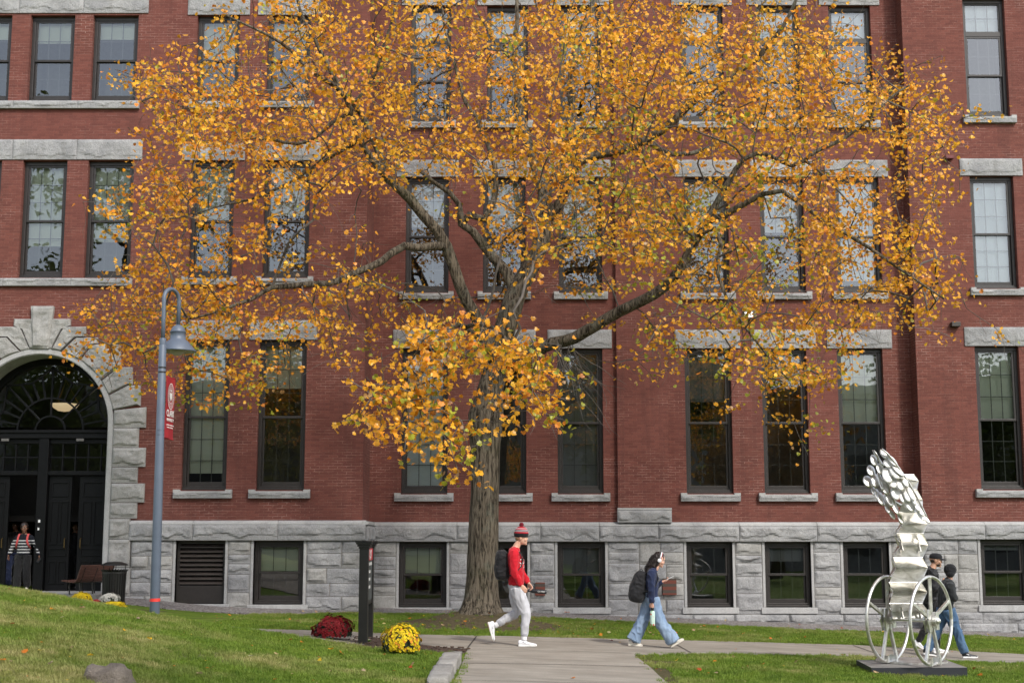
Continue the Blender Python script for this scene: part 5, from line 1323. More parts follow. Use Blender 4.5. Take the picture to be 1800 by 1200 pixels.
# ---- chrysanthemums
M['mumleaf'] = simple('mum_foliage', (.02, .035, .014), .7, var=.5, scale=30)
def mum(px, py, wpx, hpx, col, label, seed, y=None, col2=None, lop=0):
    r = random.Random(seed)
    g = on_ground(px, py) if y is None else U(px, py, y)
    if y is not None: g.z = G(g.x, y)
    s_ = F / math.sqrt(g.x ** 2 + g.y ** 2) * 1.0; W_, H_ = wpx / (F / g.y) / 2, hpx / (F / g.y)
    t = empty('mum_plant', (g.x, g.y + W_ * .5, g.z), label=label, cat='flower plant', group='potted mums along the paths')
    fo = MB(); n1, n2 = 22, 12; vs = []
    for j in range(n2 + 1):
        th = (PI * .62) * j / n2
        for i in range(n1):
            a = 2 * PI * i / n1; k = .9 * (1 + .12 * noise.noise((math.cos(a) * 1.5 + seed, math.sin(a) * 1.5, th * 2)))
            vs.append((W_ * k * math.sin(th) * math.cos(a), W_ * k * math.sin(th) * math.sin(a), H_ * .36 + H_ * .56 * k * math.cos(th)))
    fo.add(vs, [(j * n1 + i, (j + 1) * n1 + i, (j + 1) * n1 + (i + 1) % n1, j * n1 + (i + 1) % n1) for j in range(n2) for i in range(n1)])
    for _ in range(260):
        th = r.uniform(.9, 1.95); a = r.uniform(0, 2 * PI); c_ = Vector((W_ * .95 * math.sin(th) * math.cos(a), W_ * .95 * math.sin(th) * math.sin(a), H_ * .36 + H_ * .55 * math.cos(th))); d = Vector((r.gauss(0, 1), r.gauss(0, 1), r.gauss(0, 1))).normalized() * .03; e = d.orthogonal().normalized() * .014
        fo.add([c_ - d, c_ + e, c_ + d, c_ - e], [(0, 1, 2, 3)])
    fo.build('foliage', M['mumleaf'], t)
    fl_ = MB(); nm = NT('mum_bloom'); at = nm.N('ShaderNodeAttribute'); at.attribute_name = 'tint'; nm.set(at.outputs['Color'], .6, spec=.2)
    N_ = int(900 * (W_ / .28) ** 2); N_ = max(120, min(N_, 1100))
    for q in range(N_):
        u = (q + .5) / N_; th = math.acos(1 - 1.28 * u); a = q * 2.39996 + r.uniform(-.12, .12); nx0, ny0 = math.cos(a), math.sin(a)
        if noise.noise((nx0 * 4 + seed, ny0 * 4, th * 3)) < -.30 and th > .9: continue
        k = 1 + .28 * noise.noise((math.cos(a) * 1.3 + seed, math.sin(a) * 1.3, th * 1.5)) + .12 * noise.noise((math.cos(a) * 4 + seed, math.sin(a) * 4, th * 4)) + r.uniform(-.06, .05)
        nrm = Vector((math.sin(th) * math.cos(a), math.sin(th) * math.sin(a), math.cos(th)))
        c_ = Vector((W_ * k * nrm.x, W_ * k * nrm.y, H_ * .36 + H_ * .62 * k * nrm.z)); u_ = nrm.orthogonal().normalized(); v_ = nrm.cross(u_); s1 = r.uniform(.017, .026) * max(1, W_ / .25 * .8)
        cc = col if (col2 is None or r.random() > .12) else col2; kk = r.uniform(.75, 1.1); cc = tuple(x * kk for x in cc); cd = tuple(x * .45 for x in cc)
        n_ = 8; vs = [c_ + nrm * s1 * .1]
        for i in range(n_ * 2): a2 = PI * i / n_; rr_ = s1 * (1 if i % 2 == 0 else .72); vs.append(c_ + u_ * rr_ * math.cos(a2) + v_ * rr_ * math.sin(a2) + nrm * s1 * (.45 if i % 2 == 0 else .3))
        o_ = len(fl_.v); fl_.v.extend([tuple(v) for v in vs])
        for i in range(n_ * 2): fl_.f.append((o_, o_ + 1 + i, o_ + 1 + (i + 1) % (n_ * 2))); fl_.m.append(0); fl_.cols.append((cd, cc, cc))
    fl_.build('blooms', nm.m, t)
YC, RC, WC = (.80, .58, .015), (.20, .008, .012), (.72, .70, .62)
mum(583, 1125, 66, 40, RC, 'dark red mum left of the black sign', 3, col2=(.32, .02, .03)); mum(704, 1152, 66, 52, YC, 'bright yellow mum right of the black sign', 5, col2=(.75, .30, .03))
mum(141, 1054, 36, 20, YC, 'yellow mum in front of the brown bench, highest on the slope', 11, y=29.2); mum(190, 1062, 36, 20, WC, 'white mum beside the black litter bin', 12, y=29.6)
mum(198, 1065, 40, 13, YC, 'low yellow mum in front of the white one by the litter bin', 13, y=28.6); mum(124, 1052, 26, 12, RC, 'dark red mum tucked left of the yellow one by the bench', 14, y=28.7); mum(112, 1049, 20, 9, WC, 'small white mum at the left end of the bench mums', 15, y=28.5); mum(168, 1057, 18, 11, (.45, .05, .05), 'small rusty red mum between the yellow and the white one', 16, y=28.9)
# ---- bench
M['slat'] = simple('brown_slats', (.085, .036, .026), .55, var=.25, scale=12, bump=.2)
BY = 31.25; bp = U(155, 1035, BY)
bench = empty('park_bench', (bp.x, BY, DOORZ), label='brown slatted bench with dark metal frame beside the entrance doors', cat='bench')
# the bench faces left in the picture: seat towards -X, back leaning to +X; long axis runs away from the viewer
prof = [(-.48, .40), (-.36, .385), (-.24, .375), (-.12, .365), (.0, .38), (.07, .45), (.105, .54), (.14, .63), (.175, .72), (.21, .81)]
ang = -.42; RB = Matrix.Rotation(ang, 4, 'Z')
def bpnt(x, y, z): return RB @ Vector((x, y, z))
for i, (x, z) in enumerate(prof):
    b = MB(); a, c_ = prof[max(0, i - 1)], prof[min(len(prof) - 1, i + 1)]; t_ = math.atan2(c_[1] - a[1], c_[0] - a[0])
    b.box(-.045, .045, -.75, .75, -.016, .016, RB @ Matrix.Translation((x, 0, z)) @ Matrix.Rotation(-t_, 4, 'Y')); b.build('slat', M['slat'], bench, bevel=.004)
for y in (-.55, .0, .55):
    b = MB(); b.tube([bpnt(x, y, z - .03) for x, z in prof], .018, 6); b.build('support', M['black'], bench)
    b = MB(); b.tube([bpnt(-.38, y, .36), bpnt(-.36, y, .0)], .022, 8); b.build('leg', M['black'], bench); b = MB(); b.tube([bpnt(.0, y, .34), bpnt(.05, y, .0)], .022, 8); b.build('leg', M['black'], bench)
bench.location.x = U(150, 1035, BY).x + .14; bench.scale = (.74, .74, .76)
# ---- litter bin
TY = 30.4; tb = U(199, 1060, TY); top = U(199, 1001, TY); base_h = G(tb.x, TY)
tbn = empty('litter_bin', (tb.x, TY, base_h), label='black slatted litter bin with a domed lid beside the bench', cat='litter bin')
Hb = top.z - base_h
b = MB(); b.lathe([(.0, .03), (.21, .03), (.215, Hb * .5), (.225, Hb - .05)], n=30); b.build('liner', M['black'], tbn, smooth=True)
b = MB()
for i in range(28):
    a = 2 * PI * i / 28; b.bar((.235 * math.cos(a), .235 * math.sin(a), .02), (.255 * math.cos(a), .255 * math.sin(a), Hb - .04), .03, .008, up=(math.cos(a), math.sin(a), 0)); b.bar((.255 * math.cos(a), .255 * math.sin(a), Hb - .04), (.30 * math.cos(a), .30 * math.sin(a), Hb + .01), .03, .008, up=(math.cos(a), math.sin(a), 0))
b.build('slats', M['black'], tbn)
b = MB(); b.lathe([(.245, Hb - .08), (.262, Hb - .08), (.262, Hb - .04), (.245, Hb - .04)], n=30); b.lathe([(.22, .0), (.25, .0), (.25, .05), (.22, .05)], n=30); b.build('hoop', M['black'], tbn)
b = MB(); zl_ = U(196, 989, TY).z - base_h; b.lathe([(.30, zl_ - .05), (.27, zl_ - .02), (.17, zl_ + .02), (0, zl_ + .04)], n=30)
for i in range(4): a = i * PI / 2 + .4; b.tube([(.22 * math.cos(a), .22 * math.sin(a), Hb - .05), (.24 * math.cos(a), .24 * math.sin(a), zl_ - .03)], .01, 6)
b.build('lid', M['black'], tbn, smooth=False)
# ------------------------------------------------------------------ the steel sculpture
def steel_mat(mt):
    t = NT('brushed_steel'); p = t.obj(); n = t.noise(p, 5, 5, .65, 1.0); n2 = t.noise(t.scale(p, (60, 60, 6)), 1, 3)
    t.set(t.ramp(n, [(.3, (.50, .475, .42)), (.65, (.84, .83, .80))]), t.ramp(n, [(.3, (.30, .30, .30)), (.7, (.48, .48, .48))]), mt)
    t.bump(n2, .08, .002); return t.m
M['steel'] = steel_mat(.85); M['petal'] = steel_mat(.30); M['slab'] = simple('slab_black_side', (.02, .022, .028), .5); M['slabtop'] = simple('slab_top', (.20, .19, .175), .8, var=.12)  # petal: less metallic steel copy, its whiteness stands in for sky reflection
SY = 21.0
scx = U(1600, 1165, SY).x; sz = G(scx, SY)
scu = empty('steel_sculpture', (scx, SY, sz), label='silver metal sculpture of two wings on a folded steel column between two upright wheels', cat='sculpture')
# low slab: corners seen at (1505,1158) left, (1545,1182) front, (1700,1182), (1665,1158)
cs = [U(x, y, 21)  for x, y in ((1505, 1159), (1533, 1174), (1700, 1173), (1665, 1158))]
def at_z(px, py, z):
    y = 15.0
    while y < 40:
        q = U(px, py, y)
        if q.z <= z: return Vector((q.x, y, z))
        y += .01
ZS = sz + .13
c4 = [at_z(1505, 1159, ZS), at_z(1532, 1173, ZS), at_z(1700, 1172.5, ZS), at_z(1664, 1159.5, ZS)]
b = MB(); vs = [q - scu.location for q in c4]; b.add([v for v in vs] + [Vector((v.x, v.y, -.15)) for v in vs], [(0, 4, 5, 1), (1, 5, 6, 2), (2, 6, 7, 3), (3, 7, 4, 0)]); b.cur = 1; b.add([v for v in vs], [(0, 1, 2, 3)])
b.build('slab', [M['slab'], M['slabtop']], scu)
dc = at_z(1604, 1163, ZS) - scu.location; zt_ = .13
b = MB(); b.lathe([(.0, 0), (.54, 0), (.54, .025), (.0, .028)], (dc.x, dc.y + .05, zt_ + .004), 48); b.build('turntable', M['steel'], scu)
# wheels: planes turned ~64 degrees from the picture plane
YAW = math.radians(46)
wd = Vector((math.cos(YAW), math.sin(YAW), 0)); wn = Vector((math.sin(YAW), -math.cos(YAW), 0))
RW = .64
def S(px, py, dy=0.0): return U(px, py, SY + dy) - scu.location
wc = [S(1561, 1087, .26), S(1637, 1090, -.34)]
for ci, c_ in enumerate(wc):
    zc_ = c_.z; ring = [c_ + wd * RW * math.cos(2 * PI * i / 48) + Vector((0, 0, 1)) * RW * math.sin(2 * PI * i / 48) for i in range(49)]
    b = MB(); b.tube(ring, .025, 10, cap=False, side=wn); wo = b.build('wheel_rim', M['steel'], scu, smooth=True)
    for a in (155, 25, 250, 290, 90):
        e = c_ + wd * RW * math.cos(math.radians(a)) + Vector((0, 0, 1)) * RW * math.sin(math.radians(a))
        s_ = c_ + wd * .12 * math.cos(math.radians(a)) + Vector((0, 0, 1)) * .13 * math.sin(math.radians(a)); b = MB()
        b.bar(s_, e, .045, .045); b.build('spoke', M['steel'], scu, bevel=.004)
    b = MB()   # forked hub plates
    for s_ in (-1, 1):
        q = c_ + wn * .03 * s_; b.bar(q + wd * -.10 + Vector((0, 0, .16)), q + Vector((0, 0, .02)) + wd * -.13, .02, .09, up=wd); b.bar(q + wd * -.13 + Vector((0, 0, .02)), q + wd * -.08 + Vector((0, 0, -.16)), .02, .09, up=wd)
        b.bar(q + wd * .12 + Vector((0, 0, .12)), q + wd * .13 + Vector((0, 0, -.14)), .02, .09, up=wd)
    b.build('hub_plate', M['steel'], scu, bevel=.003)
    b = MB(); b.tube([c_ - wn * .10, c_ + wn * .10], [.075, .075], 14); b.ball(c_ + wn * .10, .05, 10, 6); b.build('hub', M['steel'], scu)
    # feet
    for k in (-1, 1):
        f_ = c_ + wd * .13 * k; b = MB(); b.box(-.02, .02, -.06, .06, zt_ + .02, c_.z - RW + .10, Matrix.Translation((f_.x, f_.y, 0)) @ Matrix.Rotation(YAW, 4, 'Z')); b.build('foot', M['steel'], scu)
b = MB(); b.tube([wc[0], wc[1]], .03, 10); b.build('axle', M['steel'], scu)
# accordion column: sheet folded back and forth; its width runs along cw
cyaw = math.radians(12); cw = Vector((math.cos(cyaw), -math.sin(cyaw), 0)); cf = Vector((-math.sin(cyaw), -math.cos(cyaw), 0))   # cf: towards the viewer
folds = [  # px of left, right, y, depth (metres towards the viewer)
 (1569, 1618, 1087, -.02), (1568, 1632, 1074, -.10), (1563, 1621, 1060.5, .16), (1570, 1630, 1040, -.12), (1562.5, 1620, 1023.5, .18), (1575, 1631, 997, -.12), (1570.5, 1622, 980, .16), (1583, 1632, 958, -.12), (1576, 1623.5, 937.5, .14), (1587, 1630, 921, -.12), (1580, 1622, 900, .14), (1588, 1622, 878, -.10), (1580, 1612, 860, .12), (1592, 1615, 845, -.1), (1588, 1607, 834, .08)]
strip_f, strip_b = [], []
for (a, b_, y, dp) in folds:
    l = S(a, y, -dp); r_ = S(b_, y, -dp + .02); strip_f.append((l, r_))
for i in range(len(strip_f) - 1):
    b = MB(); (l0, r0), (l1, r1) = strip_f[i], strip_f[i + 1]; nrm = (r0 - l0).cross(l1 - l0).normalized(); nrm = nrm if nrm.y > 0 else -nrm; t_ = nrm * .012
    b.add([l0, r0, r1, l1, l0 + t_, r0 + t_, r1 + t_, l1 + t_], [(0, 1, 2, 3), (7, 6, 5, 4), (0, 4, 5, 1), (1, 5, 6, 2), (2, 6, 7, 3), (3, 7, 4, 0)])
    b.build('folded_plate', M['steel'], scu, bevel=.003)
    # matching side web that gives the column its thickness
b = MB()
for side in (0, 1):
    for i in range(0, len(strip_f) - 2, 2):
        p_ = [strip_f[i][side], strip_f[i + 1][side], strip_f[i + 2][side]]; off = Vector((.0, .16, 0)); b.add([p_[0] + off * .9, p_[1] + off, p_[2] + off * .9, p_[1] + off * .1], [(0, 3, 1), (3, 2, 1)])
b.build('side_web', M['steel'], scu)
b = MB(); b.tube([S(1600, 1085, .22), S(1598, 1000, .22), S(1606, 920, .22), S(1606, 845, .2)], .04, 10); b.build('mast', M['steel'], scu, smooth=True)
for (px, py) in ((1583, 955), (1614, 957), (1584, 1074), (1616, 1076)):
    q = S(px, py, .02); b = MB(); b.add([q + Vector((-.006, 0, .09)), q + Vector((-.006, -.14, -.1)), q + Vector((-.006, .02, -.08)), q + Vector((.006, 0, .09)), q + Vector((.006, -.14, -.1)), q + Vector((.006, .02, -.08))], [(0, 1, 2), (5, 4, 3), (0, 3, 4, 1), (1, 4, 5, 2), (2, 5, 3, 0)]); b.build('gusset', M['steel'], scu)
# wings: (cx, cy, half width, half height, tilt deg, depth) of each beaten plate; tilt turns the long axis clockwise from upright
def feather(px, py, hw, hh, tilt, dep, tip=0.0, name='feather', yaw=0.0, bow=.005, mt=None):
    c_ = S(px, py, -dep); sc_ = (SY - dep) / F; a_, b_ = hw * sc_ * 1.22, hh * sc_ * 1.2
    n_ = 22; rt_ = Matrix.Rotation(math.radians(tilt), 4, 'Y'); ry = Matrix.Rotation(yaw, 4, 'Z') @ Matrix.Rotation(-.42, 4, 'X'); b = MB(); vs = []
    rings = (1, .66, .3)
    for r_ in rings:
        for i in range(n_):
            t = 2 * PI * i / n_; x = a_ * math.cos(t) * (1 - tip * max(0, math.sin(t)) ** 2) * r_; z = b_ * math.sin(t) * r_
            vs.append(c_ + ry @ (rt_ @ Vector((x, -bow * (1 - r_ * r_) * 1.0, z))))
    vs.append(c_ + ry @ Vector((0, -bow, 0))); m = len(vs); off = Vector((0, .012, 0)); vs += [v + off for v in vs]
    fs = []
    for k in range(2): fs += [(k * n_ + i, k * n_ + (i + 1) % n_, (k + 1) * n_ + (i + 1) % n_, (k + 1) * n_ + i) for i in range(n_)]
    fs += [(2 * n_ + i, 2 * n_ + (i + 1) % n_, 3 * n_) for i in range(n_)]
    fs += [tuple(q + m for q in f[::-1]) for f in fs] + [(i, m + i, m + (i + 1) % n_, (i + 1) % n_) for i in range(n_)]
    b.add(vs, fs); return b.build(name, mt or M['petal'], scu, smooth=True)
k_ = 220 / 1467.0
def Z(x, y): return 1500 + x * k_, 780 + y * k_
FE = [ # right wing, from the zoomed view: x, y, half w, half h, tilt
 (365, 120, 34, 62, -28, .10, .3), (410, 225, 48, 50, 0, .12, 0), (455, 190, 30, 78, -30, .16, .5), (405, 365, 56, 88, 4, .14, .0), (480, 340, 34, 74, -28, .18, .3), (520, 310, 24, 82, -38, .20, .5),
 (470, 455, 42, 58, 8, .16, 0), (545, 355, 30, 60, -25, .19, .3), (555, 465, 40, 78, 4, .18, 0), (600, 430, 26, 80, -18, .2, .4), (495, 570, 46, 80, 5, .14, 0), (575, 620, 32, 68, -4, .16, 0),
 (625, 585, 32, 88, -8, .19, .2), (665, 560, 26, 104, -16, .2, .4), (690, 620, 24, 96, -14, .21, .4), (665, 725, 42, 66, -18, .18, 0), (720, 700, 22, 96, -22, .22, .4), (765, 760, 24, 92, -28, .22, .4), (790, 840, 22, 64, -30, .22, .3), (845, 870, 18, 66, -36, .2, .4),
 # left wing
 (262, 130, 12, 60, -18, .02, .4), (240, 190, 36, 64, 4, .0, 0), (295, 170, 14, 90, -24, .02, .5), (208, 312, 44, 62, 8, -.04, 0), (305, 290, 34, 64, 0, .03, 0), (175, 440, 54, 66, 0, -.08, 0), (255, 425, 42, 86, 8, -.03, 0),
 (318, 430, 26, 110, 4, .04, .1), (370, 500, 42, 92, 4, .05, 0), (240, 550, 26, 52, 6, -.05, 0), (280, 590, 30, 66, 4, -.02, 0), (325, 640, 44, 74, 6, 0, 0), (418, 640, 34, 92, -8, .07, 0), (370, 690, 14, 34, 0, .02, 0), (400, 745, 26, 66, -4, .03, 0), (485, 735, 30, 92, -10, .08, .1), (455, 825, 30, 52, -12, .03, 0), (430, 690, 22, 50, 0, .06, 0), (555, 880, 22, 56, -14, .05, 0)]
for i, (x, y, a_, b_, tl, dp, tip) in enumerate(FE):
    px, py = Z(x, y); feather(px, py, a_ * k_, b_ * k_, tl, dp, tip, yaw=R.uniform(-.12, .12) + (.3 if i > 19 else .0), mt=M['steel'] if i > 19 else None)
# wing spines: flat curved blades with real thickness
def blade(pts, dep, w_=.035):
    q = [S(*Z(x, y), -dep) for x, y in pts]; b = MB(); b.tube(q, [(.014, w_)] * len(q), 8, side=(1, 0, .5)); b.build('wing_spine', M['steel'], scu, smooth=True)
blade([(335, 58), (400, 115), (470, 195), (540, 290), (600, 380), (660, 470), (720, 575), (780, 690), (835, 810), (880, 905)], .17)
blade([(238, 75), (275, 130), (305, 200), (340, 280), (380, 400), (430, 540), (480, 680), (525, 790), (560, 900)], .03)
b = MB(); b.tube([S(*Z(700, 560), .05), S(1606, 880, .1)], .03, 8); b.tube([S(*Z(480, 680), .0), S(1606, 900, .1)], .03, 8); b.build('wing_bracket', M['steel'], scu)
# ------------------------------------------------------------------ fallen leaves
def ground_leaf(px, py, sz, col, label, onp=False, seed=0):
    g = on_ground(px, py); r = random.Random(seed); b = MB()
    c = Vector((0, 0, 0)); tip = Vector((r.gauss(0, 1), r.gauss(0, 1), r.gauss(.1, .18))).normalized(); nr = Vector((r.gauss(0, .25), r.gauss(-.2, .25), 1)); nr = (nr - tip * tip.dot(nr)).normalized(); sd_ = tip.cross(nr); fold = r.uniform(.15, .6)
    b.add([c + sd_ * (x * sz) + tip * (y * sz) + nr * (abs(x) * fold * sz) for x, y in outl] + [c], [])
    n = len(outl)
    for i in range(n): b.f.append((i, (i + 1) % n, n)); b.m.append(0); b.cols.append(col)
    o = b.build('fallen_leaf', M['leaf'], loc=(g.x, g.y, g.z + (.03 if onp else .055))); tag(o, label, 'leaf', 'fallen maple leaves on the ground'); return o
LC = {'orange': (.62, .20, .02), 'yellow': (.70, .42, .02), 'tan': (.50, .36, .20), 'rust red': (.40, .09, .02), 'brown': (.24, .12, .05)}
LV = [(41, 1062, 'yellow'), (90, 1077, 'orange'), (143, 1074, 'tan'), (107, 1057, 'tan'), (258, 1084, 'tan'), (22, 1103, 'rust red'), (71, 1151, 'yellow'), (109, 1091, 'tan'), (219, 1115, 'yellow'), (263, 1130, 'yellow'), (160, 1160, 'yellow'), (44, 1154, 'orange'), (5, 1169, 'orange'), (372, 1181, 'orange'), (349, 1192, 'tan'), (88, 1175, 'tan'), (124, 1146, 'brown'), (243, 1093, 'tan'),
 (485, 1156, 'tan'), (531, 1134, 'orange'), (560, 1168, 'yellow'), (581, 1147, 'yellow'), (725, 1175, 'tan'), (720, 1180, 'rust red'), (600, 1153, 'orange'), (675, 1156, 'rust red'), (497, 1185, 'brown'), (510, 1130, 'rust red'), (440, 1160, 'tan'), (640, 1186, 'tan'),
 (404, 1086, 'orange'), (532, 1078, 'yellow'), (555, 1079, 'tan'), (510, 1093, 'orange'), (524, 1096, 'tan'), (676, 1101, 'tan'), (720, 1091, 'orange'), (746, 1086, 'yellow'), (745, 1103, 'yellow'), (778, 1103, 'tan'), (797, 1109, 'tan'), (817, 1097, 'orange'), (835, 1109, 'yellow'), (860, 1076, 'orange'), (870, 1099, 'brown'), (672, 1092, 'tan'),
 (1091, 1091, 'orange'), (1045, 1101, 'yellow'), (1041, 1110, 'rust red'), (1070, 1116, 'tan'), (1057, 1120, 'orange'), (1142, 1116, 'tan'), (1148, 1120, 'tan'), (1194, 1091, 'orange'), (1187, 1116, 'orange'), (1232, 1105, 'tan'), (1237, 1104, 'orange'), (1262, 1106, 'orange'), (1308, 1117, 'orange'), (1327, 1113, 'tan'), (1165, 1103, 'brown'), (1220, 1112, 'tan'), (1275, 1094, 'tan'),
 (1388, 1104, 'tan'), (1416, 1124, 'orange'), (1435, 1087, 'orange'), (1480, 1108, 'rust red'), (1553, 1114, 'yellow'), (1600, 1113, 'orange'), (1737, 1119, 'yellow'), (1782, 1127, 'yellow'), (1405, 1101, 'rust red'), (1355, 1127, 'orange'),
 (1341, 1173, 'orange'), (1722, 1193, 'orange'), (1230, 1184, 'rust red'), (1259, 1189, 'tan'), (1290, 1160, 'tan'), (1400, 1168, 'tan'), (1540, 1188, 'tan'), (1190, 1166, 'yellow'), (1258, 1168, 'orange'), (1710, 1180, 'rust red')]
def zone(px, py):
    if px < 430: return 'on the left grass slope'
    if px < 640 and py > 1120: return 'in the grass below the dark red mum'
    if px < 800 and py > 1120: return 'in the grass below the yellow mum'
    if px < 660: return 'on the shaded grass left of the black sign'
    if px < 900: return 'on the grass near the maple trunk'
    if py > 1150 and px < 1330: return 'on the bare lawn corner by the front walk'
    if py > 1150: return 'on the lawn in front of the path, beside the sculpture'
    if px < 1350: return 'on the grass strip behind the walking woman with the backpack'
    return 'on the grass strip behind the sculpture'
for i, (x, y, c_) in enumerate(LV): ground_leaf(x, y, R.uniform(.035, .06) if y < 1125 else R.uniform(.04, .06), tuple(v * R.uniform(.8, 1.15) for v in LC[c_]), f'small {c_} fallen leaf {zone(x, y)}', seed=i)
for i in range(26):
    x = 1545 + R.uniform(0, 115); c_ = R.choice(['tan', 'brown', 'rust red', 'tan']); y = 1180 + R.uniform(-1.5, 3)
    ground_leaf(x, y, R.uniform(.035, .06), LC[c_], f'{c_} dry leaf gathered against the front edge of the sculpture slab', seed=100 + i)
for i in range(16):
    x = 990 + R.uniform(0, 60); ground_leaf(x, 1079.5, R.uniform(.03, .05), LC[R.choice(['orange', 'rust red'])], 'orange dry leaf caught on the gravel under the basement window', seed=150 + i)
ground_leaf(1075, 1128, .045, (.25, .03, .03), 'dark red leaf lying on the concrete path', True, 300); ground_leaf(1008, 1195, .045, LC['orange'], 'orange leaf lying on the front walk near the bottom edge', True, 301)

# crumbled leaf bits, too many and too small to count
rl = random.Random(77); b = MB()
for i in range(1500):
    if i % 3 == 0: x, y = TREE.x + rl.gauss(0, 2.6), 28 + rl.gauss(-.6, 1.6)
    else: x, y = rl.uniform(-9, 12), rl.uniform(12, 31.8)
    if y > 32 or cover(x, y)[0] == 0 and rl.random() < .93: continue
    px, py = P((x, y, G(x, y)))
    if not (-40 < px < 1840 and py < 1230): continue
    s_ = rl.uniform(.010, .028); a = rl.uniform(0, 6.28); z = G(x, y) + rl.uniform(.035, .055); cc = LC[rl.choice(['tan', 'tan', 'orange', 'brown', 'yellow', 'rust red'])]
    b.col = cc; b.add([(x + s_ * math.cos(a), y + s_ * math.sin(a), z), (x + s_ * .5 * math.cos(a + 1.8), y + s_ * .5 * math.sin(a + 1.8), z + s_ * .4), (x - s_ * math.cos(a), y - s_ * math.sin(a), z + .004), (x + s_ * .6 * math.cos(a - 1.6), y + s_ * .6 * math.sin(a - 1.6), z + s_ * .3)], [(0, 1, 2, 3)])
o = b.build('leaf_litter', M['leaf']); tag(o, 'scattered crumbs of tan and orange leaf litter all over the lawn', 'leaf litter', kind='stuff')
# ------------------------------------------------------------------ people
def V(*a): return Vector(a)
def limb(mb, pts, rad, n=16, side=(0, 1, 0), capk=.75):
    "closed tapered limb with rounded ends; rad: r or (r across 'side', r the other way)"
    pts = [Vector(p) for p in pts]; rad = [r if isinstance(r, tuple) else (r, r) for r in rad]
    # densify so that bends are smooth
    P2, R2 = [], []
    for i in range(len(pts) - 1):
        p0 = pts[max(i - 1, 0)]; p1, p2 = pts[i], pts[i + 1]; p3 = pts[min(i + 2, len(pts) - 1)]
        for k in range(4):
            t = k / 4; P2.append(.5 * ((2 * p1) + (p2 - p0) * t + (2 * p0 - 5 * p1 + 4 * p2 - p3) * t * t + (3 * p1 - p0 - 3 * p2 + p3) * t ** 3))
            s = t; R2.append(tuple(rad[i][j] + (rad[i + 1][j] - rad[i][j]) * s for j in (0, 1)))
    P2.append(pts[-1]); R2.append(rad[-1])
    d0 = (P2[0] - P2[1]).normalized(); d1 = (P2[-1] - P2[-2]).normalized()
    a, b = R2[0], R2[-1]; m0, m1 = min(a) * capk, min(b) * capk
    P2 = [P2[0] + d0 * m0, P2[0] + d0 * m0 * .8, P2[0] + d0 * m0 * .45] + P2 + [P2[-1] + d1 * m1 * .45, P2[-1] + d1 * m1 * .8, P2[-1] + d1 * m1]
    sc = lambda r, k: (r[0] * k, r[1] * k)
    R2 = [sc(a, .1), sc(a, .6), sc(a, .88)] + R2 + [sc(b, .88), sc(b, .6), sc(b, .1)]
    mb.tube(P2, R2, n, cap=True, side=side)
def remesh(mb, name, mat, parent, vox=.008, smooth=2, folds=0.0, fscale=9, fdir=(1, 1, 1), seed=0, dens=None):
    me = bpy.data.meshes.new('t'); me.from_pydata(mb.v, [], mb.f); me.update()
    ob = bpy.data.objects.new('t', me); COL.objects.link(ob)
    bm = bmesh.new(); bm.from_mesh(me); bmesh.ops.recalc_face_normals(bm, faces=bm.faces); bm.to_mesh(me); bm.free()
    md = ob.modifiers.new('r', 'REMESH'); md.mode = 'VOXEL'; md.voxel_size = vox; md.use_smooth_shade = True
    if smooth: sm_ = ob.modifiers.new('s', 'SMOOTH'); sm_.iterations = smooth; sm_.factor = .6
    dg = bpy.context.evaluated_depsgraph_get(); m2 = bpy.data.meshes.new_from_object(ob.evaluated_get(dg)); bpy.data.objects.remove(ob)
    if folds:
        nrm = [v.normal.copy() for v in m2.vertices]
        for v, n_ in zip(m2.vertices, nrm):
            q = Vector((v.co.x * fdir[0], v.co.y * fdir[1], v.co.z * fdir[2])) * fscale + Vector((seed * 7.1, 0, 0))
            w_ = noise.noise(q + noise.noise_vector(q * .5) * .8); w_ = 1 - abs(w_) * 2.6
            w2 = noise.noise(q * 2.3)
            v.co = v.co + n_ * max(-.005, folds * 1.7 * (w_ * .8 + w2 * .4 - .25))
        m2.update()
    m2.materials.clear(); m2.materials.append(mat)
    m2.polygons.foreach_set('use_smooth', [True] * len(m2.polygons)); m2.name = name
    o = bpy.data.objects.new(name, m2); COL.objects.link(o)
    if parent is not None: o.parent = parent
    return o
def cloth(name, col, rough=.85, var=.10, weave=220, bump=.15):
    t = NT(name); p = t.obj(); n = t.noise(p, 6, 4); n2 = t.noise(p, weave, 2)
    t.set(t.mix(.35, t.ramp(n, [(.3, mul(col, 1 - var)), (.7, mul(col, 1 + var))]), t.ramp(n2, [(.3, (.7, .7, .7)), (.7, (1.2, 1.2, 1.2))]), 'MULTIPLY'), rough, spec=.2)
    t.b.inputs['Sheen Weight'].default_value = .15; t.bump(n2, bump, .002); return t.m
def skinm(name, col):
    t = NT(name); p = t.obj(); n = t.noise(p, 12, 3); t.set(t.ramp(n, [(.3, mul(col, .88)), (.7, mul(col, 1.08))]), .5, spec=.35)
    t.b.inputs['Subsurface Weight'].default_value = .12; t.b.inputs['Subsurface Radius'].default_value = (.012, .005, .003); return t.m
def frame(f, u=(0, 0, 1)):
    f = Vector(f).normalized(); u = Vector(u); l = u.cross(f).normalized(); u = f.cross(l); return Matrix((f, l, u)).transposed()
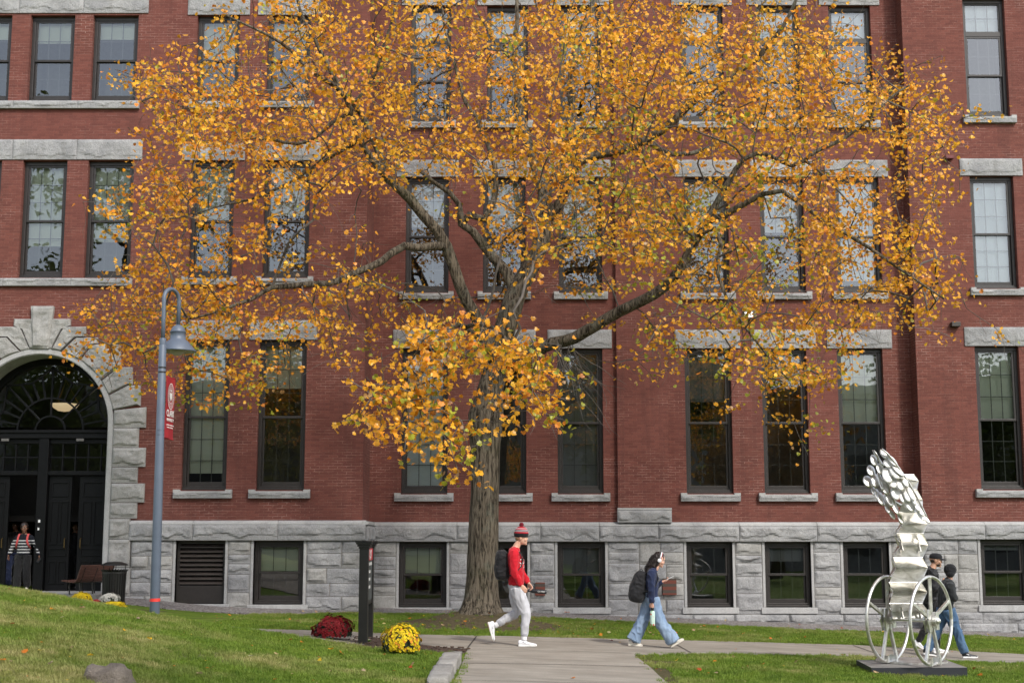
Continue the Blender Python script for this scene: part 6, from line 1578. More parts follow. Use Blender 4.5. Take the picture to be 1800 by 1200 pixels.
def head(mb, c, f, up=(0, 0, 1), k=1.0):
    B = frame(f, up); B4 = B.to_4x4()
    def e(x, y, z, rx, ry, rz, n=16, m=12): mb.ball(Vector(c) + B @ Vector((x, y, z)) * k, (rx * k, ry * k, rz * k), n, m, M=B4)
    e(-.008, 0, .028, .098, .077, .092, 22, 16); e(.018, 0, -.028, .074, .062, .082); e(.042, 0, -.065, .048, .044, .045); e(.074, 0, -.098, .020, .022, .017)
    e(.070, 0, .038, .028, .052, .018); e(.091, 0, -.008, .012, .011, .026); e(.099, 0, -.024, .011, .014, .010)
    e(.086, 0, -.058, .014, .023, .008); e(.083, 0, -.071, .014, .020, .008)
    for s in (-1, 1): e(-.004, s * .077, -.008, .020, .008, .030, 10, 8); e(.062, s * .040, -.030, .026, .020, .026)
def eyes(c, f, up, mat_w, mat_d, parent, k=1.0):
    B = frame(f, up)
    for s in (-1, 1):
        b = MB(); q = Vector(c) + B @ Vector((.079, s * .031, .010)) * k; b.ball(q, .0125 * k, 10, 8); b.cur = 1; b.ball(q + B @ Vector((.0065, 0, 0)) * k, .0075 * k, 8, 6); b.cur = 2
        b.ball(Vector(c) + B @ Vector((.091, s * .033, .032)) * k, (.004, .016, .0035), 8, 6, M=B.to_4x4()); b.build('eye', [mat_w, mat_d, mat_d], parent, smooth=True)
    b = MB(); b.ball(Vector(c) + B @ Vector((.0975, 0, -.065)) * k, (.005, .019, .007), 10, 6, M=B.to_4x4()); b.build('mouth', M['lip'], parent, smooth=True)
def hand(mb, w, d, pn, curl=.5, right=True, thumb=.6, k=1.0, spread=.1):
    "w: wrist, d: towards the finger tips, pn: palm normal"
    d = Vector(d).normalized(); pn = Vector(pn); pn = (pn - d * d.dot(pn)).normalized(); s = d.cross(pn) * (1 if right else -1)   # s: towards the little finger
    w = Vector(w); pc = w + d * .048 * k
    limb(mb, [w - d * .02, w + d * .02, w + d * .05, w + d * .085], [(.026 * k, .018 * k), (.034 * k, .016 * k), (.042 * k, .014 * k), (.038 * k, .012 * k)], 14, side=tuple(s))
    for i, (o_, L) in enumerate(((-.030, .070), (-.010, .078), (.010, .073), (.029, .058))):
        b = w + d * (.088 - abs(o_) * .15) * k + s * o_ * k; a = 0; pts = [b - d * .012, b]; rr = [.0095 * k, .0095 * k]
        for j, (fr, r_) in enumerate(((.45, .0088), (.32, .0080), (.23, .0068))):
            a += curl * (1.25 if j else .85) + i * .04; dd = d * math.cos(a) + pn * math.sin(a) + s * o_ * spread * 10 * math.cos(a); pts.append(pts[-1] + dd.normalized() * L * fr * k); rr.append(r_ * k)
        limb(mb, pts, rr, 8)
    tb_ = w + d * .022 * k - s * .026 * k; t1 = tb_ + (d * .7 - s * .75 + pn * .35 * thumb).normalized() * .036 * k; t2 = t1 + (d * .85 - s * .15 + pn * .7 * thumb).normalized() * .030 * k; t3 = t2 + (d * .8 + s * .15 + pn * .8 * thumb).normalized() * .024 * k
    limb(mb, [tb_, t1, t2, t3], [.014 * k, .011 * k, .010 * k, .0078 * k], 8)
def shoe(parent, heel, toe, up, wid, name, mu, ms, my=None, h=.085, ank=None):
    heel, toe = Vector(heel), Vector(toe); d = (toe - heel); L = d.length; d.normalize(); up = Vector(up); up = (up - d * d.dot(up)).normalized(); s = up.cross(d)
    Mx = Matrix((d, s, up)).transposed().to_4x4(); Mx.translation = heel
    def sole(mb, z0, z1, e=0.0):
        pr = [(0, .55), (.03, .78), (.12, .86), (.3, .80), (.5, .84), (.7, 1.0), (.85, .93), (.95, .62), (1.0, .2)]
        n = len(pr); vs = []
        for z, ee in ((z0, e - .002), (z1, e)):
            for x, w_ in pr: vs.append((x * L + (ee if x > .5 else -ee), -(wid * w_ + ee), z + .02 * max(0, x - .75) ** 1.5 * 2))
            for x, w_ in pr[::-1]: vs.append((x * L + (ee if x > .5 else -ee), wid * w_ + ee, z + .02 * max(0, x - .75) ** 1.5 * 2))
        m = 2 * n; mb.add([Mx @ Vector(v) for v in vs], [tuple(range(m))[::-1], tuple(range(m, 2 * m))] + [(i, (i + 1) % m, m + (i + 1) % m, m + i) for i in range(m)])
    b = MB(); sole(b, 0, .028, .003); b.build('sole', ms, parent, bevel=.004)
    b = MB()
    prof = [(.05, .022, .062, h * 1.05), (.16, .03, .062, h * 1.15), (.30, .032, .056, h * 1.02), (.45, .036, .058, h * .80), (.62, .04, .05, h * .58), (.80, .042, .04, h * .45), (.93, .030, .026, h * .34)]
    limb(b, [Mx @ Vector((x * L, 0, .018 + hh * .42)) for x, a, c_, hh in prof], [(wid * (.55 + .55 * math.sin(min(1, x * 1.15) * PI * .62)), hh * .5) for x, a, c_, hh in prof], 14, side=tuple(s), capk=.6)
    if ank is not None: limb(b, [Vector(ank), Mx @ Vector((L * .17, 0, .05))], [.043, .045], 12)
    o = remesh(b, name, mu, parent, .006, 2)
    if my is not None:
        for q in (-1, 1):
            b = MB(); b.tube([Mx @ Vector((L * a_, q * (wid * w_ + .001), z_)) for a_, w_, z_ in ((.72, .93, .035), (.58, .92, .036), (.46, .90, .045), (.34, .86, .060), (.22, .80, .075))], [(.006, .002), (.010, .002), (.008, .002), (.005, .002), (.002, .001)], 8, side=tuple(up)); b.build('side_stripe', my, o)
    return o
def torso_pts(J): return [J['pelvis'], J['waist'], J['chest'], J['upper'], J['neck']]
M['lip'] = simple('lips', (.36, .11, .09), .45); M['eyew'] = simple('eye_white', (.7, .68, .65), .3, var=.02); M['eyed'] = simple('eye_dark', (.015, .01, .008), .3)
def body(root, J, sk, k=1.0, fem=False):
    b = MB(); head(b, J['head'], J['face'], J.get('hup', (0, 0, 1)), k * 1.07)
    hu = Vector(J.get('hup', (0, 0, 1)))
    limb(b, [Vector(J['head']) - hu * .05 * k - Vector(J['face']) * .02, Vector(J['head']).lerp(Vector(J['neck']), .6), J['neck']], [.052 * k, .052 * k, .062 * k], 14)
    sw = .165 if not fem else .14; sw *= k
    limb(b, torso_pts(J), [(.15 * k, .105 * k), (.125 * k, .09 * k), (.15 * k, .11 * k), (sw, .09 * k), (.07 * k, .055 * k)], 20, side=tuple(J['left']))
    for s in 'RL':
        limb(b, [J['sh' + s], J['el' + s], J['wr' + s]], [.050 * k, .038 * k, .026 * k], 12)
        limb(b, [J['hip' + s], J['kn' + s], J['an' + s]], [.080 * k, .055 * k, .038 * k], 14)
        hd = J['hand' + s]
        if hd: hand(b, J['wr' + s], hd[0], hd[1], hd[2], right=(s == 'R'), k=k * (.92 if fem else 1), thumb=hd[3] if len(hd) > 3 else .6)
        he, to = Vector(J['heel' + s]), Vector(J['toe' + s]); limb(b, [he.lerp(to, .18) + Vector((0, 0, .045)), he.lerp(to, .6) + Vector((0, 0, .034))], [.026, .018], 10)
    o = remesh(b, 'body', sk, root, .0062, 1)
    eyes(J['head'], J['face'], J.get('hup', (0, 0, 1)), M['eyew'], M['eyed'], root, k); return o
def top(root, J, mat, name='sweatshirt', k=1.0, w=1.0, sl=1.0, hem=.03, collar=True, seed=1, folds=.010, sleeve=1.0):
    b = MB(); f = Vector(J['fwd'])
    pel = Vector(J['pelvis']).lerp(Vector(J['waist']), .25 - hem * 3)
    nk = Vector(J['neck']); limb(b, [pel, J['waist'], J['chest'], J['upper'], Vector(J['upper']).lerp(nk, .6), nk - Vector((0, 0, .012))], [(.168 * w * k, .125 * w * k), (.162 * w * k, .120 * w * k), (.178 * w * k, .130 * w * k), (.190 * w * k, .108 * w * k), (.125 * k, .085 * k), (.073 * k, .070 * k)], 24, side=tuple(J['left']), capk=.25)
    for s in 'RL':
        sh, el, wr = Vector(J['sh' + s]), Vector(J['el' + s]), Vector(J['wr' + s])
        limb(b, [Vector(J['upper']).lerp(sh, .55), sh, sh.lerp(el, .5), el, el.lerp(wr, .5), el.lerp(wr, .93 * sleeve)], [.075 * k * w, .078 * k * w * sl, .068 * k * w * sl, .058 * k * w * sl, .052 * k * w * sl, .040 * k * w * sl], 14, capk=.4)
    return remesh(b, name, mat, root, .0085, 4, folds, 8, (1, 1, .9), seed)
def pants(root, J, mat, name='trousers', k=1.0, th=.098, kn=.075, hem=.05, seed=3, low=1.0, folds=.010):
    b = MB(); pel = Vector(J['pelvis']); wa = Vector(J['waist'])
    limb(b, [pel - Vector((0, 0, .03)), pel.lerp(wa, .25), pel.lerp(wa, .75)], [(.155 * k, .118 * k), (.158 * k, .122 * k), (.142 * k, .105 * k)], 22, side=tuple(J['left']), capk=.5)
    for s in 'RL':
        hp, kn_, an = Vector(J['hip' + s]), Vector(J['kn' + s]), Vector(J['an' + s])
        limb(b, [hp + Vector((0, 0, .02)), hp.lerp(kn_, .45), kn_, kn_.lerp(an, .5), kn_.lerp(an, low)], [(th, th * 1.12), (th * .93, th), (kn, kn), ((kn + hem) / 2, (kn + hem) / 2), (hem, hem)], 16, side=tuple(J['left']), capk=.15)
    return remesh(b, name, mat, root, .0085, 4, folds, 9, (1, 1, .6), seed)
def at_person(px, py_foot, y, rz=0):
    q = U(px, py_foot, y); g = G(q.x, y)
    if on_path(q.x, y): g += .022
    return Vector((q.x, y, g))
# ============ walker in red
mw = on_ground(925, 1137.5); r0 = at_person(912, 1137, mw.y)
man = empty('person', r0, label='young person walking right in red sweatshirt, light grey joggers and red striped pompom beanie', cat='person')
f_ = (1, 0, 0)
J = dict(fwd=f_, left=(0, 1, 0), head=(.04, 0, 1.765), face=(1, -.06, -.03), neck=(-.045, 0, 1.605), upper=(-.075, 0, 1.50), chest=(-.05, 0, 1.33), waist=(-.045, 0, 1.10), pelvis=(-.05, 0, .98),
         shR=(-.085, -.185, 1.50), elR=(-.075, -.235, 1.20), wrR=(.035, -.185, .985), handR=((.75, .15, -.75), (0, 1, -.1), .25), shL=(-.06, .185, 1.50), elL=(.03, .235, 1.215), wrL=(.165, .20, 1.01), handL=((.55, -.05, -.85), (-.6, -.6, -.2), .65),
         hipR=(-.03, -.095, .93), knR=(.115, -.10, .53), anR=(.085, -.10, .11), heelR=(-.01, -.10, .0), toeR=(.295, -.10, .0), hipL=(-.05, .095, .93), knL=(-.04, .10, .545), anL=(-.385, .10, .325), heelL=(-.515, .10, .375), toeL=(-.43, .10, .065))
body(man, J, skinm('skin_fair', (.62, .36, .26)))
M['redc'] = cloth('red_fleece', (.50, .010, .022)); shirt = top(man, J, M['redc'], 'sweatshirt', 1.0, 1.05, seed=2, folds=.009)
M['greyc'] = cloth('grey_marl', (.50, .50, .53)); pants(man, J, M['greyc'], 'joggers', th=.108, kn=.078, hem=.052, low=.86, seed=5, folds=.010)
M['shoew'] = simple('shoe_white', (.72, .72, .74), .5, var=.05); M['solew'] = simple('sole_white', (.78, .78, .76), .5, var=.04); M['stripe_d'] = simple('stripe_black', (.02, .02, .03), .5)
for s in 'RL':
    he, to = Vector(J['heel' + s]), Vector(J['toe' + s]); upv = (0, 0, 1) if s == 'R' else (.95, 0, .3)
    shoe(man, he, to, upv, .048, 'shoe', M['shoew'], M['solew'], M['stripe_d'])
    b = MB(); a, k2 = Vector(J['an' + s]), Vector(J['kn' + s]); limb(b, [a.lerp(k2, .22), a.lerp(k2, .0)], [.046, .048], 12); remesh(b, 'sock', M['shoew'], man, .006, 1)
    b = MB(); limb(b, [a.lerp(k2, .235), a.lerp(k2, .14)], [.058, .054], 14, capk=.2); remesh(b, 'cuff', cloth('cuff_grey', (.36, .36, .39)), man, .007, 1)
# chest lettering
def chest_text(s_, size, z, parent):
    Mx = Matrix.Translation((.092, 0, z)) @ Matrix(((0, 0, 1, 0), (1, 0, 0, 0), (0, 1, 0, 0), (0, 0, 0, 1)))
    o = text_mesh(s_, size, M['print'], 'lettering', parent, Matrix.Identity(4), .0, sx=1.0, bold=.002)
    for v in o.data.vertices:   # wrap the print round the chest
        a = v.co.x / .155; v.co = Vector((-.05 + .142 * math.cos(a), .178 * math.sin(a), z + v.co.y + .0))
    o.data.update(); return o
lt_ = chest_text('CLARK', .115, 1.37, shirt); lt_ = chest_text('UNIVERSITY', .06, 1.29, shirt)
# beanie
def lathe_in(B, c, prof, n=28, jit=0):
    b = MB(); vs = []; fs = []
    for r_, z in prof:
        for j in range(n): a = 2 * PI * j / n; rr_ = r_ * (1 + jit * math.sin(j * 7)); vs.append(Vector(c) + B @ Vector((rr_ * 1.22 * math.cos(a), rr_ * 1.03 * math.sin(a), z)))
    for i in range(len(prof) - 1):
        for j in range(n): a = i * n + j; q = i * n + (j + 1) % n; fs.append((a, q, q + n, a + n))
    b.add(vs, fs); return b
M['hatred'] = cloth('hat_red', (.36, .010, .022)); M['hatblk'] = cloth('hat_black', (.012, .012, .014)); M['hatwht'] = cloth('hat_white', (.48, .46, .47)); M['pom'] = cloth('pompom', (.20, .01, .022), bump=1)
BH = frame((1, -.06, -.03), (-.12, 0, 1)); HC = Vector(J['head'])
hat = lathe_in(BH, HC, [(.088, .008), (.0965, .018), (.1005, .045), (.1015, .07)], jit=.012).build('beanie', M['hatblk'], man, smooth=True)
zz = [.066, .098, .106, .122, .130, .146, .154, .178]; cols = [M['hatred'], M['hatwht'], M['hatblk'], M['hatwht'], M['hatred'], M['hatwht'], M['hatred']]
rr = lambda z: .1 * math.sqrt(max(.0, 1 - ((z - .062) / .128) ** 2)) * 1.0
for i in range(7): lathe_in(BH, HC, [(rr(z), z) for z in (zz[i], (zz[i] + zz[i + 1]) / 2, zz[i + 1])] + ([(0.001, .19)] if i == 6 else []), jit=.008).build('beanie_band', cols[i], hat, smooth=True)
b = MB()
for i in range(240):
    d = Vector((R.gauss(0, 1), R.gauss(0, 1), R.gauss(0, 1))).normalized(); c_ = HC + BH @ Vector((0, 0, .212)); b.bar(c_ + d * .012, c_ + d * R.uniform(.032, .041), .009, .009)
b.build('pompom', M['pom'], hat)
M['hairfair'] = simple('hair_blond', (.25, .16, .08), .6, var=.3, scale=60); b = MB(); b.ball(HC + Vector((-.055, 0, -.012)), (.047, .068, .042), 14, 10); b.build('hair', M['hairfair'], man, smooth=True)
# thermos bottle
M['bottle_blk'] = simple('bottle_black', (.02, .022, .026), .35, .3)
def bottle(name, a, d, L, r_, mat, matcap, label, dec=None):
    t = empty(name, a, label=label, cat='bottle'); q = Vector((0, 0, 1)).rotation_difference(Vector(d).normalized()).to_matrix().to_4x4(); b = MB()
    b.lathe([(0, 0), (r_ * .95, 0), (r_, .008), (r_, L * .74), (r_ * .9, L * .79), (r_ * .62, L * .83)], n=28, M=q); o = b.build('bottle_body', mat, t, smooth=True, bevel=.001)
    b = MB(); b.lathe([(r_ * .66, L * .825), (r_ * .68, L * .84), (r_ * .68, L * .97), (r_ * .6, L), (0, L)], n=24, M=q); b.build('cap', matcap, t, smooth=False); return t, q
hp = Vector(J['wrL']) + Vector(J['handL'][0]).normalized() * .10
bt, q_ = bottle('drink_bottle', r0 + Vector((.465, .185, .865)), (-1, 0, .09), .32, .036, M['bottle_blk'], M['bottle_blk'], 'black steel drink bottle held level in the hand of the walker in red')
text_mesh('CLARK', .03, M['print'], 'lettering', bt, q_ @ Matrix.Translation((0, -.037, .09)) @ Matrix(((0, 1, 0, 0), (0, 0, -1, 0), (-1, 0, 0, 0), (0, 0, 0, 1))), .0005, sx=1.3)
# backpacks
def pack(rt_, c, w_, d_, h_, mat, label, back, tiltz=0, strap_pts=(), handle=None, smat=None, tag_=None, seed=1):
    t = empty('backpack', rt_, label=label, cat='backpack'); Mx = Matrix.Translation(c) @ Matrix.Rotation(tiltz, 4, 'Y')
    b = MB()
    for (x, z, rx, ry, rz) in ((0, 0, d_ * .5, w_ * .5, h_ * .42), (-.01, -h_ * .18, d_ * .56, w_ * .5, h_ * .30), (.01, h_ * .2, d_ * .44, w_ * .46, h_ * .30), (-d_ * .28, -h_ * .12, d_ * .34, w_ * .38, h_ * .25)):
        n, m = 20, 14; vs = []; fs = []
        for i in range(m + 1):
            th = PI * i / m
            for j in range(n):
                a = 2 * PI * j / n; f = lambda v, e: math.copysign(abs(v) ** e, v); vs.append(Mx @ Vector((x + rx * f(math.sin(th), .55) * f(math.cos(a), .6), ry * f(math.sin(th), .55) * f(math.sin(a), .6), z + rz * f(math.cos(th), .7))))
        for i in range(m):
            for j in range(n): a = i * n + j; q = i * n + (j + 1) % n; fs.append((a, a + n, q + n, q))
        b.add(vs, fs)
    o = remesh(b, 'pack_body', mat, t, .009, 3, .008, 9, (1, 1, 1), seed)
    for side in (-1, 1):
        if strap_pts:
            b = MB(); b.tube([Vector((x, y * side, z)) for x, y, z in strap_pts], [(.026, .008)] * len(strap_pts), 10, side=(0, 1, 0)); b.build('strap', smat or mat, t, smooth=True)
    if handle: b = MB(); h0 = Mx @ Vector((.02, 0, h_ * .46)); b.tube([h0 + Vector((-.02, 0, 0)), h0 + Vector((-.035, 0, .035)), h0 + Vector((-.01, 0, .055)), h0 + Vector((.015, 0, .03)), h0 + Vector((.015, 0, 0))], .006, 8); b.build('handle', mat, t, smooth=True)
    b = MB(); b.tube([Mx @ Vector((-d_ * .30 + .0 * k, w_ * .47 * math.sin(a), h_ * (.02 + .40 * math.cos(a)))) for k, a in enumerate([-1.5 + .3 * i for i in range(11)])], .0035, 6); b.build('zip', smat or M['black'], t)
    return t
M['packb'] = cloth('pack_black', (.014, .014, .016), .7, var=.2, bump=.3)
pack(r0, (-.275, 0, 1.31), .30, .22, .50, M['packb'], 'black backpack worn by the walker in the red sweatshirt', -1, -.10, [(-.19, .10, 1.52), (-.12, .115, 1.585), (-.045, .12, 1.575), (.035, .125, 1.50), (.068, .13, 1.40), (.05, .15, 1.30), (-.04, .175, 1.20), (-.16, .15, 1.14)], True, None, None, 2)
# ============ woman with phone
gw = on_ground(1125, 1138); r1 = at_person(1148, 1137, gw.y); KF = .93
wom = empty('person', r1, label='long haired person walking right looking at a phone, in navy sweatshirt and wide blue jeans', cat='person')
J = dict(fwd=f_, left=(0, 1, 0), head=(.125, 0, 1.475), face=(.95, -.08, -.28), hup=(.2, 0, 1), neck=(.065, 0, 1.345), upper=(.0, 0, 1.265), chest=(-.01, 0, 1.13), waist=(-.01, 0, .93), pelvis=(-.02, 0, .83),
         shR=(-.02, -.155, 1.26), elR=(-.035, -.185, 1.00), wrR=(-.025, -.175, .755), handR=((.05, .05, -1), (.3, 1, 0), .95), shL=(.01, .155, 1.26), elL=(.06, .185, 1.02), wrL=(.20, .13, 1.105), handL=((.9, -.1, .35), (-.3, -.35, .9), .55),
         hipR=(-.0, -.085, .80), knR=(.125, -.09, .425), anR=(.345, -.09, .095), heelR=(.295, -.09, .0), toeR=(.525, -.09, .125), hipL=(-.04, .085, .80), knL=(-.165, .09, .43), anL=(-.335, .09, .105), heelL=(-.425, .09, .025), toeL=(-.175, .09, .0))
body(wom, J, skinm('skin_light', (.60, .34, .25)), KF, True)
M['navy'] = cloth('navy_fleece', (.018, .026, .065)); top(wom, J, M['navy'], 'sweatshirt', KF, 1.0, 1.05, seed=7, folds=.012)
def denim(name, c0, c1):
    t = NT(name); p = t.obj(); n = t.noise(t.scale(p, (1, 1, .5)), 5, 4, .6); n2 = t.noise(t.scale(p, (1, 1, 8)), 60, 3)
    t.set(t.mix(.4, t.ramp(n, [(.3, c0), (.7, c1)]), t.ramp(n2, [(.3, (.7, .72, .75)), (.7, (1.25, 1.25, 1.25))]), 'MULTIPLY'), .85, spec=.2); t.bump(n2, .2, .002); return t.m
M['denim1'] = denim('denim_light', (.15, .22, .34), (.29, .38, .50)); pants(wom, J, M['denim1'], 'jeans', KF, .100, .098, .118, seed=11, low=.98, folds=.013)
M['cream'] = simple('shoe_cream', (.66, .62, .54), .55); M['maroon'] = simple('stripe_maroon', (.05, .015, .015), .6)
shoe(wom, J['heelR'], J['toeR'], (-.45, 0, 1), .042, 'shoe', M['cream'], M['cream'], M['maroon']); shoe(wom, J['heelL'], J['toeL'], (.1, 0, 1), .042, 'shoe', M['cream'], M['cream'], M['maroon'])
# hair: wavy mass with strands
def strand_mat(name, col, spec=.4):
    t = NT(name); p = t.obj(); n = t.noise(t.scale(p, (50, 50, 9)), 1, 4, .6); t.set(t.ramp(n, [(.3, mul(col, .5)), (.7, mul(col, 1.7))]), .42, spec=spec); t.bump(n, .8, .01); return t.m
M['hairblk'] = strand_mat('hair_black', (.016, .011, .010))
HC = Vector(J['head']); B = frame(J['face'], J['hup'])
b = MB(); b.ball(HC + B @ Vector((-.022, 0, .040)), (.100, .088, .092), 22, 16); b.ball(HC + B @ Vector((-.06, 0, -.03)), (.075, .09, .09), 18, 12)
limb(b, [HC + Vector((-.06, 0, .0)), HC + Vector((-.10, 0, -.10)), HC + Vector((-.15, 0, -.20)), HC + Vector((-.175, 0, -.26))], [(.092, .06), (.105, .062), (.10, .052), (.06, .03)], 20, side=(0, 1, 0))
hair = remesh(b, 'hair', M['hairblk'], wom, .008, 2, .014, 12, (1.6, 1.6, .5), 3)
b = MB()
for i in range(420):
    a = R.uniform(-1, 1); s0_ = HC + Vector((R.uniform(-.12, -.0), a * .092, R.uniform(-.06, .10))); pts = [s0_]; ph = R.uniform(0, 6)
    for k in range(1, 8): z = k / 7; pts.append(s0_ + Vector((-.14 * z + .015 * math.sin(ph + k * 1.5), a * .02 * z + .012 * math.cos(ph + k * 1.4), -.24 * z * R.uniform(.9, 1.1))))
    b.tube(pts, [.003, .0035, .0035, .0035, .003, .003, .002, .001], 4, cap=False)
b.build('hair_strands', M['hairblk'], hair, smooth=True)
# headphones
hpn = empty('headphones', r1, label='white over ear headphones on the dark haired walker', cat='headphones')
b = MB(); pts = [HC + B @ Vector((.012, .098 * math.cos(a), .035 + .108 * math.sin(a))) for a in [PI * i / 16 for i in range(17)]]; b.tube(pts, [(.011, .006)] * 17, 8, side=tuple(B @ Vector((1, 0, 0)))); b.build('headband', M['shoew'], hpn, smooth=True)
b = MB(); pts = [HC + B @ Vector((.026, .094 * math.cos(a), .035 + .103 * math.sin(a))) for a in [PI * i / 16 for i in range(17)]]; b.tube(pts, [(.006, .004)] * 17, 8, side=tuple(B @ Vector((1, 0, 0)))); b.build('headband_lining', M['hatred'], hpn, smooth=True)
for s in (-1, 1): b = MB(); c_ = HC + B @ Vector((.008, s * .098, -.005)); ax_ = B @ Vector((0, s, 0)); b.tube([c_ - ax_ * .02, c_, c_ + ax_ * .012, c_ + ax_ * .016], [.034, .036, .034, .022], 18); b.build('ear_cup', M['shoew'], hpn, smooth=True)
# phone
ph = empty('phone', r1 + Vector((.315, .11, 1.165)), label='pale phone held up in the hand of the dark haired walker', cat='phone')
b = MB(); Mp_ = Matrix.Rotation(-.45, 4, 'Y'); b.box(-.075, .075, -.036, .036, -.004, .004, Mp_); b.build('phone_body', M['shoew'], ph, bevel=.003); b = MB(); b.box(-.07, .07, -.032, .032, .0042, .0052, Mp_); b.build('screen', M['bottle_blk'], ph)
# floral bottle
def floral():
    t = NT('floral_print'); p = t.obj(); v = t.N('ShaderNodeTexVoronoi'); v.inputs['Scale'].default_value = 26; t.L(p, v.inputs['Vector']); sp = t.N('ShaderNodeSeparateColor'); t.L(v.outputs['Color'], sp.inputs[0])
    c = t.ramp(sp.outputs[0], [(0, (.62, .10, .06)), (.3, (.62, .10, .06)), (.31, (.14, .36, .08)), (.6, (.14, .36, .08)), (.61, (.75, .45, .05)), (.8, (.55, .70, .62))]); m_ = t.ramp(v.outputs['Distance'], [(.0, (1, 1, 1)), (.36, (1, 1, 1)), (.42, (0, 0, 0))])
    t.set(t.mix(m_, (.50, .66, .58), c), .4); return t.m
bottle('drink_bottle', r1 + Vector((-.02, -.172, .375)), (0, 0, 1), .30, .043, floral(), M['black'], 'pale green drink bottle with flower print hanging from the hand of the walker in jeans')
pack(r1, (-.235, 0, 1.02), .29, .25, .56, M['packb'], 'black backpack worn by the dark haired walker with headphones', -1, .16, [(-.13, .09, 1.23), (-.06, .11, 1.315), (.01, .115, 1.32), (.075, .115, 1.25), (.09, .12, 1.15), (.05, .14, 1.04), (-.06, .165, .97), (-.16, .14, .93)], True, None, None, 6)
# ============ couple behind the sculpture
m_y = on_ground(1648, 1150).y + .25; r2 = at_person(1652, 1150, m_y)
pm = empty('person', r2, label='bearded person in black cap and black jacket walking behind the sculpture', cat='person')
J = dict(fwd=f_, left=(0, 1, 0), head=(-.0, 0, 1.665), face=(.96, -.25, -.06), neck=(-.06, 0, 1.53), upper=(-.10, 0, 1.45), chest=(-.11, 0, 1.28), waist=(-.11, 0, 1.06), pelvis=(-.11, 0, .94),
         shR=(-.11, -.18, 1.425), elR=(-.10, -.24, 1.15), wrR=(.06, -.20, 1.24), handR=((.35, .05, .9), (.2, .9, 0), .9), shL=(-.09, .18, 1.42), elL=(-.05, .24, 1.15), wrL=(.05, .22, .93), handL=((.3, 0, -1), (0, -1, 0), .4),
         hipR=(-.11, -.09, .90), knR=(-.03, -.09, .50), anR=(-.08, -.09, .10), heelR=(-.15, -.09, 0), toeR=(.13, -.09, 0), hipL=(-.12, .09, .90), knL=(-.17, .09, .50), anL=(-.36, .09, .19), heelL=(-.45, .09, .15), toeL=(-.24, .09, .02))
body(pm, J, skinm('skin_olive', (.42, .24, .16))); M['jack'] = cloth('jacket_black', (.016, .016, .018), .55, var=.2); top(pm, J, M['jack'], 'jacket', 1.0, 1.08, 1.1, seed=13, hem=.06, folds=.012)
M['blkc'] = cloth('black_cotton', (.012, .012, .013)); pants(pm, J, M['blkc'], 'trousers', seed=17)
shoe(pm, J['heelR'], J['toeR'], (0, 0, 1), .046, 'shoe', M['shoew'], M['solew']); shoe(pm, J['heelL'], J['toeL'], (.4, 0, 1), .046, 'shoe', M['shoew'], M['solew'])
HC = Vector(J['head']); B = frame(J['face'])
cp = lathe_in(B, HC, [(.092, .030), (.0955, .05), (.094, .075), (.080, .105), (.055, .125), (.02, .134), (.001, .135)]).build('cap', M['hatblk'], pm, smooth=True)
b = MB(); vs = []; 
for k, (r_, z) in enumerate(((.095, .040), (.135, .036), (.175, .022))):
    for i in range(13): a = -1.05 + 2.1 * i / 12; vs.append(HC + B @ Vector((.02 + r_ * math.cos(a) * 1.0, .072 * math.sin(a) * (1 if k else 1.1), z - .012 * abs(math.sin(a)))))
vs += [v + Vector((0, 0, -.006)) for v in vs]; fs = [(k * 13 + i, k * 13 + i + 1, (k + 1) * 13 + i + 1, (k + 1) * 13 + i) for k in range(2) for i in range(12)]; fs += [tuple(q + 39 for q in f[::-1]) for f in fs] + [(26 + i, 26 + i + 1, 65 + i + 1, 65 + i) for i in range(12)]
b.add(vs, fs); b.build('visor', M['hatblk'], cp, smooth=True)
b = MB(); b.ball(HC + B @ Vector((.035, 0, -.072)), (.060, .058, .040), 16, 10, M=B.to_4x4()); b.ball(HC + B @ Vector((-.04, 0, -.005)), (.062, .079, .05), 16, 10, M=B.to_4x4()); b.build('hair', strand_mat('beard', (.03, .02, .015)), pm, smooth=True)
w_y = on_ground(1665, 1157).y; r3 = at_person(1672, 1157, w_y)
pw = empty('person', r3, label='person in black knit hat, dark jacket and blue jeans striding behind the sculpture wheel', cat='person')
J = dict(fwd=f_, left=(0, 1, 0), head=(.055, 0, 1.475), face=(.45, .88, -.05), neck=(.03, 0, 1.35), upper=(-.0, 0, 1.27), chest=(-.035, 0, 1.13), waist=(-.05, 0, .93), pelvis=(-.05, 0, .83),
         shR=(-.01, -.15, 1.245), elR=(.04, -.21, 1.02), wrR=(.085, -.08, 1.04), handR=((.3, .9, .05), (-.9, .2, 0), .7), shL=(.01, .15, 1.245), elL=(.05, .20, 1.03), wrL=(.06, .04, 1.06), handL=((.2, -.95, 0), (-.9, -.2, 0), .6),
         hipR=(-.03, -.085, .80), knR=(.10, -.09, .44), anR=(.215, -.09, .10), heelR=(.165, -.09, 0), toeR=(.435, -.09, .0), hipL=(-.07, .085, .80), knL=(-.20, .09, .45), anL=(-.385, .09, .13), heelL=(-.465, .09, .05), toeL=(-.22, .09, .01))
body(pw, J, skinm('skin_warm', (.50, .28, .20)), KF, True); M['charc'] = cloth('charcoal_jacket', (.030, .032, .034)); top(pw, J, M['charc'], 'jacket', KF, 1.08, 1.05, seed=19, folds=.013)
M['denim2'] = denim('denim_mid', (.04, .08, .15), (.10, .17, .27)); pants(pw, J, M['denim2'], 'jeans', KF, .100, .080, .075, seed=23, low=1.0, folds=.012)
for s in 'RL': shoe(pw, J['heel' + s], J['toe' + s], (0, 0, 1) if s == 'R' else (.15, 0, 1), .043, 'shoe', M['bottle_blk'], M['solew'], M['shoew'])
HC = Vector(J['head']); B = frame(J['face'])
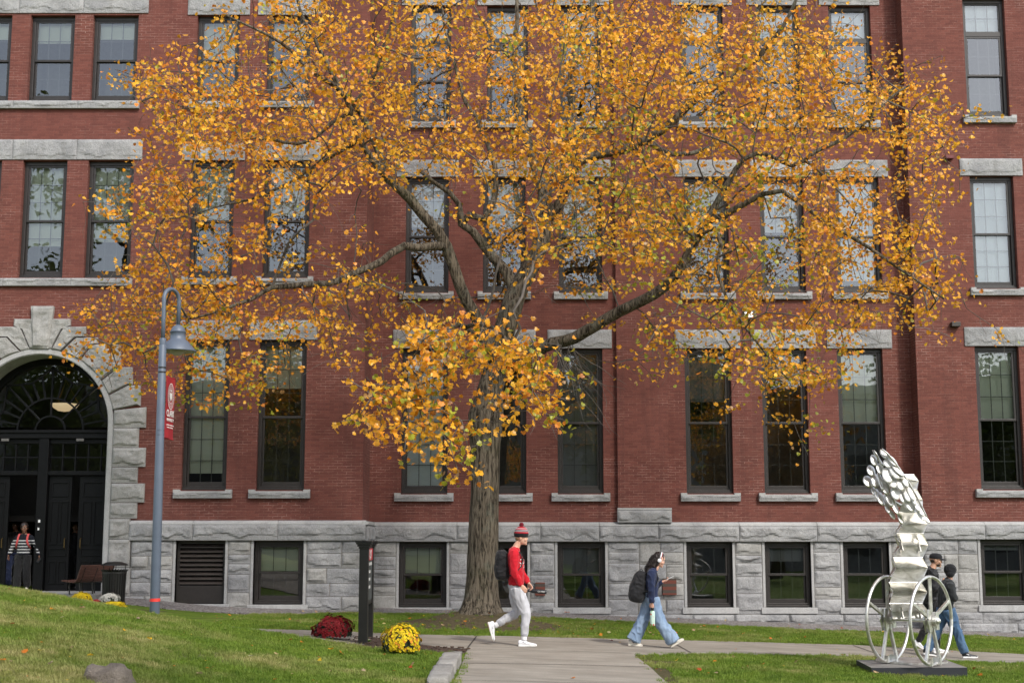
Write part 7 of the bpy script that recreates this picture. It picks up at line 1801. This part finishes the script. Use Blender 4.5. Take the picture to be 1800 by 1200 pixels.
b = MB(); b.ball(HC + B @ Vector((-.018, 0, .035)), (.110, .098, .105), 22, 16); b.ball(HC + B @ Vector((-.045, 0, -.04)), (.075, .085, .06), 16, 12); remesh(b, 'knit_hat', M['hatblk'], pw, .008, 2, .004, 20, (1, 1, 1), 4)
# ============ people in the doorway
def standing(px, pyf, y, k, look, skin, topm, botm, label, arms=.18, hairm=None, hz=1.0, seed=1, dims=None, rz=-PI / 2):
    q = U(px, pyf, y); root = empty('person', (q.x, y, DOORZ + .002), rz, label=label, cat='person')
    J = dict(fwd=(1, 0, 0), left=(0, 1, 0), head=(.02, 0, 1.53 * k), face=look, neck=(-.0, 0, 1.40 * k), upper=(-.01, 0, 1.31 * k), chest=(-.005, 0, 1.17 * k), waist=(0, 0, .97 * k), pelvis=(0, 0, .87 * k),
             shR=(-.01, -.16, 1.285 * k), elR=(.0, -.16 - arms * .65, 1.06 * k), wrR=(.06, -.16 - arms, .86 * k), handR=((.15, -.1, -1), (0, 1, 0), .5), shL=(-.01, .16, 1.285 * k), elL=(-.03, .16 + arms * .85, 1.06 * k), wrL=(.02, .16 + arms * 1.35, .85 * k), handL=((.1, .15, -1), (0, -1, 0), .4),
             hipR=(0, -.09, .84 * k), knR=(.08, -.095, .46 * k), anR=(.10, -.09, .10), heelR=(.04, -.09, 0), toeR=(.28, -.10, 0), hipL=(0, .09, .84 * k), knL=(.01, .10, .46 * k), anL=(-.08, .10, .11), heelL=(-.13, .10, .01), toeL=(.10, .10, 0))
    body(root, J, skin, .95, True); tp = top(root, J, topm, 'jumper', .95, 1.0, .98, seed=seed, folds=.007); pants(root, J, botm, 'trousers', .95, .10, .085, .085, seed=seed + 2)
    for s in 'RL': shoe(root, J['heel' + s], J['toe' + s], (0, 0, 1), .042, 'shoe', M['cream'], M['cream'])
    B = frame(look); HC = Vector(J['head']); b = MB(); b.ball(HC + B @ Vector((-.020, 0, .048)), (.106, .094, .090), 20, 14); b.ball(HC + B @ Vector((-.095, 0, .02)), (.05, .05, .05), 14, 10); remesh(b, 'hair', M['hairblk'], root, .008, 2, .006, 14, (1, 1, 1), seed)
    return root, J
def striped():
    t = NT('striped_knit'); p = t.obj(); sx = t.N('ShaderNodeSeparateXYZ'); t.L(p, sx.inputs[0]); fr = t.math('FRACT', t.math('MULTIPLY', sx.outputs[2], 14.5))
    hi = t.math('LESS_THAN', sx.outputs[2], 1.235); c = t.math('MULTIPLY', t.math('LESS_THAN', fr, .40), hi); lo = t.math('GREATER_THAN', sx.outputs[2], .865)
    t.set(t.mix(t.math('MULTIPLY', c, lo), (.010, .011, .016), (.40, .40, .40)), .9, spec=.2); return t.m
sk_b = skinm('skin_brown', (.15, .07, .042))
ps, Js = standing(38, 1034, 33.05, .97, (.93, .36, -.05), sk_b, striped(), M['blkc'], 'smiling person in black and white striped jumper stepping out of the open door', arms=.17, seed=31)
# coral backpack straps of the person in stripes
M['coral'] = cloth('coral_strap', (.50, .07, .07)); q = ps.location
cb = empty('backpack', (q.x, q.y, q.z), -PI / 2, label='backpack with coral shoulder straps on the person in the striped jumper', cat='backpack')
for s in (-1, 1): b = MB(); b.tube([(x, y * s, z) for x, y, z in ((-.12, .09, 1.26), (-.05, .10, 1.345), (.03, .105, 1.345), (.095, .11, 1.27), (.13, .115, 1.18), (.115, .14, 1.09), (.02, .17, 1.0))], [(.024, .007)] * 7, 10, side=(0, 1, 0)); b.build('strap', M['coral'], cb, smooth=True)
b = MB(); limb(b, [(-.19, 0, .92), (-.20, 0, 1.1), (-.18, 0, 1.27)], [(.13, .08), (.14, .09), (.11, .06)], 16, side=(0, 1, 0)); remesh(b, 'pack_body', M['packb'], cb, .01, 2, .005)
phb = MB(); w_ = ps.matrix_basis @ (Vector(Js['wrL']) + Vector((.03, .0, -.10))); phb.box(-.035, .035, -.006, .006, -.06, .06, Matrix.Rotation(.6, 4, 'Y')); o = phb.build('phone', M['bottle_blk'], loc=w_, bevel=.003); tag(o, 'black phone in the hand of the person in the striped jumper', 'phone')
standing(22, 1032, 34.6, 1.02, (1, -.1, 0), sk_b, M['blkc'], M['navy'], 'dim person in dark top and blue trousers in the doorway behind the striped jumper', arms=.06, seed=41)
standing(128.5, 1033, 34.9, 1.0, (1, .3, 0), skinm('skin_tan', (.45, .24, .17)), M['blkc'], M['blkc'], 'person in black half hidden in the gap between the right hand doors', arms=.04, seed=51)
bpy.data.orphans_purge() if False else None
